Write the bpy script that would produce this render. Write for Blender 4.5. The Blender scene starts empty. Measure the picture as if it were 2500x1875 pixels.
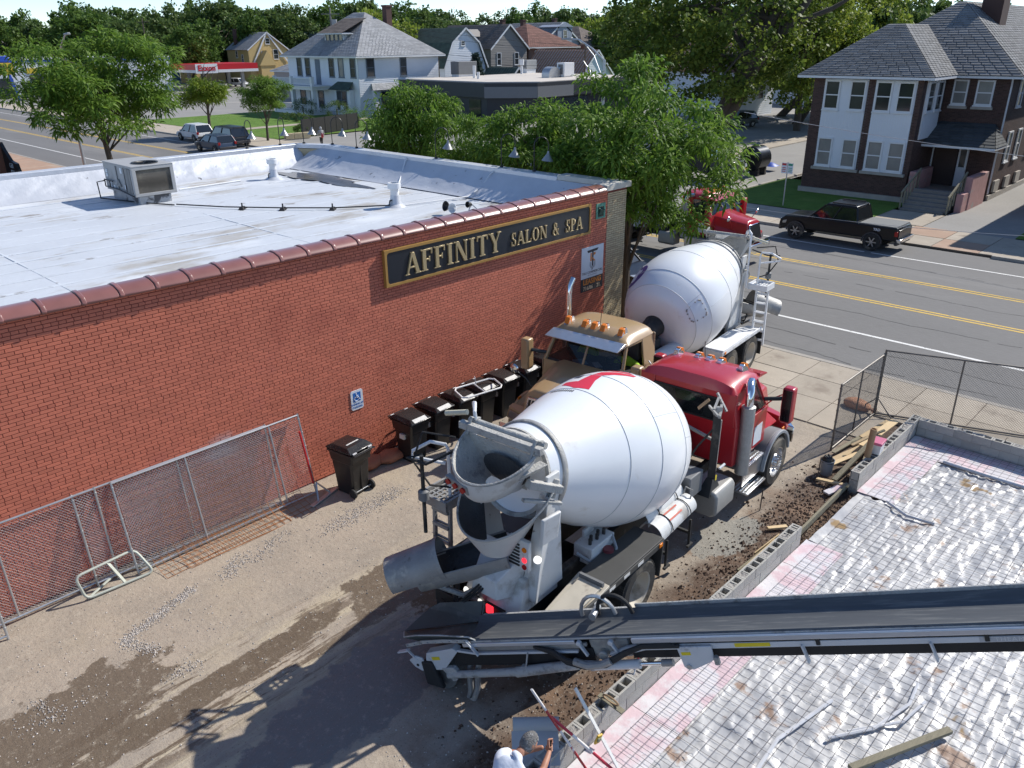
import bpy, bmesh, math, random
import numpy as np
from mathutils import Vector, Matrix
D = bpy.data
SC = bpy.context.scene
R = math.radians

# ---------------------------------------------------------------- camera
cam_d = D.cameras.new("camera")
cam_d.lens = 28.0
cam_d.sensor_width = 36.0
cam_d.clip_start = 0.1
cam_d.clip_end = 4000
cam = D.objects.new("camera", cam_d)
SC.collection.objects.link(cam)
_yaw, _pit, _rol = R(43.66), R(23.35), R(-0.49)
_fx = Vector((math.cos(_yaw), math.sin(_yaw), 0))       # heading in the scene's axes
_rt = Vector((math.sin(_yaw), -math.cos(_yaw), 0))
_fw = _fx * math.cos(_pit) + Vector((0, 0, -math.sin(_pit)))
_up = _fx * math.sin(_pit) + Vector((0, 0, math.cos(_pit)))
_r2 = _rt * math.cos(_rol) + _up * math.sin(_rol)
_u2 = -_rt * math.sin(_rol) + _up * math.cos(_rol)
_m = Matrix((_r2, _u2, -_fw)).transposed().to_4x4()
_m.translation = (0, 0, 9.0)
cam.matrix_world = _m
SC.camera = cam

# ---------------------------------------------------------------- sky, sun, exposure
W = D.worlds.new("World")
SC.world = W
W.use_nodes = True
nt = W.node_tree
for n in list(nt.nodes):
 nt.nodes.remove(n)
SUN = Vector((1.0, -0.25, 0.87)).normalized()
sky = nt.nodes.new("ShaderNodeTexSky")
sky.sky_type = 'NISHITA'
sky.sun_disc = False
sky.sun_elevation = math.asin(SUN.z)
sky.sun_rotation = math.atan2(SUN.x, SUN.y)
sky.air_density = 1.0
sky.dust_density = 0.6
sky.ozone_density = 2.0
sky.altitude = 3500.0
bg = nt.nodes.new("ShaderNodeBackground")
bg.inputs[1].default_value = 0.15
wo = nt.nodes.new("ShaderNodeOutputWorld")
nt.links.new(sky.outputs[0], bg.inputs[0])
nt.links.new(bg.outputs[0], wo.inputs[0])
sun_d = D.lights.new("sun", 'SUN')
sun_d.energy = 4.6
sun_d.angle = R(0.53)
sun_d.color = (1.0, 0.955, 0.88)
sun = D.objects.new("sun", sun_d)
SC.collection.objects.link(sun)
sun.rotation_euler = SUN.to_track_quat('Z', 'Y').to_euler()
SC.view_settings.view_transform = 'Standard'
SC.view_settings.look = 'None'
SC.view_settings.gamma = 1.0
SC.view_settings.use_curve_mapping = False
SC.view_settings.exposure = 0.30
try:
 SC.cycles.max_bounces = 6
 SC.cycles.transparent_max_bounces = 12
except Exception:
 pass

rng = random.Random(7)
nrg = np.random.default_rng(7)

# ---------------------------------------------------------------- materials
_mats = {}


def mk(name, col, rough=0.7, metal=0.0, vary=0.12, vscale=3.0, bump=0.0, bscale=40.0, rnd=0.0, spots=(), trans=0.0,
       rvary=0.0, coat=0.0, spec=0.5, stretch=None, emit=None, alpha=None, fine=0.0, fscale=60.0):
 """procedural material: base colour with noise mottling, per piece variation, coloured spots of wear and fine relief"""
 if name in _mats:
  return _mats[name]
 m = D.materials.new(name)
 m.use_nodes = True
 t = m.node_tree
 N, L = t.nodes, t.links
 b = N["Principled BSDF"]
 tc = N.new("ShaderNodeTexCoord")
 vec = tc.outputs['Object']
 if stretch:
  mp = N.new("ShaderNodeMapping")
  mp.inputs['Scale'].default_value = stretch
  L.new(vec, mp.inputs[0])
  vec = mp.outputs[0]

 def noise(scale, detail=4.0, rg=0.55):
  n = N.new("ShaderNodeTexNoise")
  n.inputs['Scale'].default_value = scale
  n.inputs['Detail'].default_value = detail
  n.inputs['Roughness'].default_value = rg
  L.new(vec, n.inputs['Vector'])
  return n.outputs['Fac']

 def math_(op, a, bb, clamp=False):
  n = N.new("ShaderNodeMath")
  n.operation = op
  n.use_clamp = clamp
  for i, v in enumerate((a, bb)):
   if hasattr(v, 'links'):
    L.new(v, n.inputs[i])
   else:
    n.inputs[i].default_value = v
  return n.outputs[0]

 def ramp(fac, lo, hi):
  n = N.new("ShaderNodeMapRange")
  n.interpolation_type = 'SMOOTHSTEP'
  L.new(fac, n.inputs[0])
  n.inputs[1].default_value = lo
  n.inputs[2].default_value = hi
  return n.outputs[0]

 def mix(fac, a, bb):
  n = N.new("ShaderNodeMix")
  n.data_type = 'RGBA'
  if hasattr(fac, 'links'):
   L.new(fac, n.inputs[0])
  else:
   n.inputs[0].default_value = fac
  for i, v in ((6, a), (7, bb)):
   if hasattr(v, 'links'):
    L.new(v, n.inputs[i])
   else:
    n.inputs[i].default_value = (*v[:3], 1)
  return n.outputs[2]
 c = (*col, 1)
 val = 1.0
 cur = None
 if vary:
  val = math_('ADD', math_('MULTIPLY', math_('SUBTRACT', noise(vscale), 0.5), 2.6 * vary), 1.0)
 if fine:
  val = math_('MULTIPLY', val, math_('ADD', math_('MULTIPLY', math_('SUBTRACT', noise(fscale, 2.0), 0.5), 2.6 * fine), 1.0))
 if rnd:
  g = N.new("ShaderNodeNewGeometry")
  oi = N.new("ShaderNodeObjectInfo")
  rr = math_('FRACT', math_('ADD', g.outputs['Random Per Island'], oi.outputs['Random']), 0.0)
  val = math_('MULTIPLY', val, math_('ADD', math_('MULTIPLY', math_('SUBTRACT', rr, 0.5), 2 * rnd), 1.0))
 vm = N.new("ShaderNodeVectorMath")
 vm.operation = 'SCALE'
 vm.inputs[0].default_value = col
 if hasattr(val, 'links'):
  L.new(val, vm.inputs['Scale'])
 else:
  vm.inputs['Scale'].default_value = val
 cur = vm.outputs[0]
 rcur = rough
 for sp in spots:      # (colour, scale, lo, hi, roughness or None)
  f = ramp(noise(sp[1], 5.0, 0.62), sp[2], sp[3])
  cur = mix(f, cur, sp[0])
  if len(sp) > 4 and sp[4] is not None:
   rcur = math_('ADD', math_('MULTIPLY', f, sp[4] - rough), rcur)
 if rvary:
  rcur = math_('ADD', math_('MULTIPLY', math_('SUBTRACT', noise(vscale * 1.7), 0.5), 2 * rvary), rcur, True)
 L.new(cur, b.inputs['Base Color'])
 if hasattr(rcur, 'links'):
  L.new(rcur, b.inputs['Roughness'])
 else:
  b.inputs['Roughness'].default_value = rcur
 b.inputs['Metallic'].default_value = metal
 b.inputs['Specular IOR Level'].default_value = spec
 if coat:
  b.inputs['Coat Weight'].default_value = coat
  b.inputs['Coat Roughness'].default_value = 0.06
 if trans:
  b.inputs['Transmission Weight'].default_value = trans
 if alpha is not None:
  b.inputs['Alpha'].default_value = alpha
 if emit:
  b.inputs['Emission Color'].default_value = (*emit[:3], 1)
  b.inputs['Emission Strength'].default_value = emit[3]
 if bump:
  bn = N.new("ShaderNodeBump")
  bn.inputs['Strength'].default_value = min(1.0, bump)
  bn.inputs['Distance'].default_value = 0.02 * max(1.0, bump)
  L.new(noise(bscale, 6.0), bn.inputs['Height'])
  L.new(bn.outputs[0], b.inputs['Normal'])
 _mats[name] = m
 return m


def glass(name, tint=(0.03, 0.035, 0.04), rough=0.05):
 return mk(name, tint, rough, 0.0, vary=0.25, vscale=0.7, spec=0.8)


# ---------------------------------------------------------------- mesh builder
class MB:
 def __init__(s):
  s.v, s.f, s.mi, s.m = [], [], [], 0
  s.M = Matrix.Identity(4)

 def at(s, loc=(0, 0, 0), rot=(0, 0, 0)):
  from mathutils import Euler
  s.M = Matrix.Translation(loc) @ Euler(rot).to_matrix().to_4x4()
  return s

 def add(s, vs, fs):
  k = len(s.v)
  M = s.M
  s.v.extend([tuple(M @ Vector(p)) for p in vs])
  s.f.extend([tuple(k + i for i in f) for f in fs])
  s.mi.extend([s.m] * len(fs))
  return s

 def mat(s, i):
  s.m = i
  return s

 def box(s, a, b):
  x0, y0, z0 = a
  x1, y1, z1 = b
  return s.add([(x0, y0, z0), (x1, y0, z0), (x1, y1, z0), (x0, y1, z0), (x0, y0, z1), (x1, y0, z1), (x1, y1, z1), (x0, y1, z1)],
                     [(0, 3, 2, 1), (4, 5, 6, 7), (0, 1, 5, 4), (1, 2, 6, 5), (2, 3, 7, 6), (3, 0, 4, 7)])

 def cbox(s, c, d):
  return s.box([c[i] - d[i] / 2 for i in range(3)], [c[i] + d[i] / 2 for i in range(3)])

 def hexa(s, p):   # 8 corners: bottom 4 then top 4
  return s.add(p, [(0, 3, 2, 1), (4, 5, 6, 7), (0, 1, 5, 4), (1, 2, 6, 5), (2, 3, 7, 6), (3, 0, 4, 7)])

 def bar(s, p, q, w, h, up=(0, 0, 1)):
  p, q = Vector(p), Vector(q)
  d = (q - p).normalized()
  u = Vector(up)
  sd = d.cross(u)
  if sd.length < 1e-4:
   sd = d.cross(Vector((1, 0, 0)))
  sd.normalize()
  u = sd.cross(d).normalized()
  a, b = sd * w / 2, u * h / 2
  return s.hexa([p - a - b, p + a - b, q + a - b, q - a - b, p - a + b, p + a + b, q + a + b, q - a + b])

 def cyl(s, p, q, r, r2=None, n=12, caps=True):
  r2 = r if r2 is None else r2
  p, q = Vector(p), Vector(q)
  d = (q - p).normalized()
  a = d.orthogonal().normalized()
  b = d.cross(a)
  vs = []
  for c, rr in ((p, r), (q, r2)):
   for i in range(n):
    t = 2 * math.pi * i / n
    vs.append(c + a * (rr * math.cos(t)) + b * (rr * math.sin(t)))
  fs = [(i, (i + 1) % n, n + (i + 1) % n, n + i) for i in range(n)]
  if caps:
   fs += [tuple(range(n - 1, -1, -1)), tuple(range(n, 2 * n))]
  return s.add(vs, fs)

 def tube(s, pts, r, n=6, closed=False):
  pts = [Vector(p) for p in pts]
  m = len(pts)
  vs = []
  pa = None
  for i, p in enumerate(pts):
   if closed:
    d = pts[(i + 1) % m] - pts[i - 1]
   else:
    d = pts[min(i + 1, m - 1)] - pts[max(i - 1, 0)]
   d.normalize()
   if pa is None:
    a = d.orthogonal().normalized()
   else:
    a = pa - d * pa.dot(d)
    a = a.normalized() if a.length > 1e-5 else d.orthogonal().normalized()
   pa = a
   b = d.cross(a)
   rr = r[i] if isinstance(r, (list, tuple)) else r
   for k in range(n):
    t = 2 * math.pi * k / n
    vs.append(p + a * (rr * math.cos(t)) + b * (rr * math.sin(t)))
  fs = []
  for i in range(m if closed else m - 1):
   j = (i + 1) % m
   for k in range(n):
    fs.append((i * n + k, i * n + (k + 1) % n, j * n + (k + 1) % n, j * n + k))
  if not closed:
   fs += [tuple(range(n - 1, -1, -1)), tuple(range((m - 1) * n, m * n))]
  return s.add(vs, fs)

 def lathe(s, prof, p=(0, 0, 0), ax=(0, 0, 1), n=24, arc=(0, 2 * math.pi), caps=True):
  """profile of (distance along axis, radius)"""
  p, d = Vector(p), Vector(ax).normalized()
  a = d.orthogonal().normalized()
  if abs(d.z) < 0.9:
   a = (Vector((0, 0, 1)) - d * d.z).normalized()
  b = d.cross(a)
  full = abs(arc[1] - arc[0] - 2 * math.pi) < 1e-6
  k = n if full else n + 1
  vs = []
  for h, r in prof:
   for i in range(k):
    t = arc[0] + (arc[1] - arc[0]) * i / n
    vs.append(p + d * h + a * (r * math.cos(t)) + b * (r * math.sin(t)))
  fs = []
  for j in range(len(prof) - 1):
   for i in range(n):
    i2 = (i + 1) % k
    fs.append((j * k + i, j * k + i2, (j + 1) * k + i2, (j + 1) * k + i))
  if full and caps:
   if prof[0][1] > 1e-4:
    fs.append(tuple(range(k - 1, -1, -1)))
   if prof[-1][1] > 1e-4:
    fs.append(tuple(range((len(prof) - 1) * k, len(prof) * k)))
  return s.add(vs, fs)

 def prism(s, poly, a, b, axis='y'):
  """extrude a 2D polygon along an axis; polygon coordinates are the other two axes in order"""
  def P(u, v, w):
   return {'x': (w, u, v), 'y': (u, w, v), 'z': (u, v, w)}[axis]
  n = len(poly)
  vs = [P(u, v, a) for u, v in poly] + [P(u, v, b) for u, v in poly]
  fs = [tuple(range(n)), tuple(range(2 * n - 1, n - 1, -1))]
  fs += [(i, n + i, n + (i + 1) % n, (i + 1) % n) for i in range(n)]
  return s.add(vs, fs)

 def quad(s, a, b, c, d):
  return s.add([a, b, c, d], [(0, 1, 2, 3)])

 def poly(s, ps):
  return s.add(ps, [tuple(range(len(ps)))])

 def grid(s, fn, nu, nv):
  vs = [fn(i / nu, j / nv) for j in range(nv + 1) for i in range(nu + 1)]
  fs = [(j * (nu + 1) + i, j * (nu + 1) + i + 1, (j + 1) * (nu + 1) + i + 1, (j + 1) * (nu + 1) + i) for j in range(nv) for i in range(nu)]
  return s.add(vs, fs)

 def mesh(s, name, mats, smooth=True, ang=32, fix=True):
  me = D.meshes.new(name)
  me.from_pydata(s.v, [], s.f)
  if not isinstance(mats, (list, tuple)):
   mats = [mats]
  for m in mats:
   me.materials.append(m)
  if len(mats) > 1:
   me.polygons.foreach_set('material_index', s.mi)
  if fix:
   bm = bmesh.new()
   bm.from_mesh(me)
   bmesh.ops.recalc_face_normals(bm, faces=bm.faces)
   bm.to_mesh(me)
   bm.free()
  if smooth:
   me.polygons.foreach_set('use_smooth', [True] * len(me.polygons))
   me.set_sharp_from_angle(angle=R(ang))
  me.update()
  return me

 def build(s, name, mats, parent=None, smooth=True, bevel=0.0, ang=32, kind=None, label=None, fix=True, seg=2):
  o = D.objects.new(name, s.mesh(name, mats, smooth, ang, fix))
  SC.collection.objects.link(o)
  if parent is not None:
   o.parent = parent
  if bevel:
   b = o.modifiers.new("bevel", 'BEVEL')
   b.width = bevel
   b.segments = seg
   b.limit_method = 'ANGLE'
   b.angle_limit = R(40)
   b.harden_normals = False
  if kind:
   o['kind'] = kind
  if label:
   o['label'] = label
  return o


def npmesh(name, verts, faces, mats, fidx=None, smooth=False):
 """mesh straight from numpy arrays, all faces with the same number of corners"""
 me = D.meshes.new(name)
 n, k = faces.shape
 me.vertices.add(len(verts))
 me.vertices.foreach_set('co', np.ascontiguousarray(verts, dtype=np.float32).ravel())
 me.loops.add(n * k)
 me.loops.foreach_set('vertex_index', np.ascontiguousarray(faces, dtype=np.int32).ravel())
 me.polygons.add(n)
 me.polygons.foreach_set('loop_start', np.arange(0, n * k, k, dtype=np.int32))
 me.polygons.foreach_set('loop_total', np.full(n, k, dtype=np.int32))
 if not isinstance(mats, (list, tuple)):
  mats = [mats]
 for m in mats:
  me.materials.append(m)
 if fidx is not None:
  me.polygons.foreach_set('material_index', np.asarray(fidx, dtype=np.int32))
 me.polygons.foreach_set('use_smooth', np.full(n, bool(smooth)))
 me.update(calc_edges=True)
 me.validate()
 return me


def link(name, me, parent=None, loc=(0, 0, 0), rz=0.0, kind=None):
 o = D.objects.new(name, me)
 SC.collection.objects.link(o)
 o.location = loc
 o.rotation_euler = (0, 0, rz)
 if parent is not None:
  o.parent = parent
 if kind:
  o['kind'] = kind
 return o


def thing(name, label, cat, loc=(0, 0, 0), rz=0.0, group=None):
 o = D.objects.new(name, None)
 o.empty_display_size = 0.2
 SC.collection.objects.link(o)
 o.location = loc
 o.rotation_euler = (0, 0, rz)
 return tag(o, label, cat, group)


def tag(o, label, cat, group=None):
 o['label'] = label
 o['category'] = cat
 if group:
  o['group'] = group
 return o


def dup(o, parent=None, label=None, loc=None, rz=None, scale=None):
 c = o.copy()
 SC.collection.objects.link(c)
 if parent is not None:
  c.parent = parent
 if label:
  c['label'] = label
 if loc is not None:
  c.location = loc
 if rz is not None:
  c.rotation_euler = (0, 0, rz)
 if scale is not None:
  c.scale = scale
 for ch in list(KIDS.get(o.name, ())) or list(o.children):
  dup(ch, c)
 return c


KIDS = {}


def struct(o):
 o['kind'] = 'structure'
 return o


def text(s, size, mat_, depth=0.004, name='lettering', parent=None, loc=(0, 0, 0), rot=(0, 0, 0), align='CENTER', sx=1.0, space=1.0, bold=0.0):
 cu = D.curves.new(name, 'FONT')
 cu.body = s
 cu.size = size
 cu.extrude = depth
 cu.offset = bold
 cu.align_x = align
 cu.align_y = 'CENTER'
 cu.space_character = space
 cu.resolution_u = 3
 t = D.objects.new(name, cu)
 SC.collection.objects.link(t)
 dg = bpy.context.evaluated_depsgraph_get()
 me = D.meshes.new_from_object(t.evaluated_get(dg))
 D.objects.remove(t)
 me.materials.clear()
 me.materials.append(mat_)
 me.transform(Matrix.Diagonal((sx, 1, 1, 1)))
 from mathutils import Euler
 me.transform(Matrix.Translation(loc) @ Euler(rot).to_matrix().to_4x4())
 o = D.objects.new(name, me)
 SC.collection.objects.link(o)
 if parent is not None:
  o.parent = parent
 return o


FACE_S = (R(90), 0, 0)          # lettering that faces -Y
FACE_W = (R(90), 0, R(-90))     # lettering that faces -X
# ================================================================ ground, roads, pavements
def vnoise(x, y, seed=0, oct=4, per=1.0):
 """cheap smooth value noise for arrays"""
 r = np.zeros_like(np.asarray(x, float))
 amp, fr = 1.0, 1.0 / per
 tot = 0
 for o in range(oct):
  g = np.random.default_rng(seed * 31 + o).random((64, 64))
  xf, yf = np.asarray(x) * fr, np.asarray(y) * fr
  xi, yi = np.floor(xf).astype(int), np.floor(yf).astype(int)
  u, v = xf - xi, yf - yi
  u, v = u * u * (3 - 2 * u), v * v * (3 - 2 * v)
  a, b = g[xi % 64, yi % 64], g[(xi + 1) % 64, yi % 64]
  c, d = g[xi % 64, (yi + 1) % 64], g[(xi + 1) % 64, (yi + 1) % 64]
  r += amp * ((a * (1 - u) + b * u) * (1 - v) + (c * (1 - u) + d * u) * v)
  tot += amp
  amp *= 0.5
  fr *= 2.03
 return r / tot


def sheet(name, x0, x1, y0, y1, z, m, holes=()):
 b = MB()
 b.quad((x0, y0, z), (x1, y0, z), (x1, y1, z), (x0, y1, z))
 return struct(b.build(name, m, smooth=False))


def gridmesh(x0, x1, y0, y1, step, zf):
 nx, ny = int(round((x1 - x0) / step)), int(round((y1 - y0) / step))
 X, Y = np.meshgrid(np.linspace(x0, x1, nx + 1), np.linspace(y0, y1, ny + 1))
 Z = zf(X, Y)
 v = np.stack([X.ravel(), Y.ravel(), Z.ravel()], 1)
 i, j = np.meshgrid(np.arange(nx), np.arange(ny))
 a = (j * (nx + 1) + i).ravel()
 f = np.stack([a, a + 1, a + nx + 2, a + nx + 1], 1)
 return v, f


M_asph = mk("asphalt_street", (0.165, 0.160, 0.155), 0.88, vary=0.14, vscale=0.35, bump=0.35, bscale=25, fine=0.12, fscale=14,
   spots=[((0.25, 0.24, 0.225), 0.16, 0.52, 0.75), ((0.11, 0.108, 0.105), 0.5, 0.62, 0.78)], stretch=(1.0, 0.22, 1.0))
M_asph_lot = mk("asphalt_old", (0.26, 0.25, 0.235), 0.9, vary=0.14, vscale=0.3, bump=0.4, bscale=20, fine=0.1, fscale=9,
    spots=[((0.33, 0.31, 0.28), 0.2, 0.5, 0.7)])
M_yel = mk("paint_yellow", (0.62, 0.40, 0.06), 0.75, vary=0.2, vscale=6, spots=[((0.24, 0.21, 0.16), 7, 0.56, 0.66)])
M_whi = mk("paint_white_road", (0.72, 0.71, 0.68), 0.75, vary=0.15, vscale=6, spots=[((0.26, 0.25, 0.235), 6, 0.55, 0.68)])
M_conc = mk("concrete_pavement", (0.40, 0.345, 0.275), 0.9, vary=0.16, vscale=1.3, bump=0.3, bscale=30, rnd=0.09, fine=0.12, fscale=30,
   spots=[((0.25, 0.205, 0.16), 0.8, 0.55, 0.75), ((0.47, 0.42, 0.35), 0.5, 0.58, 0.8)])
M_brickwalk = mk("pavement_red", (0.36, 0.24, 0.17), 0.9, vary=0.16, vscale=1.0, rnd=0.18, spots=[((0.42, 0.33, 0.25), 0.6, 0.5, 0.7)])
M_kerb = mk("kerb_stone", (0.36, 0.33, 0.29), 0.9, vary=0.2, vscale=2.0, bump=0.4)
M_grass = mk("grass", (0.115, 0.20, 0.04), 0.95, vary=0.30, vscale=1.4, bump=2.0, bscale=35, fine=0.35, fscale=26, spec=0.15,
             spots=[((0.17, 0.23, 0.06), 0.5, 0.5, 0.75)])
M_far = mk("far_ground", (0.10, 0.13, 0.06), 0.95, vary=0.3, vscale=0.03, spots=[((0.22, 0.21, 0.19), 0.02, 0.5, 0.6)])

# one sheet that reaches the horizon
_g = MB()
_g.quad((-2500, -2500, -0.30), (2500, -2500, -0.30), (2500, 2500, -0.30), (-2500, 2500, -0.30))
struct(_g.build("ground", M_far, smooth=False))

# street with its markings
sheet("road", 22.8, 39.5, -80, 420, 0.0, M_asph)
mk_lines = MB()
for x in (29.55, 29.80, 33.25, 33.50):
 mk_lines.quad((x - 0.06, -80, 0.004), (x + 0.06, -80, 0.004), (x + 0.06, 420, 0.004), (x - 0.06, 420, 0.004))
struct(mk_lines.build("yellow_line", M_yel, smooth=False))
mk_lines = MB()
mk_lines.quad((25.83, -80, 0.004), (25.97, -80, 0.004), (25.97, 420, 0.004), (25.83, 420, 0.004))
for k in range(64):
 y = -20 + k * 6.6
 if y < 400:
  mk_lines.quad((36.95, y, 0.004), (37.07, y, 0.004), (37.07, y + 6.3, 0.004), (36.95, y + 6.3, 0.004))
struct(mk_lines.build("white_line", M_whi, smooth=False))
crk = MB()
M_tar = mk("tar_seam", (0.045, 0.043, 0.042), 0.7, vary=0.2)
for (x, y0, y1, seed) in ((24.4, 1, 12.5, 1), (23.2, -3, 13, 2), (27.9, -5, 20, 3), (31.5, -5, 30, 4), (35.2, 0, 26, 5)):
 rr = random.Random(seed)
 y = y0
 xx = x
 while y < y1:
  y2 = y + rr.uniform(0.25, 0.6)
  x2 = xx + rr.uniform(-0.10, 0.10) + (x - xx) * 0.2
  w = rr.uniform(0.008, 0.02)
  if rr.random() < 0.75:
   crk.quad((xx - w, y, 0.005), (xx + w, y, 0.005), (x2 + w, y2, 0.005), (x2 - w, y2, 0.005))
  y, xx = y2, x2
struct(crk.build("road_crack", M_tar, smooth=False))

# near pavement of concrete flags and its kerb; each flag is a piece
near_walk = struct(MB().box((19.9, -14, -0.25), (22.62, 14.0, 0.012)).build("sidewalk", mk("joint_dirt", (0.13, 0.10, 0.075), 0.95), smooth=False))
kb = MB().box((22.62, -14, -0.25), (22.8, 120, 0.03))
struct(kb.build("kerb", M_kerb, smooth=False))
_sl = []
for (x0, x1) in ((18.35, 19.86), (19.88, 21.24), (21.26, 22.60)):
 y = -8.0
 while y < 13.3:
  b = MB()
  z = 0.028 + rng.uniform(-0.004, 0.004)
  b.hexa([(x0 + .006, y + .006, -.1), (x1 - .006, y + .006, -.1), (x1 - .006, y + 1.50, -.1), (x0 + .006, y + 1.50, -.1),
    (x0 + .006, y + .006, z + rng.uniform(-.004, .004)), (x1 - .006, y + .006, z + rng.uniform(-.004, .004)),
    (x1 - .006, y + 1.50, z), (x0 + .006, y + 1.50, z)])
  if not (x0 < 19 and y < 5.2):
   b.build("paving_slab", M_conc, near_walk, smooth=False)
  y += 1.515
walk2 = struct(MB().box((19.45, 14.0, -0.25), (22.62, 120, 0.02)).build("sidewalk", M_brickwalk, smooth=False))

# far pavement, kerb, lawns, drive
far_kerb = MB()
for (a, b_) in ((-60, 8.4), (12.4, 24.6), (46, 66), (70, 72), (81, 110), (114, 150), (156, 420)):
 far_kerb.box((39.42, a, -0.2), (39.60, b_, 0.13))
struct(far_kerb.build("kerb", M_kerb, smooth=False))
fw = struct(MB().box((39.60, -60, -0.2), (43.7, 24.8, 0.085)).build("sidewalk", mk("joint_dirt", (0.13, 0.10, 0.075)), smooth=False))
y = -3.0
k = 0
while y < 24:
 for (x0, x1) in ((39.62, 41.6), (41.62, 43.68)):
  m_ = M_conc if (k * 7 + int(x0)) % 3 else M_brickwalk
  MB().box((x0 + .012, y + .012, 0), (x1 - .012, y + 1.98, 0.11 + rng.uniform(-.006, .006))).build("paving_slab", m_, fw, smooth=False)
 y += 2.0
 k += 1
struct(MB().box((39.60, 46, -0.2), (43.7, 420, 0.11)).build("sidewalk", M_conc, smooth=False))
sheet("lawn", 43.7, 53.5, 15.4, 24.8, 0.14, M_grass)
sheet("lawn", 43.7, 47.3, 24.8, 26.4, 0.14, M_grass)
sheet("lawn", 43.7, 47, 5.0, 8.5, 0.14, M_grass)
sheet("driveway", 43.7, 80, 8.5, 12.7, 0.10, M_asph_lot)
sheet("path", 43.7, 47.2, 12.7, 15.4, 0.125, M_conc)
sheet("side_street", 39.5, 190, 24.8, 46.5, 0.02, M_asph_lot)
b = MB()
for (y0, y1) in ((33.6, 35.4),):
 b.box((47, y0, -0.1), (190, y1, 0.11))
struct(b.build("traffic_strip", M_conc, smooth=False))
b = MB()
for i, x in enumerate((47.5, 50.1, 52.7, 55.3, 57.9)):
 b.box((x, 24.9, 0), (x + 2.2, 25.12, 0.16))
struct(b.build("kerb", M_kerb, smooth=False, bevel=0.02))
sheet("parking_lot", 43.7, 130, 46.5, 74.0, 0.03, M_asph_lot)
sheet("lawn", 43.75, 64, 74.0, 88.0, 0.13, M_grass)
sheet("lawn", 43.75, 64, 88.0, 106.0, 0.13, M_grass)
sheet("path", 43.7, 64, 84.6, 86.4, 0.15, M_conc)
sheet("parking_lot", 43.7, 130, 106.0, 240, 0.03, M_asph_lot)
sheet("lawn", 100, 260, 60, 105, 0.06, M_grass)

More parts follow.
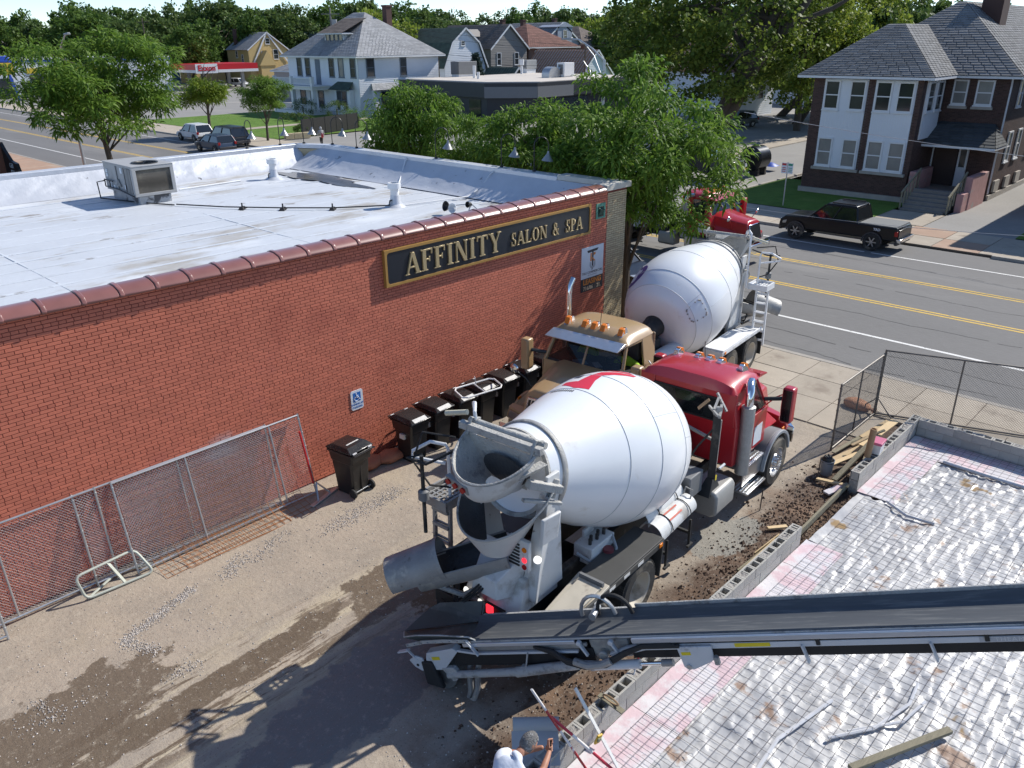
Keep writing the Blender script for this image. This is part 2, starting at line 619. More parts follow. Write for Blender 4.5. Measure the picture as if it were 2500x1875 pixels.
# ---------------------------------------------------------------- the building site: dusty lot
def lot_material():
 m = D.materials.new("dusty_lot")
 m.use_nodes = True
 t = m.node_tree
 N, L = t.nodes, t.links
 b = N["Principled BSDF"]
 tc = N.new("ShaderNodeTexCoord").outputs['Object']

 def noise(scale, st=None, det=5.0, rg=0.6, dist=0.0):
  v = tc
  if st:
   mp = N.new("ShaderNodeMapping")
   mp.inputs['Scale'].default_value = st
   L.new(tc, mp.inputs[0])
   v = mp.outputs[0]
  n = N.new("ShaderNodeTexNoise")
  n.inputs['Scale'].default_value = scale
  n.inputs['Detail'].default_value = det
  n.inputs['Roughness'].default_value = rg
  n.inputs['Distortion'].default_value = dist
  L.new(v, n.inputs['Vector'])
  return n.outputs['Fac']

 def op(o, a, c):
  n = N.new("ShaderNodeMath")
  n.operation = o
  for i, v in enumerate((a, c)):
   if hasattr(v, 'links'):
    L.new(v, n.inputs[i])
   else:
    n.inputs[i].default_value = v
  return n.outputs[0]

 def ss(f, lo, hi):
  n = N.new("ShaderNodeMapRange")
  n.interpolation_type = 'SMOOTHSTEP'
  L.new(f, n.inputs[0])
  n.inputs[1].default_value = lo
  n.inputs[2].default_value = hi
  return n.outputs[0]

 def mix(f, a, c):
  n = N.new("ShaderNodeMix")
  n.data_type = 'RGBA'
  L.new(f, n.inputs[0])
  for i, v in ((6, a), (7, c)):
   if hasattr(v, 'links'):
    L.new(v, n.inputs[i])
   else:
    n.inputs[i].default_value = (*v, 1)
  return n.outputs[2]

 def patch(cx, cy, rx, ry, ang, wob=0.9):
  """an irregular stain of its own shape on the ground, 0..1"""
  mp = N.new("ShaderNodeMapping")
  mp.vector_type = 'TEXTURE'
  mp.inputs['Location'].default_value = (cx, cy, 0)
  mp.inputs['Rotation'].default_value = (0, 0, R(ang))
  mp.inputs['Scale'].default_value = (rx, ry, 1e3)
  L.new(tc, mp.inputs[0])
  ln = N.new("ShaderNodeVectorMath")
  ln.operation = 'LENGTH'
  L.new(mp.outputs[0], ln.inputs[0])
  d = op('ADD', ln.outputs['Value'], op('MULTIPLY', op('SUBTRACT', noise(2.3, det=6.0), 0.5), wob * 2))
  return ss(d, 1.06, 0.94)
 sep = N.new("ShaderNodeSeparateXYZ")
 L.new(tc, sep.inputs[0])
 yy = sep.outputs['Y']
 xx = sep.outputs['X']
 col = mix(ss(noise(0.9), 0.35, 0.7), (0.375, 0.315, 0.25), (0.31, 0.265, 0.215))
 col = mix(ss(noise(0.35), 0.5, 0.72), col, (0.40, 0.335, 0.25))
 # pale dried slurry in the wheel lane
 lane = op('MULTIPLY', ss(yy, 10.9, 9.9), ss(yy, 7.2, 8.4))
 st = noise(1.0, (0.35, 2.6, 1.0), det=7.0, rg=0.65)
 col = mix(op('MULTIPLY', lane, ss(st, 0.46, 0.60)), col, (0.45, 0.385, 0.28))
 # muddy wheel tracks along the lane
 mud = op('MULTIPLY', op('MULTIPLY', ss(yy, 10.7, 10.1), ss(yy, 8.6, 9.1)), ss(xx, 8.5, 4.6))
 mudm = op('MULTIPLY', mud, ss(noise(1.1, (0.3, 2.6, 1.0), det=8.0, rg=0.74), 0.49, 0.53))
 col = mix(mudm, col, (0.135, 0.098, 0.066))
 col = mix(op('MULTIPLY', patch(1.6, 10.6, 1.7, 0.85, 12), 0.9), col, (0.12, 0.088, 0.06))
 col = mix(op('MULTIPLY', patch(3.6, 9.75, 2.6, 0.28, 3, 0.7), 0.95), col, (0.125, 0.092, 0.062))
 # freshly dug earth beside the block wall
 earth = op('MULTIPLY', ss(op('ADD', yy, op('MULTIPLY', op('SUBTRACT', noise(1.2), 0.5), 1.3)), 6.35, 5.7), 1.0)
 col = mix(earth, col, (0.105, 0.066, 0.044))
 col = mix(op('MULTIPLY', ss(noise(0.8), 0.48, 0.66), op('MULTIPLY', ss(yy, 7.2, 6.2), ss(xx, 16.5, 13))), col, (0.20, 0.125, 0.078))
 # wet slurry and puddles
 wet = patch(6.95, 9.75, 0.95, 0.62, 20)
 wet2 = patch(5.35, 8.0, 2.3, 0.75, 5, 0.55)
 wet3 = patch(8.0, 8.9, 1.2, 0.5, 0, 0.8)
 gr = patch(12.4, 6.1, 0.9, 0.5, -10, 0.6)
 col = mix(wet3, col, (0.16, 0.105, 0.062))
 col = mix(wet, col, (0.145, 0.112, 0.078))
 col = mix(wet2, col, (0.19, 0.185, 0.17))
 col = mix(op('MULTIPLY', gr, 0.8), col, (0.26, 0.255, 0.225))
 bl = noise(5.5, det=8.0, rg=0.75)
 col = mix(op('MULTIPLY', ss(bl, 0.52, 0.66), 0.25), col, (0.19, 0.15, 0.115))
 col = mix(op('MULTIPLY', ss(bl, 0.46, 0.34), 0.40), col, (0.50, 0.44, 0.35))
 dots = ss(noise(26.0, det=2.0), 0.63, 0.70)
 col = mix(op('MULTIPLY', dots, 0.75), col, (0.16, 0.12, 0.09))
 dots2 = ss(noise(34.0, det=2.0), 0.65, 0.70)
 col = mix(op('MULTIPLY', dots2, 0.5), col, (0.48, 0.43, 0.37))
 L.new(col, b.inputs['Base Color'])
 wall = op('MAXIMUM', op('MULTIPLY', wet, 0.45), op('MAXIMUM', op('MULTIPLY', wet2, 0.6), op('MULTIPLY', gr, 0.2)))
 L.new(op('SUBTRACT', 0.93, wall), b.inputs['Roughness'])
 bn = N.new("ShaderNodeBump")
 bn.inputs['Strength'].default_value = 0.9
 bn.inputs['Distance'].default_value = 0.025
 h = op('ADD', noise(9.0, det=8.0, rg=0.7), op('MULTIPLY', noise(2.0, (0.4, 2.5, 1), det=5.0), 0.6))
 L.new(h, bn.inputs['Height'])
 L.new(bn.outputs[0], b.inputs['Normal'])
 return m


M_lot = lot_material()


def lot_z(X, Y):
 z = (vnoise(X, Y, 3, 4, 1.4) - 0.5) * 0.035
 z += np.clip((6.2 - Y) / 1.0, 0, 1) * (vnoise(X, Y, 5, 5, 0.7) - 0.35) * 0.22 * np.clip((18.2 - X) / 2, 0, 1)
 z *= np.clip((19.0 - X) / 1.0, 0, 1)
 return z


v, f = gridmesh(-6, 18.36, 5.05, 13.9, 0.09, lot_z)
struct(link("site_ground", npmesh("site_ground", v, f, M_lot, smooth=True)))
sheet("site_ground", -60, 19.9, -60, 16, -0.06, M_lot)
# ================================================================ the brick shop building
M_brick = mk("painted_brick", (0.56, 0.165, 0.098), 0.72, vary=0.10, vscale=1.2, rnd=0.10, bump=0.15, bscale=70, fine=0.05, fscale=40,
             spots=[((0.44, 0.118, 0.072), 0.7, 0.55, 0.75), ((0.52, 0.15, 0.10), 0.9, 0.60, 0.8)])
_t = M_brick.node_tree
_b = _t.nodes["Principled BSDF"]
_src = _b.inputs['Base Color'].links[0].from_socket
_g = _t.nodes.new("ShaderNodeNewGeometry")          # chalky bloom on the wall above the leaning fence
_mp = _t.nodes.new("ShaderNodeMapping")
_mp.vector_type = 'TEXTURE'
_mp.inputs['Location'].default_value = (6.15, 13.83, 1.62)
_mp.inputs['Scale'].default_value = (.55, 5, .42)
_ln = _t.nodes.new("ShaderNodeVectorMath")
_ln.operation = 'LENGTH'
_no = _t.nodes.new("ShaderNodeTexNoise")
_no.inputs['Scale'].default_value = 5.0
_no.inputs['Detail'].default_value = 6.0
_ad = _t.nodes.new("ShaderNodeMath")
_mr = _t.nodes.new("ShaderNodeMapRange")
_mr.inputs[1].default_value, _mr.inputs[2].default_value, _mr.inputs[4].default_value = 1.35, .75, .75
_mx = _t.nodes.new("ShaderNodeMix")
_mx.data_type = 'RGBA'
_mx.inputs[7].default_value = (.58, .44, .44, 1)
for _a, _c in ((_g.outputs['Position'], _mp.inputs[0]), (_mp.outputs[0], _ln.inputs[0]), (_g.outputs['Position'], _no.inputs['Vector']), (_ln.outputs['Value'], _ad.inputs[0]), (_no.outputs['Fac'], _ad.inputs[1]), (_ad.outputs[0], _mr.inputs[0]), (_mr.outputs[0], _mx.inputs[0]), (_src, _mx.inputs[6]), (_mx.outputs[2], _b.inputs['Base Color'])):
 _t.links.new(_a, _c)
M_mortar = mk("painted_mortar", (0.15, 0.032, 0.025), 0.85, vary=0.2, vscale=3, bump=0.4)
M_tan = mk("tan_brick", (0.46, 0.38, 0.24), 0.75, vary=0.12, vscale=2, rnd=0.12, bump=0.3)
M_tanm = mk("tan_mortar", (0.20, 0.17, 0.12), 0.9)
M_cop = mk("glazed_coping", (0.25, 0.105, 0.09), 0.30, vary=0.14, vscale=2.5, rnd=0.10, coat=0.35)
M_memb = mk("silver_membrane", (0.56, 0.585, 0.62), 0.5, metal=0.0, vary=0.10, vscale=0.6, bump=0.35, bscale=9, fine=0.06, fscale=12,
   spots=[((0.42, 0.395, 0.355), 0.55, 0.52, 0.66), ((0.27, 0.24, 0.21), 1.1, 0.62, 0.70), ((0.70, 0.72, 0.74), 0.6, 0.58, 0.75)],
   stretch=(0.55, 1.0, 1.0))
M_memb2 = mk("silver_membrane_upstand", (0.58, 0.60, 0.64), 0.42, metal=0.25, vary=0.12, vscale=1.2, bump=1.2, bscale=2.2,
             spots=[((0.12, 0.12, 0.13), 3.0, 0.66, 0.72)])
M_capst = mk("limestone_cap", (0.52, 0.50, 0.45), 0.85, vary=0.15, vscale=3, spots=[((0.2, 0.19, 0.17), 4, 0.62, 0.75)])
M_blk = mk("black_paint", (0.016, 0.017, 0.018), 0.45, vary=0.2)
M_galv = mk("galvanised_steel", (0.50, 0.51, 0.52), 0.42, metal=0.75, vary=0.18, vscale=6)
M_wpaint = mk("white_paint", (0.74, 0.75, 0.76), 0.5, vary=0.08, vscale=3, spots=[((0.45, 0.42, 0.37), 4, 0.66, 0.8)])
YW = 13.83
XC = 19.42
salon = thing("shop_building", "low red painted brick shop with silver coated flat roof and tan brick corner", "building", (0, 0, 0))
# shell behind the brick skin
sh = MB()
sh.box((-9, YW + 0.007, -0.3), (XC - 0.02, YW + 0.30, 5.06))
sh.build("wall", M_mortar, salon, smooth=False)
sh = MB()
sh.box((XC - 0.32, YW + 0.31, -0.3), (XC - 0.012, 28.7, 4.98))
sh.prism([(XC - 0.32, 28.7), (XC, 28.7), (XC - 0.75, 30.1), (XC - 0.9, 29.8)], -0.3, 4.98, 'z')
sh.box((-9, 29.85, -0.3), (XC - 0.76, 30.15, 4.98))
sh.build("wall", M_tan, salon, smooth=False)

# bricks: stretchers with a header course every seventh
CH, BL, JT = 0.0645, 0.235, 0.0085
Fw_ = np.array(_fw)
cells = []
row = 0
z = 0.03
while z < 5.04:
 hdr = (row % 7 == 4)
 ln = 0.118 if hdr else BL
 x = -0.3 - (0 if hdr else (0.5 * BL if row % 2 else 0)) - rng.uniform(0, .02)
 while x < 18.50:
  x1 = min(x + ln, 18.515)
  if x1 - x > 0.04:
   cells.append((x + JT / 2, x1 - JT / 2, z + JT / 2, min(z + CH, 5.055) - JT / 2))
  x += ln
 z += CH
 row += 1
CP = Vector((0, 0, 9.0))


def in_view(p, mx=1.0):
 d = Vector(p) - CP
 zc = d.dot(_fw)
 if zc < 0.5:
  return False
 return abs(d.dot(_r2) / zc * 1945) < 1250 * mx and abs(d.dot(_u2) / zc * 1945) < 937 * mx


def brick_v(c, r_):
 x0, x1, z0, z1 = c
 j = lambda a=.0004: r_.uniform(-a, a)
 pr = r_.uniform(-0.001, 0.0012)
 ch = 0.0025
 y0, y1 = YW + 0.008, YW - pr
 V = [(x0, y0, z0), (x1, y0, z0), (x1, y0, z1), (x0, y0, z1),
         (x0 + ch + j(), y1 + j(), z0 + ch + j()), (x1 - ch + j(), y1 + j(), z0 + ch + j()),
         (x1 - ch + j(), y1 + j(), z1 - ch + j()), (x0 + ch + j(), y1 + j(), z1 - ch + j())]
 F = [(4, 5, 6, 7), (0, 1, 5, 4), (1, 2, 6, 5), (2, 3, 7, 6), (3, 0, 4, 7)]
 return V, F


vis = []
for i, c in enumerate(cells):
 p = ((c[0] + c[1]) / 2, YW, (c[2] + c[3]) / 2)
 if in_view(p) and (c[1] - c[0]) > 0.2:
  vis.append(((Vector(p) - CP).length, i))
vis.sort()
near = set(i for _, i in vis[:300])
allv, allf = [], []
rb = random.Random(3)
for i, c in enumerate(cells):
 V, F = brick_v(c, rb)
 if i in near:
  me = D.meshes.new("brick")
  cx, cz = (c[0] + c[1]) / 2, (c[2] + c[3]) / 2
  me.from_pydata([(a - cx, b2 - YW, d - cz) for a, b2, d in V], [], F)
  me.materials.append(M_brick)
  link("brick", me, salon, (cx, YW, cz))
 else:
  k = len(allv)
  allv += V
  allf += [tuple(k + q for q in ff) for ff in F]
me = npmesh("brickwork", np.array(allv), np.array(allf), M_brick)
link("brickwork", me, salon, kind='stuff')
# tan brick corner
allv, allf = [], []
z = 0.03
row = 0
while z < 4.98:
 x = 18.515
 first = 0.115 if row % 2 else BL
 while x < XC - 0.02:
  x1 = min(x + first, XC)
  if x1 > x + .03:
   V, F = brick_v((x + JT / 2, x1 - JT / 2, z + JT / 2, min(z + CH, 4.985) - JT / 2), rb)
   k = len(allv)
   allv += V
   allf += [tuple(k + q for q in ff) for ff in F]
  x = x1
  first = BL
 z += CH
 row += 1
link("tan_brickwork", npmesh("tan_brickwork", np.array(allv), np.array(allf), M_tan), salon, kind='stuff')
# stone cap at the corner and along the front
b = MB()
b.box((18.35, YW - 0.09, 5.06), (XC + 0.10, YW + 0.42, 5.22))
b.box((XC - 0.36, YW + 0.42, 5.045), (XC + 0.10, 16.2, 5.20))
b.build("cap_stone", M_capst, salon, bevel=0.012)
cp = MB()
cp.box((XC - 0.38, 16.2, 5.0), (XC + 0.08, 28.75, 5.15))
cp.prism([(XC - 0.38, 28.75), (XC + 0.08, 28.75), (XC - 0.72, 30.3), (XC - 0.95, 29.8)], 5.0, 5.15, 'z')
cp.box((-9, 29.78, 5.0), (XC - 0.75, 30.25, 5.15))
cp.build("parapet_cap", M_memb2, salon, bevel=0.015)
# glazed terracotta coping tiles with lapped collars, one by one
x = 18.34
L_ = 0.615
ct = None
while x > -3:
 if ct is None:
  b = MB()
  pr = [(-0.10, 5.05), (-0.115, 5.09), (-0.06, 5.165), (0.10, 5.215), (0.26, 5.225), (0.37, 5.19), (0.40, 5.05)]
  b.prism([(YW + u, w) for u, w in pr], 0, -L_ + 0.07, 'x')
  pr2 = [(-0.11, 5.048), (-0.128, 5.09), (-0.07, 5.182), (0.10, 5.234), (0.265, 5.244), (0.38, 5.206), (0.41, 5.048)]
  b.prism([(YW + u, w) for u, w in pr2], -L_ + 0.085, -L_ + 0.004, 'x')
  ct = b.build("coping_tile", M_cop, salon, bevel=0.014, ang=50)
  ct.location.x = x
 else:
  c = ct.copy()
  SC.collection.objects.link(c)
  c.parent = salon
  c.location.x = x
 x -= L_
# roof deck, seams, upstands
roofz = 4.33
def roof_z(X, Y):
 z_ = roofz + (vnoise(X, Y, 8, 3, 3.0) - 0.5) * 0.05
 z_ -= 0.03 * np.exp(-(((X - 16.6) / 1.4) ** 2 + ((Y - 26.4) / 2.2) ** 2))
 return z_
v, f = gridmesh(-6, 18.2, YW + 0.28, 29.0, 0.2, roof_z)
link("roof_deck", npmesh("roof_deck", v, f, M_memb, smooth=True), salon)
sm = MB()
for i in range(17):
 yy = YW + 0.6 + i * 0.92
 rr = random.Random(i)
 xx = -5.0
 while xx < 17.4:
  x2 = min(xx + rr.uniform(1.5, 4.0), 17.6)
  o = rr.uniform(-0.02, 0.02)
  sm.box((xx, yy + o - 0.06, roofz - 0.04), (x2, yy + o + 0.06, roofz + 0.012))
  xx = x2
for xx in (5.2, 10.9):
 sm.box((xx, YW + 0.4, roofz - 0.04), (xx + 0.05, 28.8, roofz + 0.010))
sm.build("membrane_seam", mk("membrane_seam", (0.60, 0.63, 0.665), 0.5, vary=0.25, vscale=1.5, spots=[((0.34, 0.33, 0.32), 1.5, 0.58, 0.7)]), salon, smooth=False)
# sloping upstand along the street front, wrinkled
def ups(u, w):   # u along y, w from bottom to top
 y_ = 14.1 + u * (29.3 - 14.1)
 x_ = 17.95 + w * (XC - 0.36 - 17.95)
 z_ = roofz + 0.0 + (w ** 1.35) * (5.02 - roofz) + 0.02
 z_ += (vnoise(np.array([y_ * 1.0]), np.array([x_ * 2.0]), 11, 3, 0.5)[0] - 0.5) * 0.05 * (1 - abs(2 * w - 1))
 return (x_ - 0.35 * (1 - w) * u, y_, z_)
MB().grid(ups, 150, 14).build("upstand", M_memb2, salon)
def ups2(u, w):
 x_ = -6 + u * (18.6 + 6)
 y_ = 29.0 + w * 0.8
 z_ = roofz + (w ** 1.2) * (5.02 - roofz) + (vnoise(np.array([x_ * 1.0]), np.array([w * 2.0]), 12, 3, 0.6)[0] - 0.5) * 0.14 * (1 - abs(2 * w - 1))
 return (x_, y_, z_)
MB().grid(ups2, 160, 12).build("upstand", M_memb2, salon)
# ponded water against the front upstand
pw = MB()
pts = []
for i in range(40):
 t = 2 * math.pi * i / 40
 rr = 1 + 0.22 * math.sin(3 * t + 1) + 0.13 * math.sin(7 * t)
 pts.append((16.95 + 0.55 * rr * math.cos(t), 25.9 + 2.7 * rr * math.sin(t), roofz + 0.022))
pw.poly(pts)
pw.build("puddle", mk("pond_water", (0.075, 0.07, 0.063), 0.12, vary=0.35, vscale=1.5, spots=[((0.16, 0.12, 0.09), 1.8, 0.55, 0.65)]), salon, smooth=False)
# ================================================================ signs and fittings on the brick wall
M_gold = mk("gold_frame", (0.36, 0.20, 0.05), 0.5, vary=0.12, vscale=5)
M_goldl = mk("letter_bronze", (0.46, 0.36, 0.20), 0.42, metal=0.35, vary=0.1)
M_signb = mk("sign_navy_black", (0.012, 0.016, 0.024), 0.38, vary=0.15)
M_orange = mk("sign_orange", (0.70, 0.24, 0.04), 0.6, vary=0.05)
M_dk = mk("sign_dark", (0.045, 0.042, 0.045), 0.6, vary=0.1)
M_signw = mk("sign_white", (0.70, 0.74, 0.78), 0.45, vary=0.05)
M_grey = mk("sign_grey", (0.42, 0.43, 0.45), 0.5)
M_rubber = mk("rubber_black", (0.020, 0.020, 0.021), 0.75, vary=0.2)
M_green = mk("verdigris", (0.10, 0.27, 0.20), 0.7, vary=0.3, vscale=8)

sign = thing("shop_sign", "long black wall sign in a gold frame reading AFFINITY SALON & SPA", "sign", (10.41, YW - 0.075, 3.985))
SW, SH = 7.24, 0.83
b = MB()
b.box((0.05, 0.0, 0.05), (SW - 0.05, 0.07, SH - 0.05))
b.build("panel", M_signb, sign, bevel=0.006)
b = MB()
f_ = 0.06
b.box((0, -0.022, 0), (SW, 0.07, f_))
b.box((0, -0.022, SH - f_), (SW, 0.07, SH))
b.box((0, -0.022, f_), (f_, 0.07, SH - f_))
b.box((SW - f_, -0.022, f_), (SW, 0.07, SH - f_))
for cx, sx in ((f_, 1), (SW - f_, -1)):
 for cz, sz in ((f_, 1), (SH - f_, -1)):
  pts = [(cx, cz)] + [(cx + sx * 0.085 * (1 - math.sin(t)), cz + sz * 0.085 * (1 - math.cos(t))) for t in [i * math.pi / 12 for i in range(7)]]
  b.prism(pts, -0.020, 0.0, 'y')
b.build("frame", M_gold, sign, bevel=0.008)

# Roman capitals drawn from thick and thin strokes with serifs
def letter(ch, h, w):
 b = MB()
 T, t, sf, sh_ = 0.20 * h, 0.075 * h, 0.10 * h, 0.055 * h   # thick, thin, serif reach, serif height
 y0, y1 = -0.045, 0.0
 P = lambda pts: b.prism(pts, y0 + rng.uniform(0, .002), y1, 'y')
 def stem(x, th=T, z0=0, z1=h):
  P([(x - th / 2, z0), (x + th / 2, z0), (x + th / 2, z1), (x - th / 2, z1)])
 def serif(x, z, th=T, up=True):
  zz = z if up else z - sh_
  P([(x - th / 2 - sf, zz), (x + th / 2 + sf, zz), (x + th / 2 + sf * .8, zz + sh_), (x - th / 2 - sf * .8, zz + sh_)])
 def slant(x0, z0, x1, z1, th):
  P([(x0 - th / 2, z0), (x0 + th / 2, z0), (x1 + th / 2, z1), (x1 - th / 2, z1)])
 def arm(x0, x1, z, th=t):
  P([(x0, z - th / 2), (x1, z - th / 2), (x1, z + th / 2), (x0, z + th / 2)])
 def ring(cx, cz, rx, rz, a0, a1, thick=T, thin=t, n=22):
  out, inn = [], []
  for i in range(n + 1):
   a = a0 + (a1 - a0) * i / n
   q = thin + (thick - thin) * abs(math.cos(a))
   out.append((cx + rx * math.cos(a), cz + rz * math.sin(a)))
   inn.append((cx + (rx - q) * math.cos(a), cz + (rz - thin - (q - thin) * 0.1) * math.sin(a)))
  for i in range(n):
   P([out[i], out[i + 1], inn[i + 1], inn[i]])
 if ch == 'A':
  slant(0.10 * w, 0, 0.47 * w, h, t * 1.2)
  slant(0.84 * w, 0, 0.50 * w, h, T)
  arm(0.26 * w, 0.72 * w, 0.33 * h)
  serif(0.10 * w, 0, t)
  serif(0.85 * w, 0, T * .8)
 elif ch in 'FL':
  stem(0.26 * w)
  serif(0.26 * w, 0)
  serif(0.26 * w, h, up=False)
  if ch == 'F':
   arm(0.26 * w, 0.94 * w, h - t / 2)
   slant(0.90 * w, h - 0.26 * h, 0.92 * w, h, t * .8)
   arm(0.26 * w, 0.70 * w, 0.52 * h)
   slant(0.70 * w, 0.40 * h, 0.70 * w, 0.64 * h, t * .8)
  else:
   arm(0.26 * w, 0.94 * w, t / 2)
   slant(0.90 * w, 0, 0.93 * w, 0.28 * h, t * .8)
 elif ch == 'I':
  stem(0.5 * w)
  serif(0.5 * w, 0)
  serif(0.5 * w, h, up=False)
 elif ch == 'N':
  stem(0.16 * w, t)
  slant(0.20 * w, h, 0.82 * w, 0, T * 1.05)
  stem(0.85 * w, t)
  serif(0.16 * w, 0, t)
  serif(0.12 * w, h, t, False)
  serif(0.85 * w, h, t, False)
 elif ch == 'T':
  stem(0.5 * w)
  serif(0.5 * w, 0)
  arm(0.06 * w, 0.94 * w, h - t / 2)
  slant(0.07 * w, h - 0.24 * h, 0.09 * w, h, t * .8)
  slant(0.93 * w, h - 0.24 * h, 0.91 * w, h, t * .8)
 elif ch == 'Y':
  stem(0.5 * w, T, 0, 0.5 * h)
  slant(0.5 * w, 0.44 * h, 0.16 * w, h, T)
  slant(0.52 * w, 0.44 * h, 0.86 * w, h, t)
  serif(0.5 * w, 0)
  serif(0.15 * w, h, T * .7, False)
  serif(0.86 * w, h, t, False)
 elif ch == 'O':
  ring(0.5 * w, 0.5 * h, 0.47 * w, 0.515 * h, 0, 2 * math.pi, n=32)
 elif ch == 'P':
  stem(0.24 * w)
  serif(0.24 * w, 0)
  ring(0.46 * w, 0.73 * h, 0.44 * w, 0.27 * h, -math.pi / 2, math.pi / 2)
  arm(0.2 * w, 0.48 * w, h - t / 2)
  arm(0.2 * w, 0.48 * w, 0.46 * h + t / 2)
 elif ch == 'S':
  ring(0.5 * w, 0.74 * h, 0.34 * w, 0.27 * h, 0.25 * math.pi, 1.5 * math.pi, T * .75, t)
  ring(0.5 * w, 0.26 * h, 0.38 * w, 0.275 * h, -0.78 * math.pi, 0.5 * math.pi, T * .75, t)
  slant(0.78 * w, 0.68 * h, 0.80 * w, h, t * .8)
  slant(0.16 * w, 0.0, 0.15 * w, 0.34 * h, t * .8)
 elif ch == '&':
  ring(0.42 * w, 0.77 * h, 0.22 * w, 0.24 * h, 0, 2 * math.pi, T * .6, t)
  ring(0.40 * w, 0.27 * h, 0.33 * w, 0.285 * h, 0.2 * math.pi, 1.95 * math.pi, T * .7, t)
  slant(0.30 * w, 0.62 * h, 0.88 * w, 0.0, T * .8)
  slant(0.70 * w, 0.25 * h, 0.86 * w, 0.50 * h, t)
 return b
def put_word(s, x0, x1, z, h):
 wd = {'A': 1.02, 'F': .84, 'I': .5, 'N': 1.05, 'T': .95, 'Y': 1.0, 'S': .74, 'L': .85, 'O': 1.0, '&': 1.0, 'P': .85}
 tot = sum(wd[c] for c in s) + 0.10 * (len(s) - 1)
 k = (x1 - x0) / tot
 x = x0
 for c in s:
  b = letter(c, h, wd[c] * k)
  o = b.build("letter", M_goldl, sign, bevel=0.004, seg=1)
  o.location = (x, 0, z)
  x += (wd[c] + 0.10) * k
put_word("AFFINITY", 0.56, 3.62, 0.17, 0.50)
put_word("SALON", 3.98, 5.36, 0.21, 0.335)
put_word("&", 5.58, 5.86, 0.21, 0.335)
put_word("SPA", 6.12, 6.85, 0.21, 0.335)

lease = thing("leasing_sign", "white property sign with an orange and black emblem above a black LEASING strip", "sign", (17.38, YW - 0.02, 2.29))
b = MB().box((0, 0, 0.385), (1.0, 0.018, 1.29))
b.build("panel", M_signw, lease)
b = MB().box((0, -0.004, 0.0), (1.0, 0.018, 0.38))
b.build("strip_panel", M_dk, lease)
b = MB()
b.prism([(0.24, 1.19), (0.76, 1.21), (0.70, 1.14), (0.28, 1.12)], -0.004, 0, 'y')
b.prism([(0.47, 0.58), (0.53, 0.66), (0.53, 1.16), (0.47, 1.16)], -0.0035, 0, 'y')
b.build("emblem", M_dk, lease)
b = MB()
b.prism([(0.39, 0.86), (0.45, 0.86), (0.45, 1.10), (0.39, 1.10)], -0.005, 0, 'y')
b.prism([(0.54, 1.01), (0.62, 1.04), (0.62, 1.10), (0.54, 1.10)], -0.005, 0, 'y')
b.prism([(0.45, 0.96), (0.50, 0.96), (0.63, 0.85), (0.55, 0.85)], -0.0055, 0, 'y')
b.build("emblem", M_orange, lease)
b = MB()
b.prism([(0.37, 0.72), (0.43, 0.72), (0.43, 0.84), (0.37, 0.84)], -0.005, 0, 'y')
b.prism([(0.57, 0.72), (0.63, 0.72), (0.63, 0.84), (0.57, 0.84)], -0.005, 0, 'y')
b.prism([(0.37, 0.715), (0.63, 0.715), (0.57, 0.65), (0.43, 0.65)], -0.005, 0, 'y')
b.build("emblem", M_grey, lease)
text("TRU COMMERCIAL", 0.10, M_dk, 0.003, "lettering", lease, (0.5, -0.002, 0.535), FACE_S, space=1.15)
text("DEVELOPMENT", 0.05, M_grey, 0.003, "lettering", lease, (0.5, -0.002, 0.455), FACE_S, space=1.3)
text("LEASING", 0.215, M_orange, 0.004, "lettering", lease, (0.5, -0.006, 0.27), FACE_S, bold=0.006)
text("716/86    21.", 0.16, mk("sign_cream", (0.72, 0.55, 0.36), 0.6), 0.004, "lettering", lease, (0.5, -0.006, 0.085), FACE_S, bold=0.003)

hc = thing("parking_sign", "small white and blue wheelchair parking sign on the brick wall", "sign", (9.255, YW - 0.016, 1.355))
M_blue = mk("sign_blue", (0.025, 0.15, 0.46), 0.5, vary=0.05)
b = MB()
w_, h_ = 0.325, 0.468
b.prism([(0.03, 0), (w_ - .03, 0), (w_, .03), (w_, h_ - .03), (w_ - .03, h_), (.03, h_), (0, h_ - .03), (0, .03)], 0, 0.012, 'y')
b.build("panel", M_signw, hc)
MB().box((0.06, -0.003, 0.20), (0.265, 0, 0.415)).build("blue_panel", M_blue, hc, smooth=False)
b = MB()
b.tube([(0.145 + 0.055 * math.cos(t), -0.005, 0.265 + 0.055 * math.sin(t)) for t in [math.pi * (0.62 + 1.25 * i / 12) for i in range(13)]], 0.009, 5)
b.tube([(0.150, -0.005, 0.365), (0.155, -0.005, 0.295), (0.205, -0.005, 0.295), (0.225, -0.005, 0.235), (0.245, -0.005, 0.235)], 0.010, 5)
b.tube([(0.150, -0.005, 0.335), (0.20, -0.005, 0.335)], 0.008, 5)
b.cyl((0.148, -0.007, 0.392), (0.148, 0, 0.392), 0.018, n=10)
b.build("wheelchair_symbol", M_signw, hc)
text("HANDICAP", 0.066, M_blue, 0.002, "lettering", hc, (w_ / 2, -0.002, 0.135), FACE_S)
text("PARKING", 0.066, M_blue, 0.002, "lettering", hc, (w_ / 2, -0.002, 0.062), FACE_S)

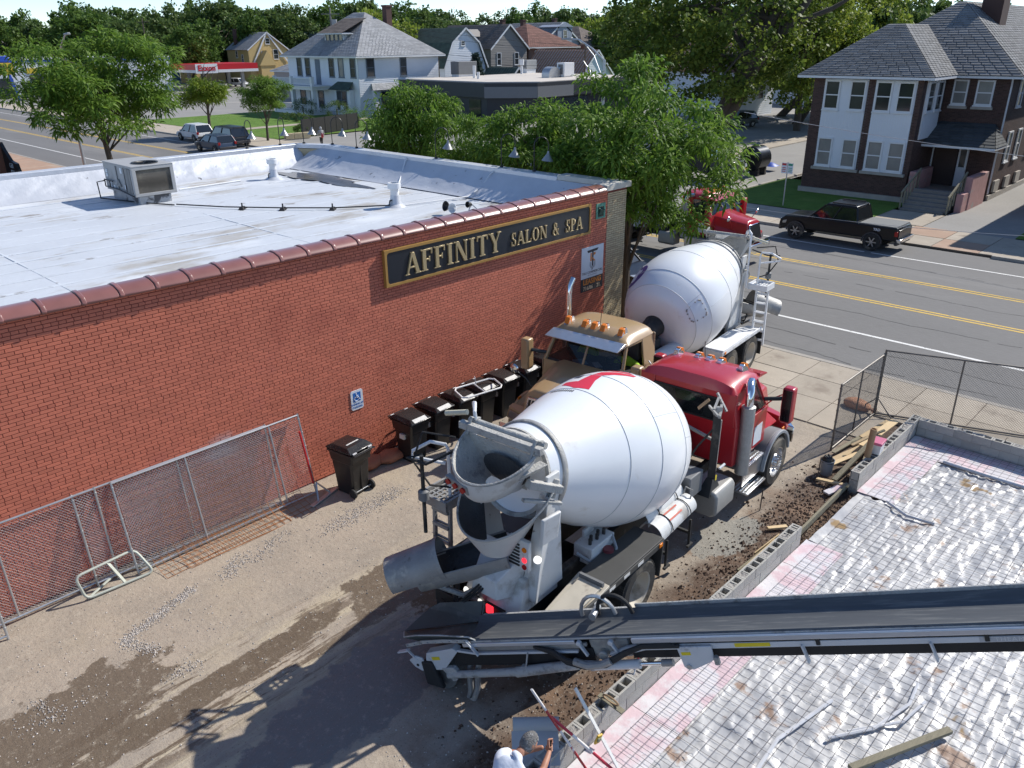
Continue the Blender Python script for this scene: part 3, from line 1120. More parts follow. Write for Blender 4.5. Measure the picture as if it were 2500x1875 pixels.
gb = thing("wall_vent", "small green metal vent hood high on the brick corner", "vent", (17.97, YW, 4.32))
b = MB()
b.box((0, -0.03, 0), (0.08, 0.0, 0.43))
b.box((0.34, -0.03, 0), (0.42, 0.0, 0.43))
b.box((0.08, -0.03, 0.33), (0.34, 0.0, 0.43))
b.box((0.08, -0.03, 0), (0.34, 0.0, 0.05))
b.build("surround", M_green, gb, bevel=0.006)
b = MB()
b.hexa([(0.10, -0.004, 0.06), (0.32, -0.004, 0.06), (0.32, 0, 0.06), (0.10, 0, 0.06), (0.12, -0.10, 0.26), (0.30, -0.10, 0.26), (0.30, 0, 0.32), (0.12, 0, 0.32)])
b.build("hood", mk("dark_green_metal", (0.02, 0.07, 0.055), 0.6), gb)

# ================================================================ on the shop roof
M_hv = mk("hvac_paint", (0.36, 0.36, 0.355), 0.55, vary=0.08, spots=[((0.26, 0.25, 0.235), 2.0, 0.55, 0.8)])
M_coil = mk("coil_grille", (0.10, 0.09, 0.075), 0.7, vary=0.25, vscale=2.5, spots=[((0.16, 0.145, 0.11), 2.5, 0.5, 0.7)])
hv = thing("rooftop_unit", "grey boxy rooftop air conditioner on a silver kerb at the left of the shop roof", "air conditioner", (10.10, 25.70, 4.33))
b = MB()
b.box((0.14, 0.10, -0.05), (1.16, 2.15, 0.26))
b.build("curb", mk("curb_dirty_silver", (0.40, 0.41, 0.42), 0.5, metal=0.3, vary=0.3, vscale=3, spots=[((0.08, 0.08, 0.085), 2.5, 0.48, 0.62)]), hv, bevel=0.02)
b = MB()
b.box((0, 0, 0.27), (1.32, 0.09, 0.36))
b.box((0, 0, 1.07), (1.32, 0.12, 1.17))
b.box((0, 0, 0.36), (0.12, 0.14, 1.07))
b.box((1.21, 0, 0.36), (1.32, 0.14, 1.07))
b.box((0.02, 0.14, 0.30), (1.30, 2.24, 1.165))
b.box((-0.015, -0.01, 1.17), (1.335, 2.26, 1.195))
b.build("casing", M_hv, hv, bevel=0.008)
b = MB().grid(lambda u, w: (0.12 + u * 1.09, 0.035 + 0.006 * math.sin(w * 260), 0.36 + w * 0.71), 1, 84)
b.build("coil_grille", M_coil, hv)
b = MB()
for yy in (0.30, 0.62, 1.2):
 b.box((-0.012, yy, 0.36), (0.02, yy + 0.025, 1.12))
b.prism([(0.95, 0.50), (1.30, 0.52), (1.12, 0.72)], -0.03, 0.02, 'x')
b.box((-0.012, 0.16, 0.36), (0.0185, 0.52, 1.1))
b.build("side_panel", mk("hvac_dark_panel", (0.22, 0.22, 0.215), 0.6), hv)
for (yy, zz, w2, h2) in ((0.78, 0.92, .11, .17), (0.62, 0.44, .10, .14), (1.95, 0.85, .10, .10), (1.95, 0.72, .10, .10), (1.75, 0.38, .13, .2), (1.5, 0.36, .1, .13)):
 MB().box((-0.006, yy, zz), (0.0195, yy + w2, zz + h2)).build("label_plate", M_signw, hv, smooth=False)
b = MB()
b.lathe([(0, 0.40), (0.035, 0.40), (0.035, 0.36), (0.0, 0.345)], (0.70, 0.62, 1.19), n=28, caps=False)
for i in range(7):
 b.lathe([(0.02, 0.05 + i * .045), (0.028, 0.055 + i * .045)], (0.70, 0.62, 1.19), n=24, caps=False)
for a in range(6):
 t = a * math.pi / 3
 b.bar((0.70, 0.62, 1.212), (0.70 + .36 * math.cos(t), 0.62 + .36 * math.sin(t), 1.212), 0.012, 0.012)
b.build("fan_guard", M_blk, hv)
MB().lathe([(0, 0.0), (0.0, 0.35)], (0.70, 0.62, 1.2), n=24).build("fan_well", mk("fan_dark", (0.012, 0.012, 0.014), 0.8), hv)
b = MB()
b.tube([(-0.05, 1.5, 0.62), (-0.05, 2.15, 0.62), (-0.05, 2.15, 0.40), (-0.05, 1.1, 0.40), (-0.05, 0.05, 0.30)], 0.022, 6)
b.tube([(-0.05, 1.75, 0.62), (-0.05, 1.75, 0.40)], 0.018, 6)
b.tube([(-0.05, 2.15, 0.58), (-0.30, 2.15, 0.56), (-0.30, 2.1, 0.05), (0.2, 0.4, 0.05), (0.75, -0.9, 0.05)], 0.022, 6)
b.build("gas_pipe", M_blk, hv)

def roof_vent(lbl, x, y):
 t = thing("roof_vent", lbl, "vent", (x, y, 4.33), 0, "white vent pipes on the shop roof")
 b = MB().lathe([(-0.03, 0.40), (0.03, 0.30), (0.10, 0.19), (0.22, 0.15), (0.36, 0.135)], n=24)
 b.build("flashing", M_memb2, t)
 b = MB().lathe([(0.30, 0.125), (0.58, 0.125)], n=24)
 b.build("pipe", M_wpaint, t)
 b = MB().lathe([(0.55, 0.16), (0.56, 0.20), (0.72, 0.20), (0.73, 0.185), (0.73, 0.15), (0.60, 0.14)], n=24, caps=False)
 b.build("cap", M_wpaint, t)
 MB().lathe([(0.67, 0), (0.67, 0.155)], n=20).build("cap_opening", M_dk, t)
 MB().tube([(-0.13, 0, 0.22), (-0.2, 0, 0.22), (-0.22, 0, 0.16), (-0.22, 0, 0.02)], 0.018, 6).build("side_pipe", M_blk, t)
 return t
roof_vent("white mushroom topped vent pipe beside the ponded water", 15.80, 27.2)
roof_vent("white mushroom topped vent pipe nearest the wall sign", 15.37, 19.55)

pl = thing("gas_line", "long thin black gas pipe on rubber blocks across the silver roof", "pipe", (0, 0, 0))
ptsg = [(10.9, 24.75, 4.40), (11.7, 23.2, 4.40), (12.79, 21.72, 4.40), (13.79, 20.58, 4.40), (15.1, 19.5, 4.42), (15.14, 19.5, 4.55), (15.25, 19.52, 4.56)]
MB().tube(ptsg, 0.021, 6).build("pipe", M_blk, pl)
for (x, y) in ((12.02, 22.75), (12.79, 21.72), (13.79, 20.58)):
 b = MB().at((x, y, 4.33), (0, 0, R(-47)))
 b.hexa([(-0.09, -0.19, 0), (0.09, -0.19, 0), (0.09, 0.19, 0), (-0.09, 0.19, 0), (-0.045, -0.10, 0.09), (0.045, -0.10, 0.09), (0.045, 0.10, 0.09), (-0.045, 0.10, 0.09)])
 b.box((-0.02, -0.01, 0.09), (0.02, 0.01, 0.20))
 b.build("support_block", M_rubber, pl)
cd = MB().tube([(12.25, 27.4, 4.38), (14.64, 27.55, 4.38)], 0.03, 6)
tag(cd.build("conduit", M_wpaint), "straight white conduit lying on the roof behind the air conditioner", "pipe")
cd = MB().tube([(19.05, 23.4, 5.1), (18.75, 23.2, 4.85), (18.45, 23.0, 4.6), (17.9, 22.5, 4.42), (16.0, 20.2, 4.38)], 0.024, 6)
tag(cd.build("conduit", M_wpaint), "white bent conduit dropping from the parapet behind the nearer vent", "pipe")
cd = MB().tube([(19.1, 18.9, 5.1), (18.9, 18.95, 4.95), (18.5, 18.95, 4.6), (17.77, 18.85, 4.40), (15.6, 19.4, 4.37)], 0.024, 6)
tag(cd.build("conduit", M_wpaint), "white bent conduit dropping from the parapet by the rooftop floodlights", "pipe")

fl = thing("floodlight", "old pair of round floodlight heads lying on the roof behind the sign", "lamp", (15.7, 17.45, 4.35), R(-40))
def head(b, p, d, r):
 b.lathe([(0, 0.03), (0.02, 0.06), (0.10, r * .85), (0.15, r), (0.155, r * .94), (0.10, r * .7)], p, d, n=18, caps=False)
b = MB(); head(b, (0, 0, 0.2), (-0.8, -0.5, 0.25), 0.15); b.build("lamp_head", M_blk, fl)
b = MB(); head(b, (0.16, -0.18, 0.18), (-0.6, -0.75, 0.2), 0.14); b.build("lamp_head", M_wpaint, fl)
b = MB(); head(b, (0.62, -0.28, 0.30), (-0.7, -0.6, 0.1), 0.09); b.build("lamp_head", M_blk, fl)
b = MB()
b.tube([(0.0, 0, 0.2), (0.05, 0, 0.02), (0.3, -0.35, 0.03), (0.5, -0.4, 0.05), (0.62, -0.28, 0.3)], 0.016, 6)
b.tube([(0.16, -0.1, 0.25), (0.62, -0.28, 0.32), (0.85, -0.42, 0.12), (0.95, -0.5, 0.05), (1.0, -0.42, 0.12)], 0.018, 6)
b.build("bracket", M_galv, fl)

# gooseneck lamps along the parapet of the two street fronts
M_shade = mk("lamp_shade_metal", (0.36, 0.37, 0.38), 0.35, metal=0.5, vary=0.1)
def gooseneck(i, x, y, rz, lbl):
 t = thing("gooseneck_lamp", lbl, "lamp", (x, y, 5.15), rz, "gooseneck lamps along the shop parapet")
 b = MB()
 b.cyl((0, 0, 0), (0, 0, 0.05), 0.06, n=10)
 b.tube([(0, 0, 0), (0, 0, 0.80)] + [(0.23 - 0.23 * math.cos(a), 0, 0.80 + 0.25 * math.sin(a)) for a in [math.pi * k / 8 for k in range(1, 9)]] + [(0.46, 0, 0.62)], 0.017, 6)
 b.build("arm", M_blk, t)
 b = MB().lathe([(0, 0.03), (-0.10, 0.05), (-0.13, 0.075), (-0.30, 0.19), (-0.31, 0.185), (-0.15, 0.06)], (0.46, 0, 0.62), (0.12, 0, 1), n=16, caps=False)
 b.build("lamp_shade", M_shade, t)
 return t
_gl = [(16.42, 30.02, 90, "gooseneck lamp farthest left, its shade in front of the dark parked cars"),
       (17.9, 30.02, 90, "gooseneck lamp whose shade hangs in front of the green front lawn"),
       (18.85, 29.75, 60, "gooseneck lamp just left of the pedestrian in grey"),
       (19.42, 28.55, 20, "gooseneck lamp just right of the pedestrian in grey"),
       (19.34, 26.8, 0, "gooseneck lamp standing against the left edge of the street trees"),
       (19.34, 22.1, 0, "gooseneck lamp in front of the middle of the left street trees"),
       (19.34, 18.85, 0, "gooseneck lamp second from the red wall end of the parapet"),
       (19.34, 17.4, 0, "gooseneck lamp nearest the red wall end of the parapet")]
for i, (x, y, a, l_) in enumerate(_gl):
 gooseneck(i, x, y, R(a + (-38 if a < 10 else -60)), l_)
# ================================================================ along the wall: bins, fence panels, sandbags
M_bin = mk("bin_plastic", (0.014, 0.014, 0.015), 0.38, vary=0.2, vscale=4, spots=[((0.10, 0.095, 0.088), 5.0, 0.62, 0.80)], rvary=0.1)
M_lid = mk("lid_plastic", (0.016, 0.016, 0.017), 0.28, vary=0.2, vscale=4, spots=[((0.13, 0.125, 0.118), 2.6, 0.56, 0.78)], rvary=0.12)
M_stick = mk("sticker_white", (0.62, 0.62, 0.60), 0.6, vary=0.2, vscale=25, spots=[((0.16, 0.16, 0.16), 28, 0.60, 0.66)])
def bin_parts(t, sticker=True, lidtext=False):
 """wheeled bin, front towards -Y, wheels and hinge bar towards +Y"""
 b = MB()
 def ring(w, d0, d1, z, c=0.035):
  return [(-w + c, d0, z), (w - c, d0, z), (w, d0 + c, z), (w, d1 - c, z), (w - c, d1, z), (-w + c, d1, z), (-w, d1 - c, z), (-w, d0 + c, z)]
 rings = [ring(0.235, -0.27, 0.24, 0.015), ring(0.245, -0.29, 0.25, 0.30), ring(0.27, -0.335, 0.28, 0.78), ring(0.285, -0.35, 0.33, 0.80), ring(0.30, -0.385, 0.345, 1.0),
             ring(0.325, -0.41, 0.375, 1.0), ring(0.325, -0.41, 0.375, 1.045), ring(0.30, -0.385, 0.35, 1.045)]
 vs = [p for r_ in rings for p in r_]
 fs = [tuple(range(7, -1, -1))]
 for i in range(len(rings) - 1):
  for k in range(8):
   fs.append((i * 8 + k, i * 8 + (k + 1) % 8, (i + 1) * 8 + (k + 1) % 8, (i + 1) * 8 + k))
 b.add(vs, fs)
 b.box((-0.02, 0.25, 0.06), (0.02, 0.275, 0.72))
 b.build("body", M_bin, t, bevel=0.008, ang=25)
 b = MB()
 a = [(-0.315, -0.425, 1.05), (0.315, -0.425, 1.05), (0.33, 0.36, 1.07), (-0.33, 0.36, 1.07)]
 m_ = [(-0.315, -0.425, 1.085), (0.315, -0.425, 1.085), (0.33, 0.36, 1.10), (-0.33, 0.36, 1.10)]
 c = [(-0.235, -0.28, 1.15), (0.235, -0.28, 1.15), (0.27, 0.20, 1.175), (-0.27, 0.20, 1.175)]
 b.add(a + m_ + c, [(0, 3, 2, 1)] + [(i, (i + 1) % 4, 4 + (i + 1) % 4, 4 + i) for i in range(4)] + [(4 + i, 4 + (i + 1) % 4, 8 + (i + 1) % 4, 8 + i) for i in range(4)] + [(8, 9, 10, 11)])
 b.build("lid", M_lid, t, bevel=0.012, ang=25)
 b = MB()
 b.tube([(-0.30, 0.36, 1.03), (-0.30, 0.44, 1.06), (0.30, 0.44, 1.06), (0.30, 0.36, 1.03)], 0.014, 6)
 b.build("handle", M_bin, t)
 MB().cyl((-0.26, 0.27, 0.10), (0.26, 0.27, 0.10), 0.012, n=8).build("axle", M_galv, t)
 for sx in (-1, 1):
  b = MB().lathe([(0, 0.05), (0.005, 0.105), (0.045, 0.105), (0.05, 0.05)], (sx * 0.27 - 0.025, 0.27, 0.105), (1, 0, 0), n=18)
  b.build("wheel", M_rubber, t)
 if sticker:
  b = MB().at((0, -0.355, 1.121), (R(24), 0, 0))
  b.box((-0.20, -0.062, 0.0), (0.20, 0.055, 0.004))
  b.build("sticker", M_stick, t)
 MB().box((-0.325, -0.12, 0.62), (-0.262, 0.03, 0.74)).build("side_sticker", M_stick, t, smooth=False)
 for i, x in enumerate((-0.22, 0.22)):
  MB().box((x - 0.05, 0.36, 1.075), (x + 0.05, 0.385, 1.10)).build("hinge", M_wpaint, t, smooth=False)  # white colour stands in for the glints on the hinges
 return t
_binx = [(10.36, 12.78, 2, "black wheelie bin at the near end of the row, its lid dusty"),
         (11.17, 12.86, 4, "black wheelie bin with a white strip, second of the row from the sandbags"),
         (11.95, 12.84, 1, "black wheelie bin carrying the left end of the white tube frame"),
         (12.72, 12.90, 3, "black wheelie bin carrying the right end of the white tube frame"),
         (13.52, 12.91, 2, "black wheelie bin just beyond the white tube frame"),
         (14.36, 12.95, 3, "black wheelie bin at the far end of the row beside the tan bonnet"),
         (15.2, 12.97, 0, "black wheelie bin half hidden behind the tan truck's mirror")]
first = None
for i, (x, y, a, l_) in enumerate(_binx):
 if first is None:
  first = bin_parts(thing("wheelie_bin", l_, "bin", (x, y + 0.38, 0), R(a), "black wheelie bins along the brick wall"))
  o = first
 else:
  o = dup(first, None, l_, (x, y + 0.38, 0), R(a))
 o.scale = (0.97, 0.97, 0.97)
wb = bin_parts(thing("wheelie_bin", "black wheelie bin standing alone beside the leaning fence, wheels towards the lot", "bin", (8.53, 12.94, 0), R(188), "black wheelie bins along the brick wall"), False)
b = MB().box((-0.17, 0.06, 1.178), (0.17, 0.10, 1.181))
b.build("lid_print", M_stick, wb, smooth=False)
tf = MB()
tf.tube([(11.78, 12.70, 1.19), (12.72, 12.52, 1.20), (12.85, 12.62, 1.2), (12.98, 13.0, 1.21), (12.90, 13.12, 1.21), (11.95, 13.30, 1.20), (11.83, 13.2, 1.2), (11.70, 12.80, 1.19)], 0.022, 8, True)
tf.tube([(12.28, 12.62, 1.20), (12.44, 13.20, 1.20)], 0.016, 6)
tf.tube([(12.44, 13.1, 1.2), (12.42, 13.12, 1.42)], 0.010, 6)
tag(tf.build("metal_hoop", M_wpaint), "white bent tube frame lying across the lids of two bins", "frame")

# sandbags
def sandbag(lbl, x, y, rz, m_, sx=1.0, grp="sandbags"):
 def fn(u, v):
  a, t = u * 2 * math.pi, (v - 0.5) * math.pi
  p = 2.6
  ce = lambda q: math.copysign(abs(math.cos(q)) ** (2 / p), math.cos(q))
  se = lambda q: math.copysign(abs(math.sin(q)) ** (2 / p), math.sin(q))
  X, Y, Z = 0.36 * sx * ce(t) * ce(a), 0.23 * ce(t) * se(a), 0.135 * math.sin(t)
  nz = vnoise(np.array([X * 3 + x]), np.array([Y * 3 + Z * 4 + y]), 21, 3, 0.5)[0] - 0.5
  k = 1 + nz * 0.22
  return (X * k, Y * k, max(0.0, 0.115 + Z * (1 + nz * .5)))
 t = thing("sandbag", lbl, "sandbag", (x, y, 0.0), rz, grp)
 MB().grid(fn, 28, 14).build("sack", m_, t)
 b = MB()
 for i in range(7):
  a = i * 0.9
  b.add([(-0.33 * sx, 0.02 * math.sin(a), 0.13), (-0.50 * sx, 0.10 * math.sin(a), 0.13 + 0.07 * math.cos(a)), (-0.48 * sx, 0.10 * math.sin(a + .7), 0.13 + 0.07 * math.cos(a + .7))], [(0, 1, 2)])
 b.build("tied_neck", m_, t, smooth=False)
 return t
M_sb = mk("orange_sack", (0.40, 0.165, 0.095), 0.85, vary=0.2, vscale=5, bump=0.6, bscale=90)
M_sb2 = mk("orange_sack_faded", (0.55, 0.27, 0.15), 0.85, vary=0.3, vscale=5, bump=0.6, bscale=90)
sandbag("orange sandbag lying against the nearest bin of the row", 9.90, 13.40, R(170), M_sb)
sandbag("orange sandbag slumped between the lone bin and the other sandbag", 9.38, 13.48, R(20), M_sb, 0.85)
sandbag("orange sandbag on the foot of the street fence at the corner", 20.05, 6.55, R(75), M_sb2, 1.05)

# chain link panels
M_wire = mk("chain_wire", (0.60, 0.60, 0.60), 0.5, metal=0.4, vary=0.1)
M_wired = mk("chain_wire_dark", (0.13, 0.12, 0.11), 0.6, metal=0.3, vary=0.2)
M_postd = mk("post_weathered", (0.17, 0.155, 0.14), 0.55, metal=0.5, vary=0.25, vscale=4)
def link_mesh(b, w, h, x0=0.04, z0=0.10, s=0.058, r=0.0026, clipz=None):
 """woven diamond wires, each a thin zigzag run cut to the frame"""
 x1, z1 = w - 0.04, h - 0.03
 for sg in (1, -1):
  n = int((x1 - x0 + z1 - z0) / s)
  for i in range(-1, n + 1):
   c = i * s
   pts = []
   if sg == 1:
    ax, az = x0 + c, z0
    t0 = max(0, x0 - ax)
    ax2 = x0 + c - (z1 - z0)
    p = (min(x1, x0 + c), z0 + max(0, c - (x1 - x0)))
    q = (max(x0, x0 + c - (z1 - z0)), z0 + min(z1 - z0, c))
   else:
    p = (max(x0, x1 - c), z0 + max(0, c - (x1 - x0)))
    q = (min(x1, x1 - c + (z1 - z0)), z0 + min(z1 - z0, c))
   if abs(p[0] - q[0]) < 0.02:
    continue
   b.cyl((p[0], sg * 0.003, p[1]), (q[0], sg * 0.003, q[1]), r, n=3, caps=False)
def fence_panel(lbl, loc, rz, lean, w, h, mp, mw, mids=(0.33, 0.66), grp=None, s=0.058, r=0.0026, feet=0.0, tr=0.021):
 t = thing("chain_link_fence", lbl, "fence", loc, 0, grp)
 t.rotation_euler = (lean, 0, rz)
 b = MB()
 b.tube([(0, 0, h), (w, 0, h)], tr, 8)
 b.build("top_rail", mp, t)
 MB().tube([(0, 0, 0.07), (w, 0, 0.07)], tr, 8).build("bottom_rail", mp, t)
 for x in (0.0, w):
  MB().tube([(x, 0, -feet), (x, 0, h + 0.03)], tr, 8).build("post", mp, t)
 for u in mids:
  MB().tube([(w * u, 0, 0.07), (w * u, 0, h)], tr * 0.8, 8).build("post", mp, t)
 b = MB()
 link_mesh(b, w, h, s=s, r=r)
 b.build("wire_mesh", mw, t, smooth=False, kind='stuff')
 b = MB()
 for i in range(6):
  for x in (0.0, w):
   z = 0.2 + i * (h - 0.3) / 5
   b.cyl((x, 0, z), (x, 0, z + 0.03), tr * 1.35, n=8)
 b.build("tension_band", mp, t, kind='stuff')
 return t
G1 = "galvanised fence panels leaning on the brick wall"
fence_panel("chain link panel in front of the rusty wire, red pole at its end", (4.0, 13.36, 0.0), 0, R(-12.5), 3.85, 1.82, M_galv, M_wire, (0.355, 0.82), G1)
fence_panel("chain link panel half hidden behind the front leaning panel", (3.35, 13.56, 0.0), 0, R(-7.5), 3.75, 1.80, M_galv, M_wire, (0.5,), G1)
fence_panel("chain link panel at the left edge, left of the doubled posts", (-0.02, 13.6, 0.0), 0, R(-5.5), 3.74, 1.80, M_galv, M_wire, (0.56,), G1)
fence_panel("galvanised frame end standing nearest the camera at the left edge", (-1.95, 13.22, 0.0), 0, R(-8), 3.73, 1.3, M_galv, M_wire, (0.5,), G1)
rp = MB().cyl((7.80, 13.36, 0.3), (7.73, 13.55, 1.5), 0.022, n=10)
M_red = mk("red_paint", (0.52, 0.018, 0.022), 0.45, vary=0.12, vscale=4)
tag(rp.build("pole", M_red), "thin red pole leaning on the end of the leaning fence panel", "pole")
ft = thing("ground_stand", "flat steel fence foot standing in the bin's shadow", "fence foot", (7.87, 13.1, 0.0), R(18))
MB().box((-0.42, -0.05, 0.01), (0.42, 0.05, 0.05)).build("bar", M_galv, ft, bevel=0.005)
b = MB()
b.bar((-0.2, 0.0, 0.05), (0, 0.18, 0.35), 0.03, 0.03)
b.bar((0.2, 0.0, 0.05), (0, 0.18, 0.35), 0.03, 0.03)
b.build("brace", M_galv, ft)
# bent barrier frame
br = thing("barrier_frame", "rounded bent tube barrier frame lying against the left fence panels", "barrier", (0, 0, 0))
def rrect(p0, p1, p2, p3, c=0.12, n=4):
 P_ = [Vector(p) for p in (p0, p1, p2, p3)]
 out = []
 for i in range(4):
  a, m_, d = P_[i - 1], P_[i], P_[(i + 1) % 4]
  e, f2 = m_ + (a - m_).normalized() * c, m_ + (d - m_).normalized() * c
  for k in range(n + 1):
   t = k / n
   out.append((1 - t) ** 2 * e + 2 * t * (1 - t) * m_ + t * t * f2)
 return out
M_galv2 = mk("pale_worn_tube", (0.46, 0.48, 0.42), 0.55, metal=0.3, vary=0.2, vscale=5, spots=[((0.06, 0.33, 0.13), 3.0, 0.70, 0.73)])
b = MB().tube(rrect((3.05, 13.30, 0.03), (4.22, 13.22, 0.03), (4.05, 13.50, 0.47), (2.98, 13.40, 0.48)), 0.026, 8, True)
b.build("frame_tube", M_galv2, br)
MB().bar((3.72, 13.26, 0.02), (3.55, 13.46, 0.48), 0.06, 0.02).build("cross_bar", M_galv2, br)
MB().tube([(3.08, 13.30, 0.03), (3.75, 13.66, 0.06), (4.3, 13.45, 0.05)], 0.024, 8).build("foot_tube", M_galv2, br)
# rusty wire sheet bowed against the wall behind the panels
M_rust = mk("rusty_wire", (0.36, 0.13, 0.035), 0.85, vary=0.3, vscale=8)
rm = thing("rusty_wire_sheet", "rust brown welded wire sheets bowed between the panels and the wall", "wire mesh", (4.3, 12.85, 0))
prof = [(0, 0.015), (0.20, 0.02), (0.42, 0.06), (0.58, 0.16), (0.70, 0.35), (0.78, 0.62), (0.86, 1.0), (0.93, 1.42)]
def pf(s):
 L_tot = 0
 ds = [0]
 for i in range(1, len(prof)):
  L_tot += math.hypot(prof[i][0] - prof[i - 1][0], prof[i][1] - prof[i - 1][1])
  ds.append(L_tot)
 s *= L_tot
 for i in range(1, len(prof)):
  if s <= ds[i] + 1e-9:
   t = (s - ds[i - 1]) / (ds[i] - ds[i - 1])
   return (prof[i - 1][0] + t * (prof[i][0] - prof[i - 1][0]), prof[i - 1][1] + t * (prof[i][1] - prof[i - 1][1]))
 return prof[-1]
for k, (x0, w, oy) in enumerate(((0.0, 2.6, 0.0), (0.45, 2.75, -0.03))):
 b = MB()
 for i in range(15):
  y_, z_ = pf(i / 14)
  b.tube([(x0 + w * j / 6, y_ + oy + 0.012 * math.sin(j * 2 + i), z_ + 0.01 * math.sin(j + i * 3)) for j in range(7)], 0.0048, 4)
 for j in range(19):
  b.tube([(x0 + w * j / 18,) + tuple((pf(i / 9)[0] + oy + 0.006, pf(i / 9)[1] + 0.006)) for i in range(10)], 0.0042, 4)
 b.build("wire_sheet", M_rust, rm, kind='stuff')
# gravel spill and pebbles
M_grav = mk("gravel", (0.46, 0.42, 0.38), 0.9, vary=0.1, rnd=0.45)
pts = []
gr_ = np.random.default_rng(5)
def streak(p, q, w, n, jit=0.0):
 for i in range(n):
  t = gr_.random()
  x = p[0] + (q[0] - p[0]) * t + gr_.normal() * w
  y = p[1] + (q[1] - p[1]) * t + gr_.normal() * w
  pts.append((x, y))
streak((3.05, 11.75), (4.5, 12.25), 0.06, 900)
streak((3.05, 11.75), (3.35, 11.1), 0.07, 300)
streak((5.05, 12.1), (5.6, 12.5), 0.10, 320)
streak((5.6, 12.2), (6.6, 12.6), 0.10, 260)
streak((7.2, 12.0), (9.2, 12.2), 0.14, 900)
streak((1.6, 11.4), (1.75, 10.9), 0.07, 90)
streak((1.2, 10.9), (2.2, 10.9), 0.15, 110)
streak((3.2, 10.4), (3.7, 10.4), 0.08, 120)
for _ in range(1500):
 pts.append((gr_.uniform(0.5, 16), gr_.uniform(9.0, 13.5)))
for _ in range(900):
 pts.append((gr_.uniform(4.5, 17), gr_.uniform(5.2, 7.2)))
pts = np.array(pts)
n = len(pts)
oct_ = np.array([(1, 0, 0), (0, 1, 0), (-1, 0, 0), (0, -1, 0), (0, 0, 0.9), (0, 0, -0.5)], float)
of = np.array([(0, 1, 4), (1, 2, 4), (2, 3, 4), (3, 0, 4)])
sz = gr_.uniform(0.006, 0.017, n)
V = oct_[None] * (sz[:, None, None] * gr_.uniform(0.7, 1.3, (n, 6, 1)))
an = gr_.uniform(0, 6.28, n)
ca, sa = np.cos(an)[:, None], np.sin(an)[:, None]
V = np.stack([V[..., 0] * ca - V[..., 1] * sa, V[..., 0] * sa + V[..., 1] * ca, V[..., 2]], -1)
V[..., 0] += pts[:, 0:1]
V[..., 1] += pts[:, 1:2]
V[..., 2] += (lot_z(pts[:, 0], pts[:, 1]) + 0.005)[:, None]
F = (of[None] + 6 * np.arange(n)[:, None, None]).reshape(-1, 3)
o = link("gravel", npmesh("gravel", V.reshape(-1, 3), F, M_grav), kind='stuff')
o['label'] = "scattered pale gravel and pebbles on the dusty lot"
# dark clods of earth by the block wall
n = 2600
pts = np.stack([gr_.uniform(5.2, 16.4, n), 5.08 + np.abs(gr_.normal(0, 0.55, n))], 1)
pts2 = np.stack([gr_.uniform(13.2, 16.0, 500), gr_.uniform(5.0, 5.9, 500)], 1)
pts3 = np.stack([gr_.uniform(13.0, 15.7, 700), gr_.uniform(4.0, 4.95, 700) * 0 + gr_.uniform(4.72, 5.1, 700)], 1)
pts = np.concatenate([pts, pts2, pts3])
n = len(pts)
sz = gr_.gamma(2.0, 0.0055, n) + 0.005
V = oct_[None] * (sz[:, None, None] * gr_.uniform(0.6, 1.4, (n, 6, 1)))
an = gr_.uniform(0, 6.28, n)
ca, sa = np.cos(an)[:, None], np.sin(an)[:, None]
V = np.stack([V[..., 0] * ca - V[..., 1] * sa, V[..., 0] * sa + V[..., 1] * ca, V[..., 2]], -1)
V[..., 0] += pts[:, 0:1]
V[..., 1] += pts[:, 1:2]
V[..., 2] += (np.where(pts[:, 1] > 5.05, lot_z(pts[:, 0], pts[:, 1]), 0.0) + 0.006)[:, None]
F = (of[None] + 6 * np.arange(n)[:, None, None]).reshape(-1, 3)
o = link("earth_clods", npmesh("earth_clods", V.reshape(-1, 3), F, mk("earth", (0.10, 0.062, 0.042), 0.95, vary=0.2, rnd=0.35)), kind='stuff')
o['label'] = "loose dark brown earth clods along the block wall"
# ================================================================ block walls, slab preparation, street fence
M_cmu = mk("concrete_block", (0.40, 0.385, 0.35), 0.92, vary=0.14, vscale=4, bump=0.5, bscale=70, rnd=0.10, spots=[((0.29, 0.275, 0.25), 3, 0.58, 0.75)])
M_grout = mk("mortar_grey", (0.33, 0.31, 0.285), 0.95, vary=0.25, vscale=8, bump=1.0, bscale=40)
def block_mesh(l=0.39, w=0.19, h=0.19, name="block"):
 b = MB()
 t = 0.033
 L2 = l / 2
 xs = [-L2, -L2 + t, -t / 2, t / 2, L2 - t, L2]
 ys = [-w / 2, -w / 2 + t, w / 2 - t, w / 2]
 for zz in (h,):
  for i in range(5):
   for j in range(3):
    if j == 1 and i in (1, 3):
     continue
    b.quad((xs[i], ys[j], zz), (xs[i + 1], ys[j], zz), (xs[i + 1], ys[j + 1], zz), (xs[i], ys[j + 1], zz))
 for i in (1, 3):
  x0, x1, y0, y1 = xs[i], xs[i + 1], ys[1], ys[2]
  for (a, c) in (((x0, y0), (x1, y0)), ((x1, y0), (x1, y1)), ((x1, y1), (x0, y1)), ((x0, y1), (x0, y0))):
   b.quad((a[0], a[1], h), (a[0], a[1], 0.01), (c[0], c[1], 0.01), (c[0], c[1], h))
 for (a, c) in (((-L2, ys[0]), (L2, ys[0])), ((L2, ys[0]), (L2, ys[3])), ((L2, ys[3]), (-L2, ys[3])), ((-L2, ys[3]), (-L2, ys[0]))):
  b.quad((a[0], a[1], 0), (c[0], c[1], 0), (c[0], c[1], h), (a[0], a[1], h))
 return b.mesh(name, M_cmu, smooth=False)
ME_blk = block_mesh()
ME_half = block_mesh(0.19, 0.19, 0.19)
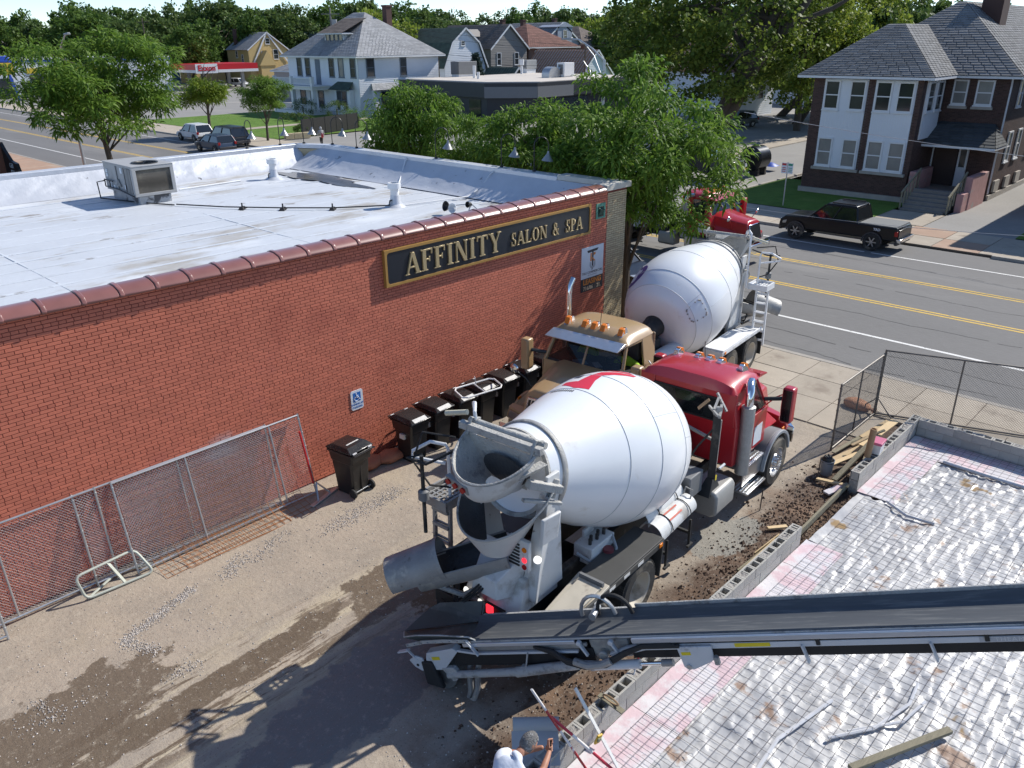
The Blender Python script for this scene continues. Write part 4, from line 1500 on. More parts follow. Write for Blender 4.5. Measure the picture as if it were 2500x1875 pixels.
def block_wall(lbl, p, ang, length, rows, ztop, filled=0.25):
 t = thing("block_wall", lbl, "wall", (p[0], p[1], 0), ang)
 for r_ in range(rows):
  z = ztop - 0.2 * (rows - r_) + 0.0
  x = 0.0 if r_ % 2 == 0 else -0.0
  first = True
  while x < length - 0.05:
   if first and r_ % 2:
    me, l = ME_half, 0.2
   else:
    me, l = (ME_blk, 0.4) if length - x > 0.3 else (ME_half, 0.2)
   first = False
   link("block", me, t, (x + l / 2, rng.uniform(-.003, .003), z))
   x += l
 b = MB()
 z0 = ztop - 0.2 * rows
 b.box((0.005, -0.088, z0), (length - 0.005, -0.075, ztop - 0.012))
 b.box((0.005, 0.075, z0), (length - 0.005, 0.088, ztop - 0.012))
 b.box((0.004, -0.09, z0), (length - 0.004, 0.09, ztop - 0.21))
 x = 0.0
 while x < length - 0.2:
  if rng.random() < filled:
   b.grid(lambda u, w: (x + 0.02 + u * 0.17, -0.075 + w * 0.15, ztop - 0.03 + 0.02 * rng.random()), 5, 4)
  x += 0.2
 b.build("mortar", M_grout, t, smooth=False)
 return t
block_wall("grey block wall on the lot side of the slab, from the bottom edge to the door gap", (5.22, 4.945), 0, 7.80, 3, 0.50, 0.30)
block_wall("grey block wall stub beyond the door gap with lumber behind it", (15.76, 4.945), 0, 3.66, 3, 0.50, 0.35)
block_wall("grey block wall along the pavement behind the chain link fence", (19.42, 4.84), R(-90), 9.6, 3, 0.50, 0.45)
# bent reinforcing pins in the cores
M_rb = mk("rebar", (0.06, 0.045, 0.04), 0.8, vary=0.3)
b = MB()
for (x, y) in ((13.5, 4.95), (12.6, 4.93), (12.2, 4.96), (18.6, 4.97), (17.6, 4.93), (19.3, 4.95), (19.43, 3.9), (19.45, 3.0), (19.43, 2.1)):
 b.tube([(x - .02, y, 0.42), (x, y, 0.56), (x + 0.02, y - 0.01, 0.585), (x + 0.06, y - 0.03, 0.57)], 0.006, 5)
o = b.build("anchor_bolt", M_rb, kind='stuff')
o['label'] = "small bent anchor bolts standing in the block cores"

# crumpled plastic sheeting on the slab bed
M_sheet = mk("plastic_sheeting", (0.52, 0.515, 0.51), 0.38, vary=0.16, vscale=1.0, spec=0.5, bump=0.6, bscale=5, fine=0.10, fscale=6,
             spots=[((0.40, 0.405, 0.42), 0.8, 0.46, 0.62), ((0.30, 0.20, 0.145), 1.3, 0.58, 0.66, 0.6), ((0.33, 0.215, 0.09), 0.5, 0.64, 0.67, 0.3)])
def sheet_z(X, Y):
 z = 0.03 + (vnoise(X, Y, 31, 4, 0.9) - 0.5) * 0.08
 rid = 1 - np.abs(2 * vnoise(X * 1.0, Y * 2.2, 33, 4, 0.42) - 1)
 z += (rid ** 5) * 0.040
 rid2 = 1 - np.abs(2 * vnoise(X * 1.8 + Y * .7, Y * 1.1 - X * .4, 37, 3, 0.16) - 1)
 z += (rid2 ** 4) * 0.006
 return z
v, f = gridmesh(5.2, 19.36, -7.0, 4.22, 0.042, sheet_z)
pg = link("plastic_sheet", npmesh("plastic_sheet", v, f, M_sheet, smooth=True))
tag(pg, "crumpled shiny white plastic sheeting with brown stains covering the slab bed", "plastic sheet")
sheet("slab_bed", 5.2, 19.36, -7.0, 4.84, -0.03, mk("slab_dirt", (0.16, 0.11, 0.08), 0.95))
# pink insulation boards round the edge, under a clear skin
M_pink = mk("pink_foam", (0.64, 0.48, 0.51), 0.45, vary=0.10, vscale=1.5, bump=0.5, bscale=9, spec=0.5, rnd=0.05,
   spots=[((0.70, 0.67, 0.68), 1.7, 0.42, 0.56, 0.25), ((0.40, 0.26, 0.24), 3.0, 0.68, 0.76)])
for i, (x0, x1, y0, y1) in enumerate(((5.3, 7.55, 4.05, 4.84), (7.56, 9.9, 4.05, 4.84), (9.91, 12.3, 4.08, 4.84), (12.31, 13.3, 4.12, 4.84), (15.75, 17.2, 4.08, 4.84), (17.21, 19.30, 4.02, 4.84), (18.3, 19.31, 1.6, 4.01), (18.3, 19.31, -0.9, 1.59), (18.3, 19.31, -3.4, -0.91))):
 def fz(u, w, x0=x0, x1=x1, y0=y0, y1=y1):
  X, Y = x0 + u * (x1 - x0), y0 + w * (y1 - y0)
  return (X, Y, 0.075 + (vnoise(np.array([X]), np.array([Y]), 41, 3, 0.4)[0] - 0.5) * 0.022)
 o = MB().grid(fz, 30, 14).build("foam_board", M_pink)
 o['group'] = "pink foam boards round the slab edge"
 tag(o, ["pink foam board nearest the man", "pink foam board left of the conveyor along the block wall", "pink foam board crossed by the conveyor", "short pink foam board at the end of the long block wall",
   "pink foam board at the near end of the wall stub", "pink foam board in the corner of the two block walls", "pink foam board along the street side wall next to the corner",
   "pink foam board along the street side wall, middle one", "pink foam board along the street side wall nearest the right edge"][i], "foam board")
sk = MB()
def skz(u, w):
 X, Y = 13.3 + u * 2.5, 4.05 + w * 0.75
 return (X + (0.15 * math.sin(w * 9) if u > .8 else 0), Y, 0.06 + (vnoise(np.array([X]), np.array([Y]), 43, 4, 0.4)[0] - 0.5) * 0.10)
sk.grid(skz, 50, 16)
tag(sk.build("plastic_sheet", M_sheet), "loose end of plastic sheeting folded in the door gap of the block walls", "plastic sheet")
for i_, (pts_, r_) in enumerate((([(15.7, 4.2, .10), (15.4, 3.7, .11), (15.5, 3.2, .09)], .03), ([(18.3, 3.9, .10), (18.25, 3.0, .11), (18.28, 2.0, .10), (18.2, 0.8, .1)], .035), ([(6.3, 3.3, .1), (7.4, 2.95, .1), (8.4, 3.0, .1), (9.6, 2.75, .1)], .03), ([(8.9, 2.5, .1), (9.5, 2.1, .1), (10.3, 1.9, .1), (10.8, 1.95, .1)], .025), ([(9.2, 2.35, .1), (9.9, 1.85, .1), (10.5, 1.75, .1)], .022))):
 o = MB().tube(pts_, r_, 6).build("sheet_fold", mk("plastic_fold", (0.62, 0.62, 0.63), 0.3, vary=0.2, spec=0.6))
 tag(o, ["short plastic crease near the door gap of the walls", "plastic crease beside the street side foam boards", "long plastic crease left of the grey timber", "plastic crease just above the grey timber", "shorter plastic crease under the one above the grey timber"][i_], "plastic fold")
# welded wire mesh
b = MB()
x = 5.35
k = 0
while x < 19.3:
 b.cyl((x, -6.9, 0.115 + 0.012 * math.sin(k * 1.7)), (x + 0.02 * math.sin(k), 4.6, 0.115 + 0.012 * math.cos(k * 2.1)), 0.0032, n=3, caps=False)
 x += 0.152
 k += 1
y = -6.8
while y < 4.62:
 for (xa, xb) in ((5.3, 10.2), (10.0, 15.1), (14.9, 19.3)):
  b.cyl((xa, y + 0.02 * math.sin(xa), 0.122 + 0.012 * math.sin(k)), (xb, y + 0.02 * math.sin(xa + 1), 0.122 + 0.012 * math.cos(k)), 0.0032, n=3, caps=False)
 y += 0.152
 k += 1
o = b.build("wire_mesh", M_rb, smooth=False, kind='stuff')
tag(o, "grid of dark welded reinforcing wire lying over the plastic sheeting", "wire mesh")
# timber on the sheet, boards, lumber heap
M_grw = mk("weathered_timber", (0.24, 0.215, 0.15), 0.9, vary=0.25, vscale=6, stretch=(1, 8, 8), bump=0.4)
M_pine = mk("pine_board", (0.58, 0.43, 0.24), 0.75, vary=0.14, vscale=5, stretch=(1, 7, 7), rnd=0.14)
def plank(lbl, p, q, w, h, m_, grp=None, cat="board"):
 p, q = Vector(p), Vector(q)
 o = MB().bar((0, 0, 0), q - p, w, h).build("board", m_, bevel=0.004)
 o.location = p
 return tag(o, lbl, cat, grp)
plank("weathered grey timber lying on the plastic sheeting at the bottom right", (8.55, 2.06, 0.16), (10.12, 1.31, 0.16), 0.10, 0.06, M_grw)
plank("grey plank bridging the door gap between the block walls", (13.0, 5.02, 0.08), (15.74, 5.07, 0.12), 0.05, 0.14, M_grw)
plank("pale plank on edge along the outside of the long block wall", (9.6, 5.13, 0.22), (12.55, 5.14, 0.24), 0.035, 0.16, M_pine)
plank("second thin plank running beside the block wall", (11.4, 5.27, 0.12), (12.75, 5.20, 0.14), 0.04, 0.10, M_grw)
plank("thin pale strip leaning on the plank by the block wall", (12.15, 5.33, 0.10), (12.9, 5.22, 0.20), 0.025, 0.05, M_pine)
plank("short pine off cut lying on the earth by the block wall", (13.1, 5.55, 0.10), (13.42, 5.30, 0.10), 0.09, 0.045, M_pine)
plank("pine board on the earth in front of the bucket", (15.62, 5.68, 0.10), (15.68, 5.0, 0.16), 0.10, 0.045, M_pine)
plank("dark weathered board slanting from the earth to the lumber heap", (15.78, 5.36, 0.12), (17.25, 5.22, 0.52), 0.11, 0.05, M_grw)
LG = "loose lumber heap behind the wall stub"
for i, (p, q, w, m_, l_) in enumerate((
  ((16.3, 5.85, 0.12), (17.9, 5.35, 0.26), 0.14, M_pine, "pine board at the front of the lumber heap by the bucket"),
  ((16.2, 5.65, 0.22), (17.3, 5.28, 0.30), 0.12, M_pine, "pine board crossing low behind the bucket"),
  ((17.0, 5.9, 0.12), (18.3, 5.75, 0.12), 0.09, M_grw, "grey board at the back of the lumber heap"),
  ((17.3, 5.40, 0.36), (18.9, 5.25, 0.48), 0.20, M_pine, "wide pale board sloping up to the block wall"),
  ((18.0, 5.62, 0.22), (18.9, 5.35, 0.42), 0.22, M_pine, "wide pale board at the far end of the lumber heap"),
  ((17.1, 5.55, 0.40), (17.55, 5.25, 0.62), 0.08, M_pine, "short board stub standing beside the cardboard tube"),
  ((17.6, 5.72, 0.2), (18.1, 5.2, 0.54), 0.07, M_grw, "grey stick lying across the lumber heap"),
  ((16.9, 5.15, 0.24), (18.6, 5.55, 0.20), 0.10, M_grw, "dark board at the bottom of the lumber heap"))):
 plank(l_, p, q, w, 0.03, m_, LG)
plank("thin steel stake standing in the earth beside the red truck", (13.74, 6.04, 0.0), (13.74, 6.03, 0.5), 0.02, 0.02, M_rb, cat="stake")
plank("thin steel stake standing beside the bucket", (15.66, 5.68, 0.0), (15.66, 5.67, 0.62), 0.018, 0.018, M_rb, cat="stake")
o = MB().bar((15.2, 5.28, 0.08), (15.62, 5.12, 0.13), 0.16, 0.04).build("foam_scrap", M_pink)
tag(o, "small triangular pink foam scrap by the door gap", "foam scrap")
# cardboard tube, cooler, bucket
M_card = mk("cardboard", (0.34, 0.22, 0.12), 0.8, vary=0.12)
tb = MB().at((16.62, 5.03, 0.49), (R(2), R(3), 0))
tb.lathe([(0, 0.055), (0, 0.07), (0.68, 0.07), (0.68, 0.052), (0.02, 0.05)], n=20, caps=False)
tag(tb.build("cardboard_tube", M_card), "brown cardboard tube standing upright on the block wall stub", "tube")
cl = thing("cooler_box", "small white cooler box with a pink lid on the block wall", "cooler", (16.95, 4.95, 0.50), R(4))
MB().hexa([(-.15, -.09, 0), (.15, -.09, 0), (.15, .09, 0), (-.15, .09, 0), (-.17, -.105, .24), (.17, -.105, .24), (.17, .105, .24), (-.17, .105, .24)]).build("body", mk("cooler_white", (0.60, 0.62, 0.62), 0.5, vary=0.08), cl, bevel=0.012)
MB().box((-.185, -.12, .24), (.185, .12, .30)).build("lid", mk("lid_pink", (0.52, 0.12, 0.22), 0.5, vary=0.08), cl, bevel=0.015)
bk = thing("bucket", "grey plastic bucket with black bags hanging out, beside the fence post", "bucket", (16.12, 5.68, 0.0))
MB().lathe([(0, 0.12), (0.35, 0.145), (0.355, 0.152), (0.375, 0.152), (0.375, 0.14), (0.05, 0.118), (0.05, 0.0)], n=26).build("shell", mk("bucket_grey", (0.22, 0.24, 0.27), 0.5, vary=0.1), bk)
b = MB()
def bagf(u, w):
 a, t = u * 2 * math.pi, w * math.pi / 2
 k = 1 + 0.5 * (vnoise(np.array([math.cos(a) * 2 + 3]), np.array([math.sin(a) * 2 + w * 3 + 3]), 51, 3, .7)[0] - .5)
 return (0.13 * k * math.cos(t * .9) * math.cos(a) - .02, 0.13 * k * math.cos(t * .9) * math.sin(a), 0.33 + 0.16 * k * math.sin(t))
b.grid(bagf, 18, 8)
b.build("black_bag", mk("bag_black", (0.012, 0.012, 0.013), 0.25, vary=0.2, bump=1.5, bscale=14), bk)
# chain link fence at the pavement corner
G2 = "dark chain link panels guarding the site at the pavement"
fence_panel("chain link panel side on, beside the red truck and bucket", (17.27, 6.06, 0.0), 0, 0, 2.62, 1.70, M_postd, M_wired, (0.48,), G2, s=0.052, r=0.0028, tr=0.024)
fence_panel("long chain link panel along the pavement from the corner post", (19.93, 6.05, 0.0), math.atan2(-4.6, 1.65), 0, 4.35, 1.80, M_postd, M_wired, (0.40,), G2, s=0.06, r=0.003, tr=0.026)
fence_panel("chain link panel at the right edge beyond the double post", (21.62, 1.85, 0.0), R(-86), 0, 3.6, 1.78, M_postd, M_wired, (0.5,), G2, s=0.06, r=0.003, tr=0.026)
fs = thing("tube_stand", "square steel tube stand under the corner post of the street fence", "fence foot", (19.9, 6.05, 0))
MB().tube([(-.12, -.42, .03), (.18, -.42, .03), (.25, .45, .03), (-.05, .45, .03)], 0.025, 6, True).build("base_tube", M_postd, fs)
MB().tube([(0.03, -.42, .04), (0.03, 0, .5), (0.08, .45, .04)], 0.018, 6).build("brace", M_postd, fs)
# measuring poles and rod leaning on the wall in front
def striped(lbl, p, q, r_, bands, ma, mb_):
 t = thing("survey_pole", lbl, "pole", p)
 d = Vector(q) - Vector(p)
 n = bands
 for k in range(n):
  MB().cyl(d * (k / n), d * ((k + 1) / n), r_, n=10).build("band", ma if k % 2 == 0 else mb_, t)
 return t
M_pw = mk("pole_white", (0.72, 0.70, 0.68), 0.5, vary=0.2, vscale=9, spots=[((0.45, 0.05, 0.05), 12, 0.58, 0.64)])
striped("long red and white pole leaning highest on the wall beside the man", (6.22, 4.62, 0.08), (5.76, 5.20, 1.42), 0.017, 4, mk("pole_red", (0.42, 0.03, 0.035), 0.5, vary=0.25, vscale=9, spots=[((0.62, 0.5, 0.5), 14, 0.60, 0.66)]), M_pw)
striped("shorter red and white pole crossing under the long one", (6.46, 4.38, 0.08), (5.96, 5.03, 0.92), 0.020, 3, mk("pole_red2", (0.50, 0.02, 0.05), 0.5, vary=0.2), M_pw)
lr = thing("levelling_rod", "white levelling rod with a yellow laser receiver leaning on the block wall", "rod", (6.52, 4.32, 0.08))
d = Vector((6.40, 5.0, 1.12)) - Vector((6.52, 4.32, 0.08))
MB().bar((0, 0, 0), d, 0.045, 0.02, up=(0, -1, 1)).build("rod", mk("rod_white", (0.74, 0.73, 0.70), 0.55, vary=0.08, spots=[((0.35, 0.34, 0.33), 45, 0.62, 0.66)]), lr)
b = MB()
q = d * 0.42
b.bar(q + Vector((-.11, -.02, -.04)), q + Vector((-.09, -.06, .12)), 0.085, 0.03, up=(0, -1, 1))
b.build("receiver", mk("receiver_yellow", (0.62, 0.38, 0.03), 0.5, vary=0.1), lr, bevel=0.006)
b = MB().bar(q + Vector((-.125, -.065, .03)), q + Vector((-.118, -.075, .09)), 0.05, 0.02, up=(0, -1, 1))
b.build("display", mk("lcd", (0.22, 0.23, 0.12), 0.3), lr)
b = MB().bar(q + Vector((-.06, -.02, 0.02)), q + Vector((.06, -.01, 0.03)), 0.03, 0.03)
b.build("clamp", M_blk, lr)
pr_ = thing("plastic_roll", "roll of grey white plastic sheet lying on the block wall behind the man", "roll", (6.20, 5.10, 0.56), R(135))
MB().lathe([(0, 0.05), (0, 0.10), (0.62, 0.105), (0.62, 0.05)], (0, 0, 0), (1, 0, 0), n=24, caps=False).build("roll", mk("roll_grey", (0.44, 0.44, 0.435), 0.5, vary=0.1, vscale=3), pr_)
MB().grid(lambda u, w: (0.02 + u * 0.62, 0.10 + w * 0.42, -0.02 - 0.12 * w + 0.03 * math.sin(w * 4 + u * 2)), 10, 8).build("loose_sheet", _mats["roll_grey"], pr_)
rs = thing("red_stick", "short red and white marker stick planted in the block core", "stake", (7.66, 4.94, 0.40))
MB().cyl((0, 0, 0), (0.1, 0.02, 0.14), 0.012, n=8).build("band", M_pw, rs)
MB().cyl((0.1, 0.02, 0.14), (0.26, 0.06, 0.36), 0.013, n=8).build("band", M_red, rs)
tr_ = thing("wood_float", "wooden float tool with a round handle lying on the block wall", "trowel", (7.0, 4.84, 0.53))
MB().bar((0, -0.22, -0.02), (0, 0.20, 0.02), 0.09, 0.02).build("blade", M_grw, tr_, bevel=0.004)
MB().tube([(0.0, 0.13 * math.cos(a), 0.05 + 0.045 * math.sin(a)) for a in [k * math.pi / 8 for k in range(16)]], 0.014, 6, True).build("handle", M_card, tr_)
# ================================================================ concrete mixer trucks
def paint(name, col, **k):
 kw = dict(rough=0.32, vary=0.06, vscale=1.5, coat=0.5, rvary=0.08)
 kw.update(k)
 return mk(name, col, **kw)
M_redp = paint("truck_red", (0.42, 0.018, 0.026), spots=[((0.30, 0.06, 0.06), 2.5, 0.62, 0.85)])
M_tanp = paint("truck_tan", (0.40, 0.27, 0.14))
M_drum = paint("drum_white", (0.76, 0.78, 0.80), rough=0.38, coat=0.25, vary=0.04, vscale=0.8, spots=[((0.60, 0.58, 0.54), 1.6, 0.60, 0.80)])
M_seam = mk("drum_seam", (0.50, 0.52, 0.54), 0.5)
M_gsteel = mk("grey_steel_worn", (0.30, 0.30, 0.295), 0.55, metal=0.35, vary=0.25, vscale=4, spots=[((0.44, 0.42, 0.38), 3.5, 0.52, 0.68), ((0.14, 0.13, 0.12), 6, 0.62, 0.74)], bump=0.4)
M_crust = mk("cement_crust", (0.44, 0.43, 0.40), 0.9, vary=0.2, vscale=5, bump=1.2, bscale=28, spots=[((0.25, 0.25, 0.245), 3.5, 0.52, 0.66), ((0.60, 0.59, 0.55), 2.5, 0.60, 0.75)])
M_inside = mk("wet_cement_and_hole_shade", (0.05, 0.052, 0.055), 0.4, vary=0.3, vscale=4, bump=0.8, bscale=15)  # dark wet cement; also the shade of openings put into the colour
M_wmud = mk("white_splashed", (0.60, 0.605, 0.60), 0.55, vary=0.10, vscale=3, spots=[((0.36, 0.34, 0.31), 2.2, 0.54, 0.72), ((0.22, 0.21, 0.19), 9, 0.66, 0.72)])
M_chass = mk("chassis_black", (0.022, 0.022, 0.022), 0.65, vary=0.25, vscale=4, spots=[((0.13, 0.115, 0.095), 2.2, 0.52, 0.74)])
M_deck = mk("fender_deck", (0.050, 0.050, 0.048), 0.6, vary=0.2, vscale=3, spots=[((0.20, 0.18, 0.15), 1.8, 0.60, 0.78)])
M_cream = mk("fender_cream", (0.50, 0.455, 0.375), 0.6, vary=0.15, vscale=3, spots=[((0.30, 0.26, 0.21), 3, 0.56, 0.72)])
M_tire = mk("tyre", (0.030, 0.029, 0.028), 0.85, vary=0.2, vscale=5, spots=[((0.17, 0.15, 0.12), 2.5, 0.48, 0.7)])
M_rim = mk("rim_cream", (0.50, 0.46, 0.39), 0.6, vary=0.15, vscale=3, spots=[((0.28, 0.24, 0.18), 2.5, 0.55, 0.75)])
M_alu = mk("polished_aluminium", (0.62, 0.63, 0.64), 0.28, metal=0.9, vary=0.12, vscale=5)
M_chrome = mk("chrome", (0.72, 0.73, 0.74), 0.10, metal=1.0, vary=0.03)
M_glass = mk("dark_glass", (0.008, 0.012, 0.014), 0.05, vary=0.0, spec=0.6, alpha=0.66)
M_amber = mk("amber_lens", (0.75, 0.20, 0.01), 0.25, vary=0.05)
M_redlens = mk("red_lens", (0.36, 0.012, 0.012), 0.25, emit=(1, 0.03, 0.03, 0.0))
M_redlit = mk("red_lens_lit", (0.7, 0.02, 0.03), 0.3, emit=(1.0, 0.03, 0.05, 1.3))
M_whlit = mk("white_lens_lit", (0.8, 0.8, 0.76), 0.3, emit=(1.0, 0.97, 0.9, 0.9))
M_dgrey = mk("grey_plastic", (0.16, 0.165, 0.17), 0.6, vary=0.15)
M_flare = mk("grey_flare", (0.27, 0.29, 0.31), 0.55, vary=0.1)
M_purple = mk("purple_decal", (0.07, 0.035, 0.20), 0.5, vary=0.1)
M_tank = mk("tank_silver", (0.34, 0.335, 0.32), 0.5, metal=0.3, vary=0.15, spots=[((0.24, 0.21, 0.17), 3, 0.56, 0.75)])

def tyre_parts(t, x, y, r, w, out, style):
 """one road wheel, its outer face towards out (+1 or -1)"""
 wh = MB().lathe([(-w / 2, r * .60), (-w / 2, r * .90), (-w * .36, r * .985), (w * .36, r * .985), (w / 2, r * .90), (w / 2, r * .60)], (x, y, r), (0, 1, 0), n=40, caps=False).build("tyre", M_tire, t)
 b = MB()
 for k in range(48):
  a = 2 * math.pi * k / 48
  for sgn in (-1, 1):
   c = Vector((x + r * .985 * math.cos(a), y + sgn * w * .26, r + r * .985 * math.sin(a)))
   tv = Vector((-math.sin(a), 0, math.cos(a)))
   b.bar(c - Vector((0, w * .16, 0)) - tv * .005, c + Vector((0, w * .16, 0)) + tv * .012 * sgn, r * .085, r * .03, up=(math.cos(a), 0, math.sin(a)))
 b.build("tread", M_tire, wh, smooth=False, kind='stuff')
 o = out
 if style == 'dish':
  b = MB().lathe([(o * w / 2, r * .60), (o * (w / 2 - .015), r * .565), (o * (w / 2 - .05), r * .555), (-o * w * .28, r * .47), (-o * w * .30, r * .18), (-o * w * .1, r * .16), (-o * w * .1, 0.0)], (x, y, r), (0, 1, 0), n=32, caps=False)
  b.build("rim", M_rim, wh)
 elif style == 'front':
  b = MB().lathe([(o * w / 2, r * .60), (o * (w / 2 - .01), r * .56), (o * w * .22, r * .53), (o * w * .30, r * .34), (o * w * .42, r * .30), (o * w * .45, r * .17), (o * w * .58, r * .15), (o * w * .60, 0.0)], (x, y, r), (0, 1, 0), n=32, caps=False)
  b.build("rim", M_alu, wh)
  b = MB()
  for k in range(10):
   a = 2 * math.pi * k / 10
   b.cyl((x + r * .27 * math.cos(a), y + o * w * .40, r + r * .27 * math.sin(a)), (x + r * .27 * math.cos(a), y + o * w * .66, r + r * .27 * math.sin(a)), .016, n=6)
  b.build("lug_nuts", M_chrome, wh, kind='stuff')
 else:
  b = MB().lathe([(o * w / 2, r * .60), (o * w * .3, r * .52), (o * w * .32, 0)], (x, y, r), (0, 1, 0), n=24, caps=False)
  b.build("rim", M_rim, wh)
 return wh

def drum_parts(t, x0, z0, pit, prof, seams, ring_s, ring_r, decal):
 ax = Vector((-math.cos(pit), 0, math.sin(pit)))
 wv = Vector((math.sin(pit), 0, math.cos(pit)))
 p0 = Vector((x0, 0, z0))
 b = MB().lathe(prof, p0, ax, n=72, caps=True)
 dr = b.build("drum", M_drum, t, ang=24)
 def rad(s):
  for (s0, r0), (s1, r1) in zip(prof, prof[1:]):
   if s <= s1:
    return r0 + (r1 - r0) * (s - s0) / max(1e-6, s1 - s0)
  return prof[-1][1]
 def pt(s, ph, lift=0.0):
  return p0 + ax * s + (rad(s) + lift) * (Vector((0, 1, 0)) * math.sin(ph) + wv * math.cos(ph))
 b = MB()
 for s in seams:
  b.tube([pt(s, 2 * math.pi * i / 90, 0.0) for i in range(90)], 0.008, 5, True)
 for k in range(3):
  for i in range(len(seams) - 1):
   ph = 0.9 + k * 2.1 + i * 0.35
   b.tube([pt(seams[i] + (seams[i + 1] - seams[i]) * j / 8, ph, 0.0) for j in range(9)], 0.006, 5)
 b.build("weld_seam", M_seam, dr, kind='stuff')
 b = MB().lathe([(-.055, ring_r - .10), (-.055, ring_r + .045), (-.03, ring_r + .06), (.03, ring_r + .06), (.055, ring_r + .045), (.055, ring_r - .12)], p0 + ax * ring_s, ax, n=64, caps=False)
 b.build("track_ring", M_gsteel, dr)
 # lip, and a dark disc in place of the shade inside the mouth
 sl = prof[-1][0]
 rl = prof[-1][1]
 b = MB().lathe([(sl - .01, rl + .03), (sl + .04, rl + .03), (sl + .045, rl - .03), (sl - .25, rl - .06), (sl - .9, rl * .9)], p0, ax, n=48, caps=False)
 b.build("mouth_lip", M_crust, dr)
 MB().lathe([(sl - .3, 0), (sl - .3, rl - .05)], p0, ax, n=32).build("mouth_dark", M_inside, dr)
 def patch(poly, m_, nm="decal", lift=0.004):
  """thin film of a decal following the drum: polygon in (distance along drum, angle in degrees)"""
  me = MB()
  xs = [p[0] for p in poly]
  bm = bmesh.new()
  bm.faces.new([bm.verts.new((p[0], p[1] / 40.0, 0)) for p in poly])
  for d_, rng_ in (((1, 0, 0), (min(xs), max(xs))), ((0, 1, 0), (min(p[1] for p in poly) / 40.0, max(p[1] for p in poly) / 40.0))):
   n = 14
   for i in range(1, n):
    q = rng_[0] + (rng_[1] - rng_[0]) * i / n
    bmesh.ops.bisect_plane(bm, geom=bm.verts[:] + bm.edges[:] + bm.faces[:], plane_co=(q * d_[0], q * d_[1], 0), plane_no=d_)
  bm.verts.ensure_lookup_table()
  for v_ in bm.verts:
   v_.co = pt(v_.co.x, R(v_.co.y * 40.0), lift)
  mesh = D.meshes.new(nm)
  bm.to_mesh(mesh)
  bm.free()
  mesh.materials.append(m_)
  mesh.polygons.foreach_set('use_smooth', [True] * len(mesh.polygons))
  link(nm, mesh, dr)
 decal(patch, pt, dr)
 return pt

def tube_rail(b, pts, r=0.022):
 b.tube(pts, r, 7)

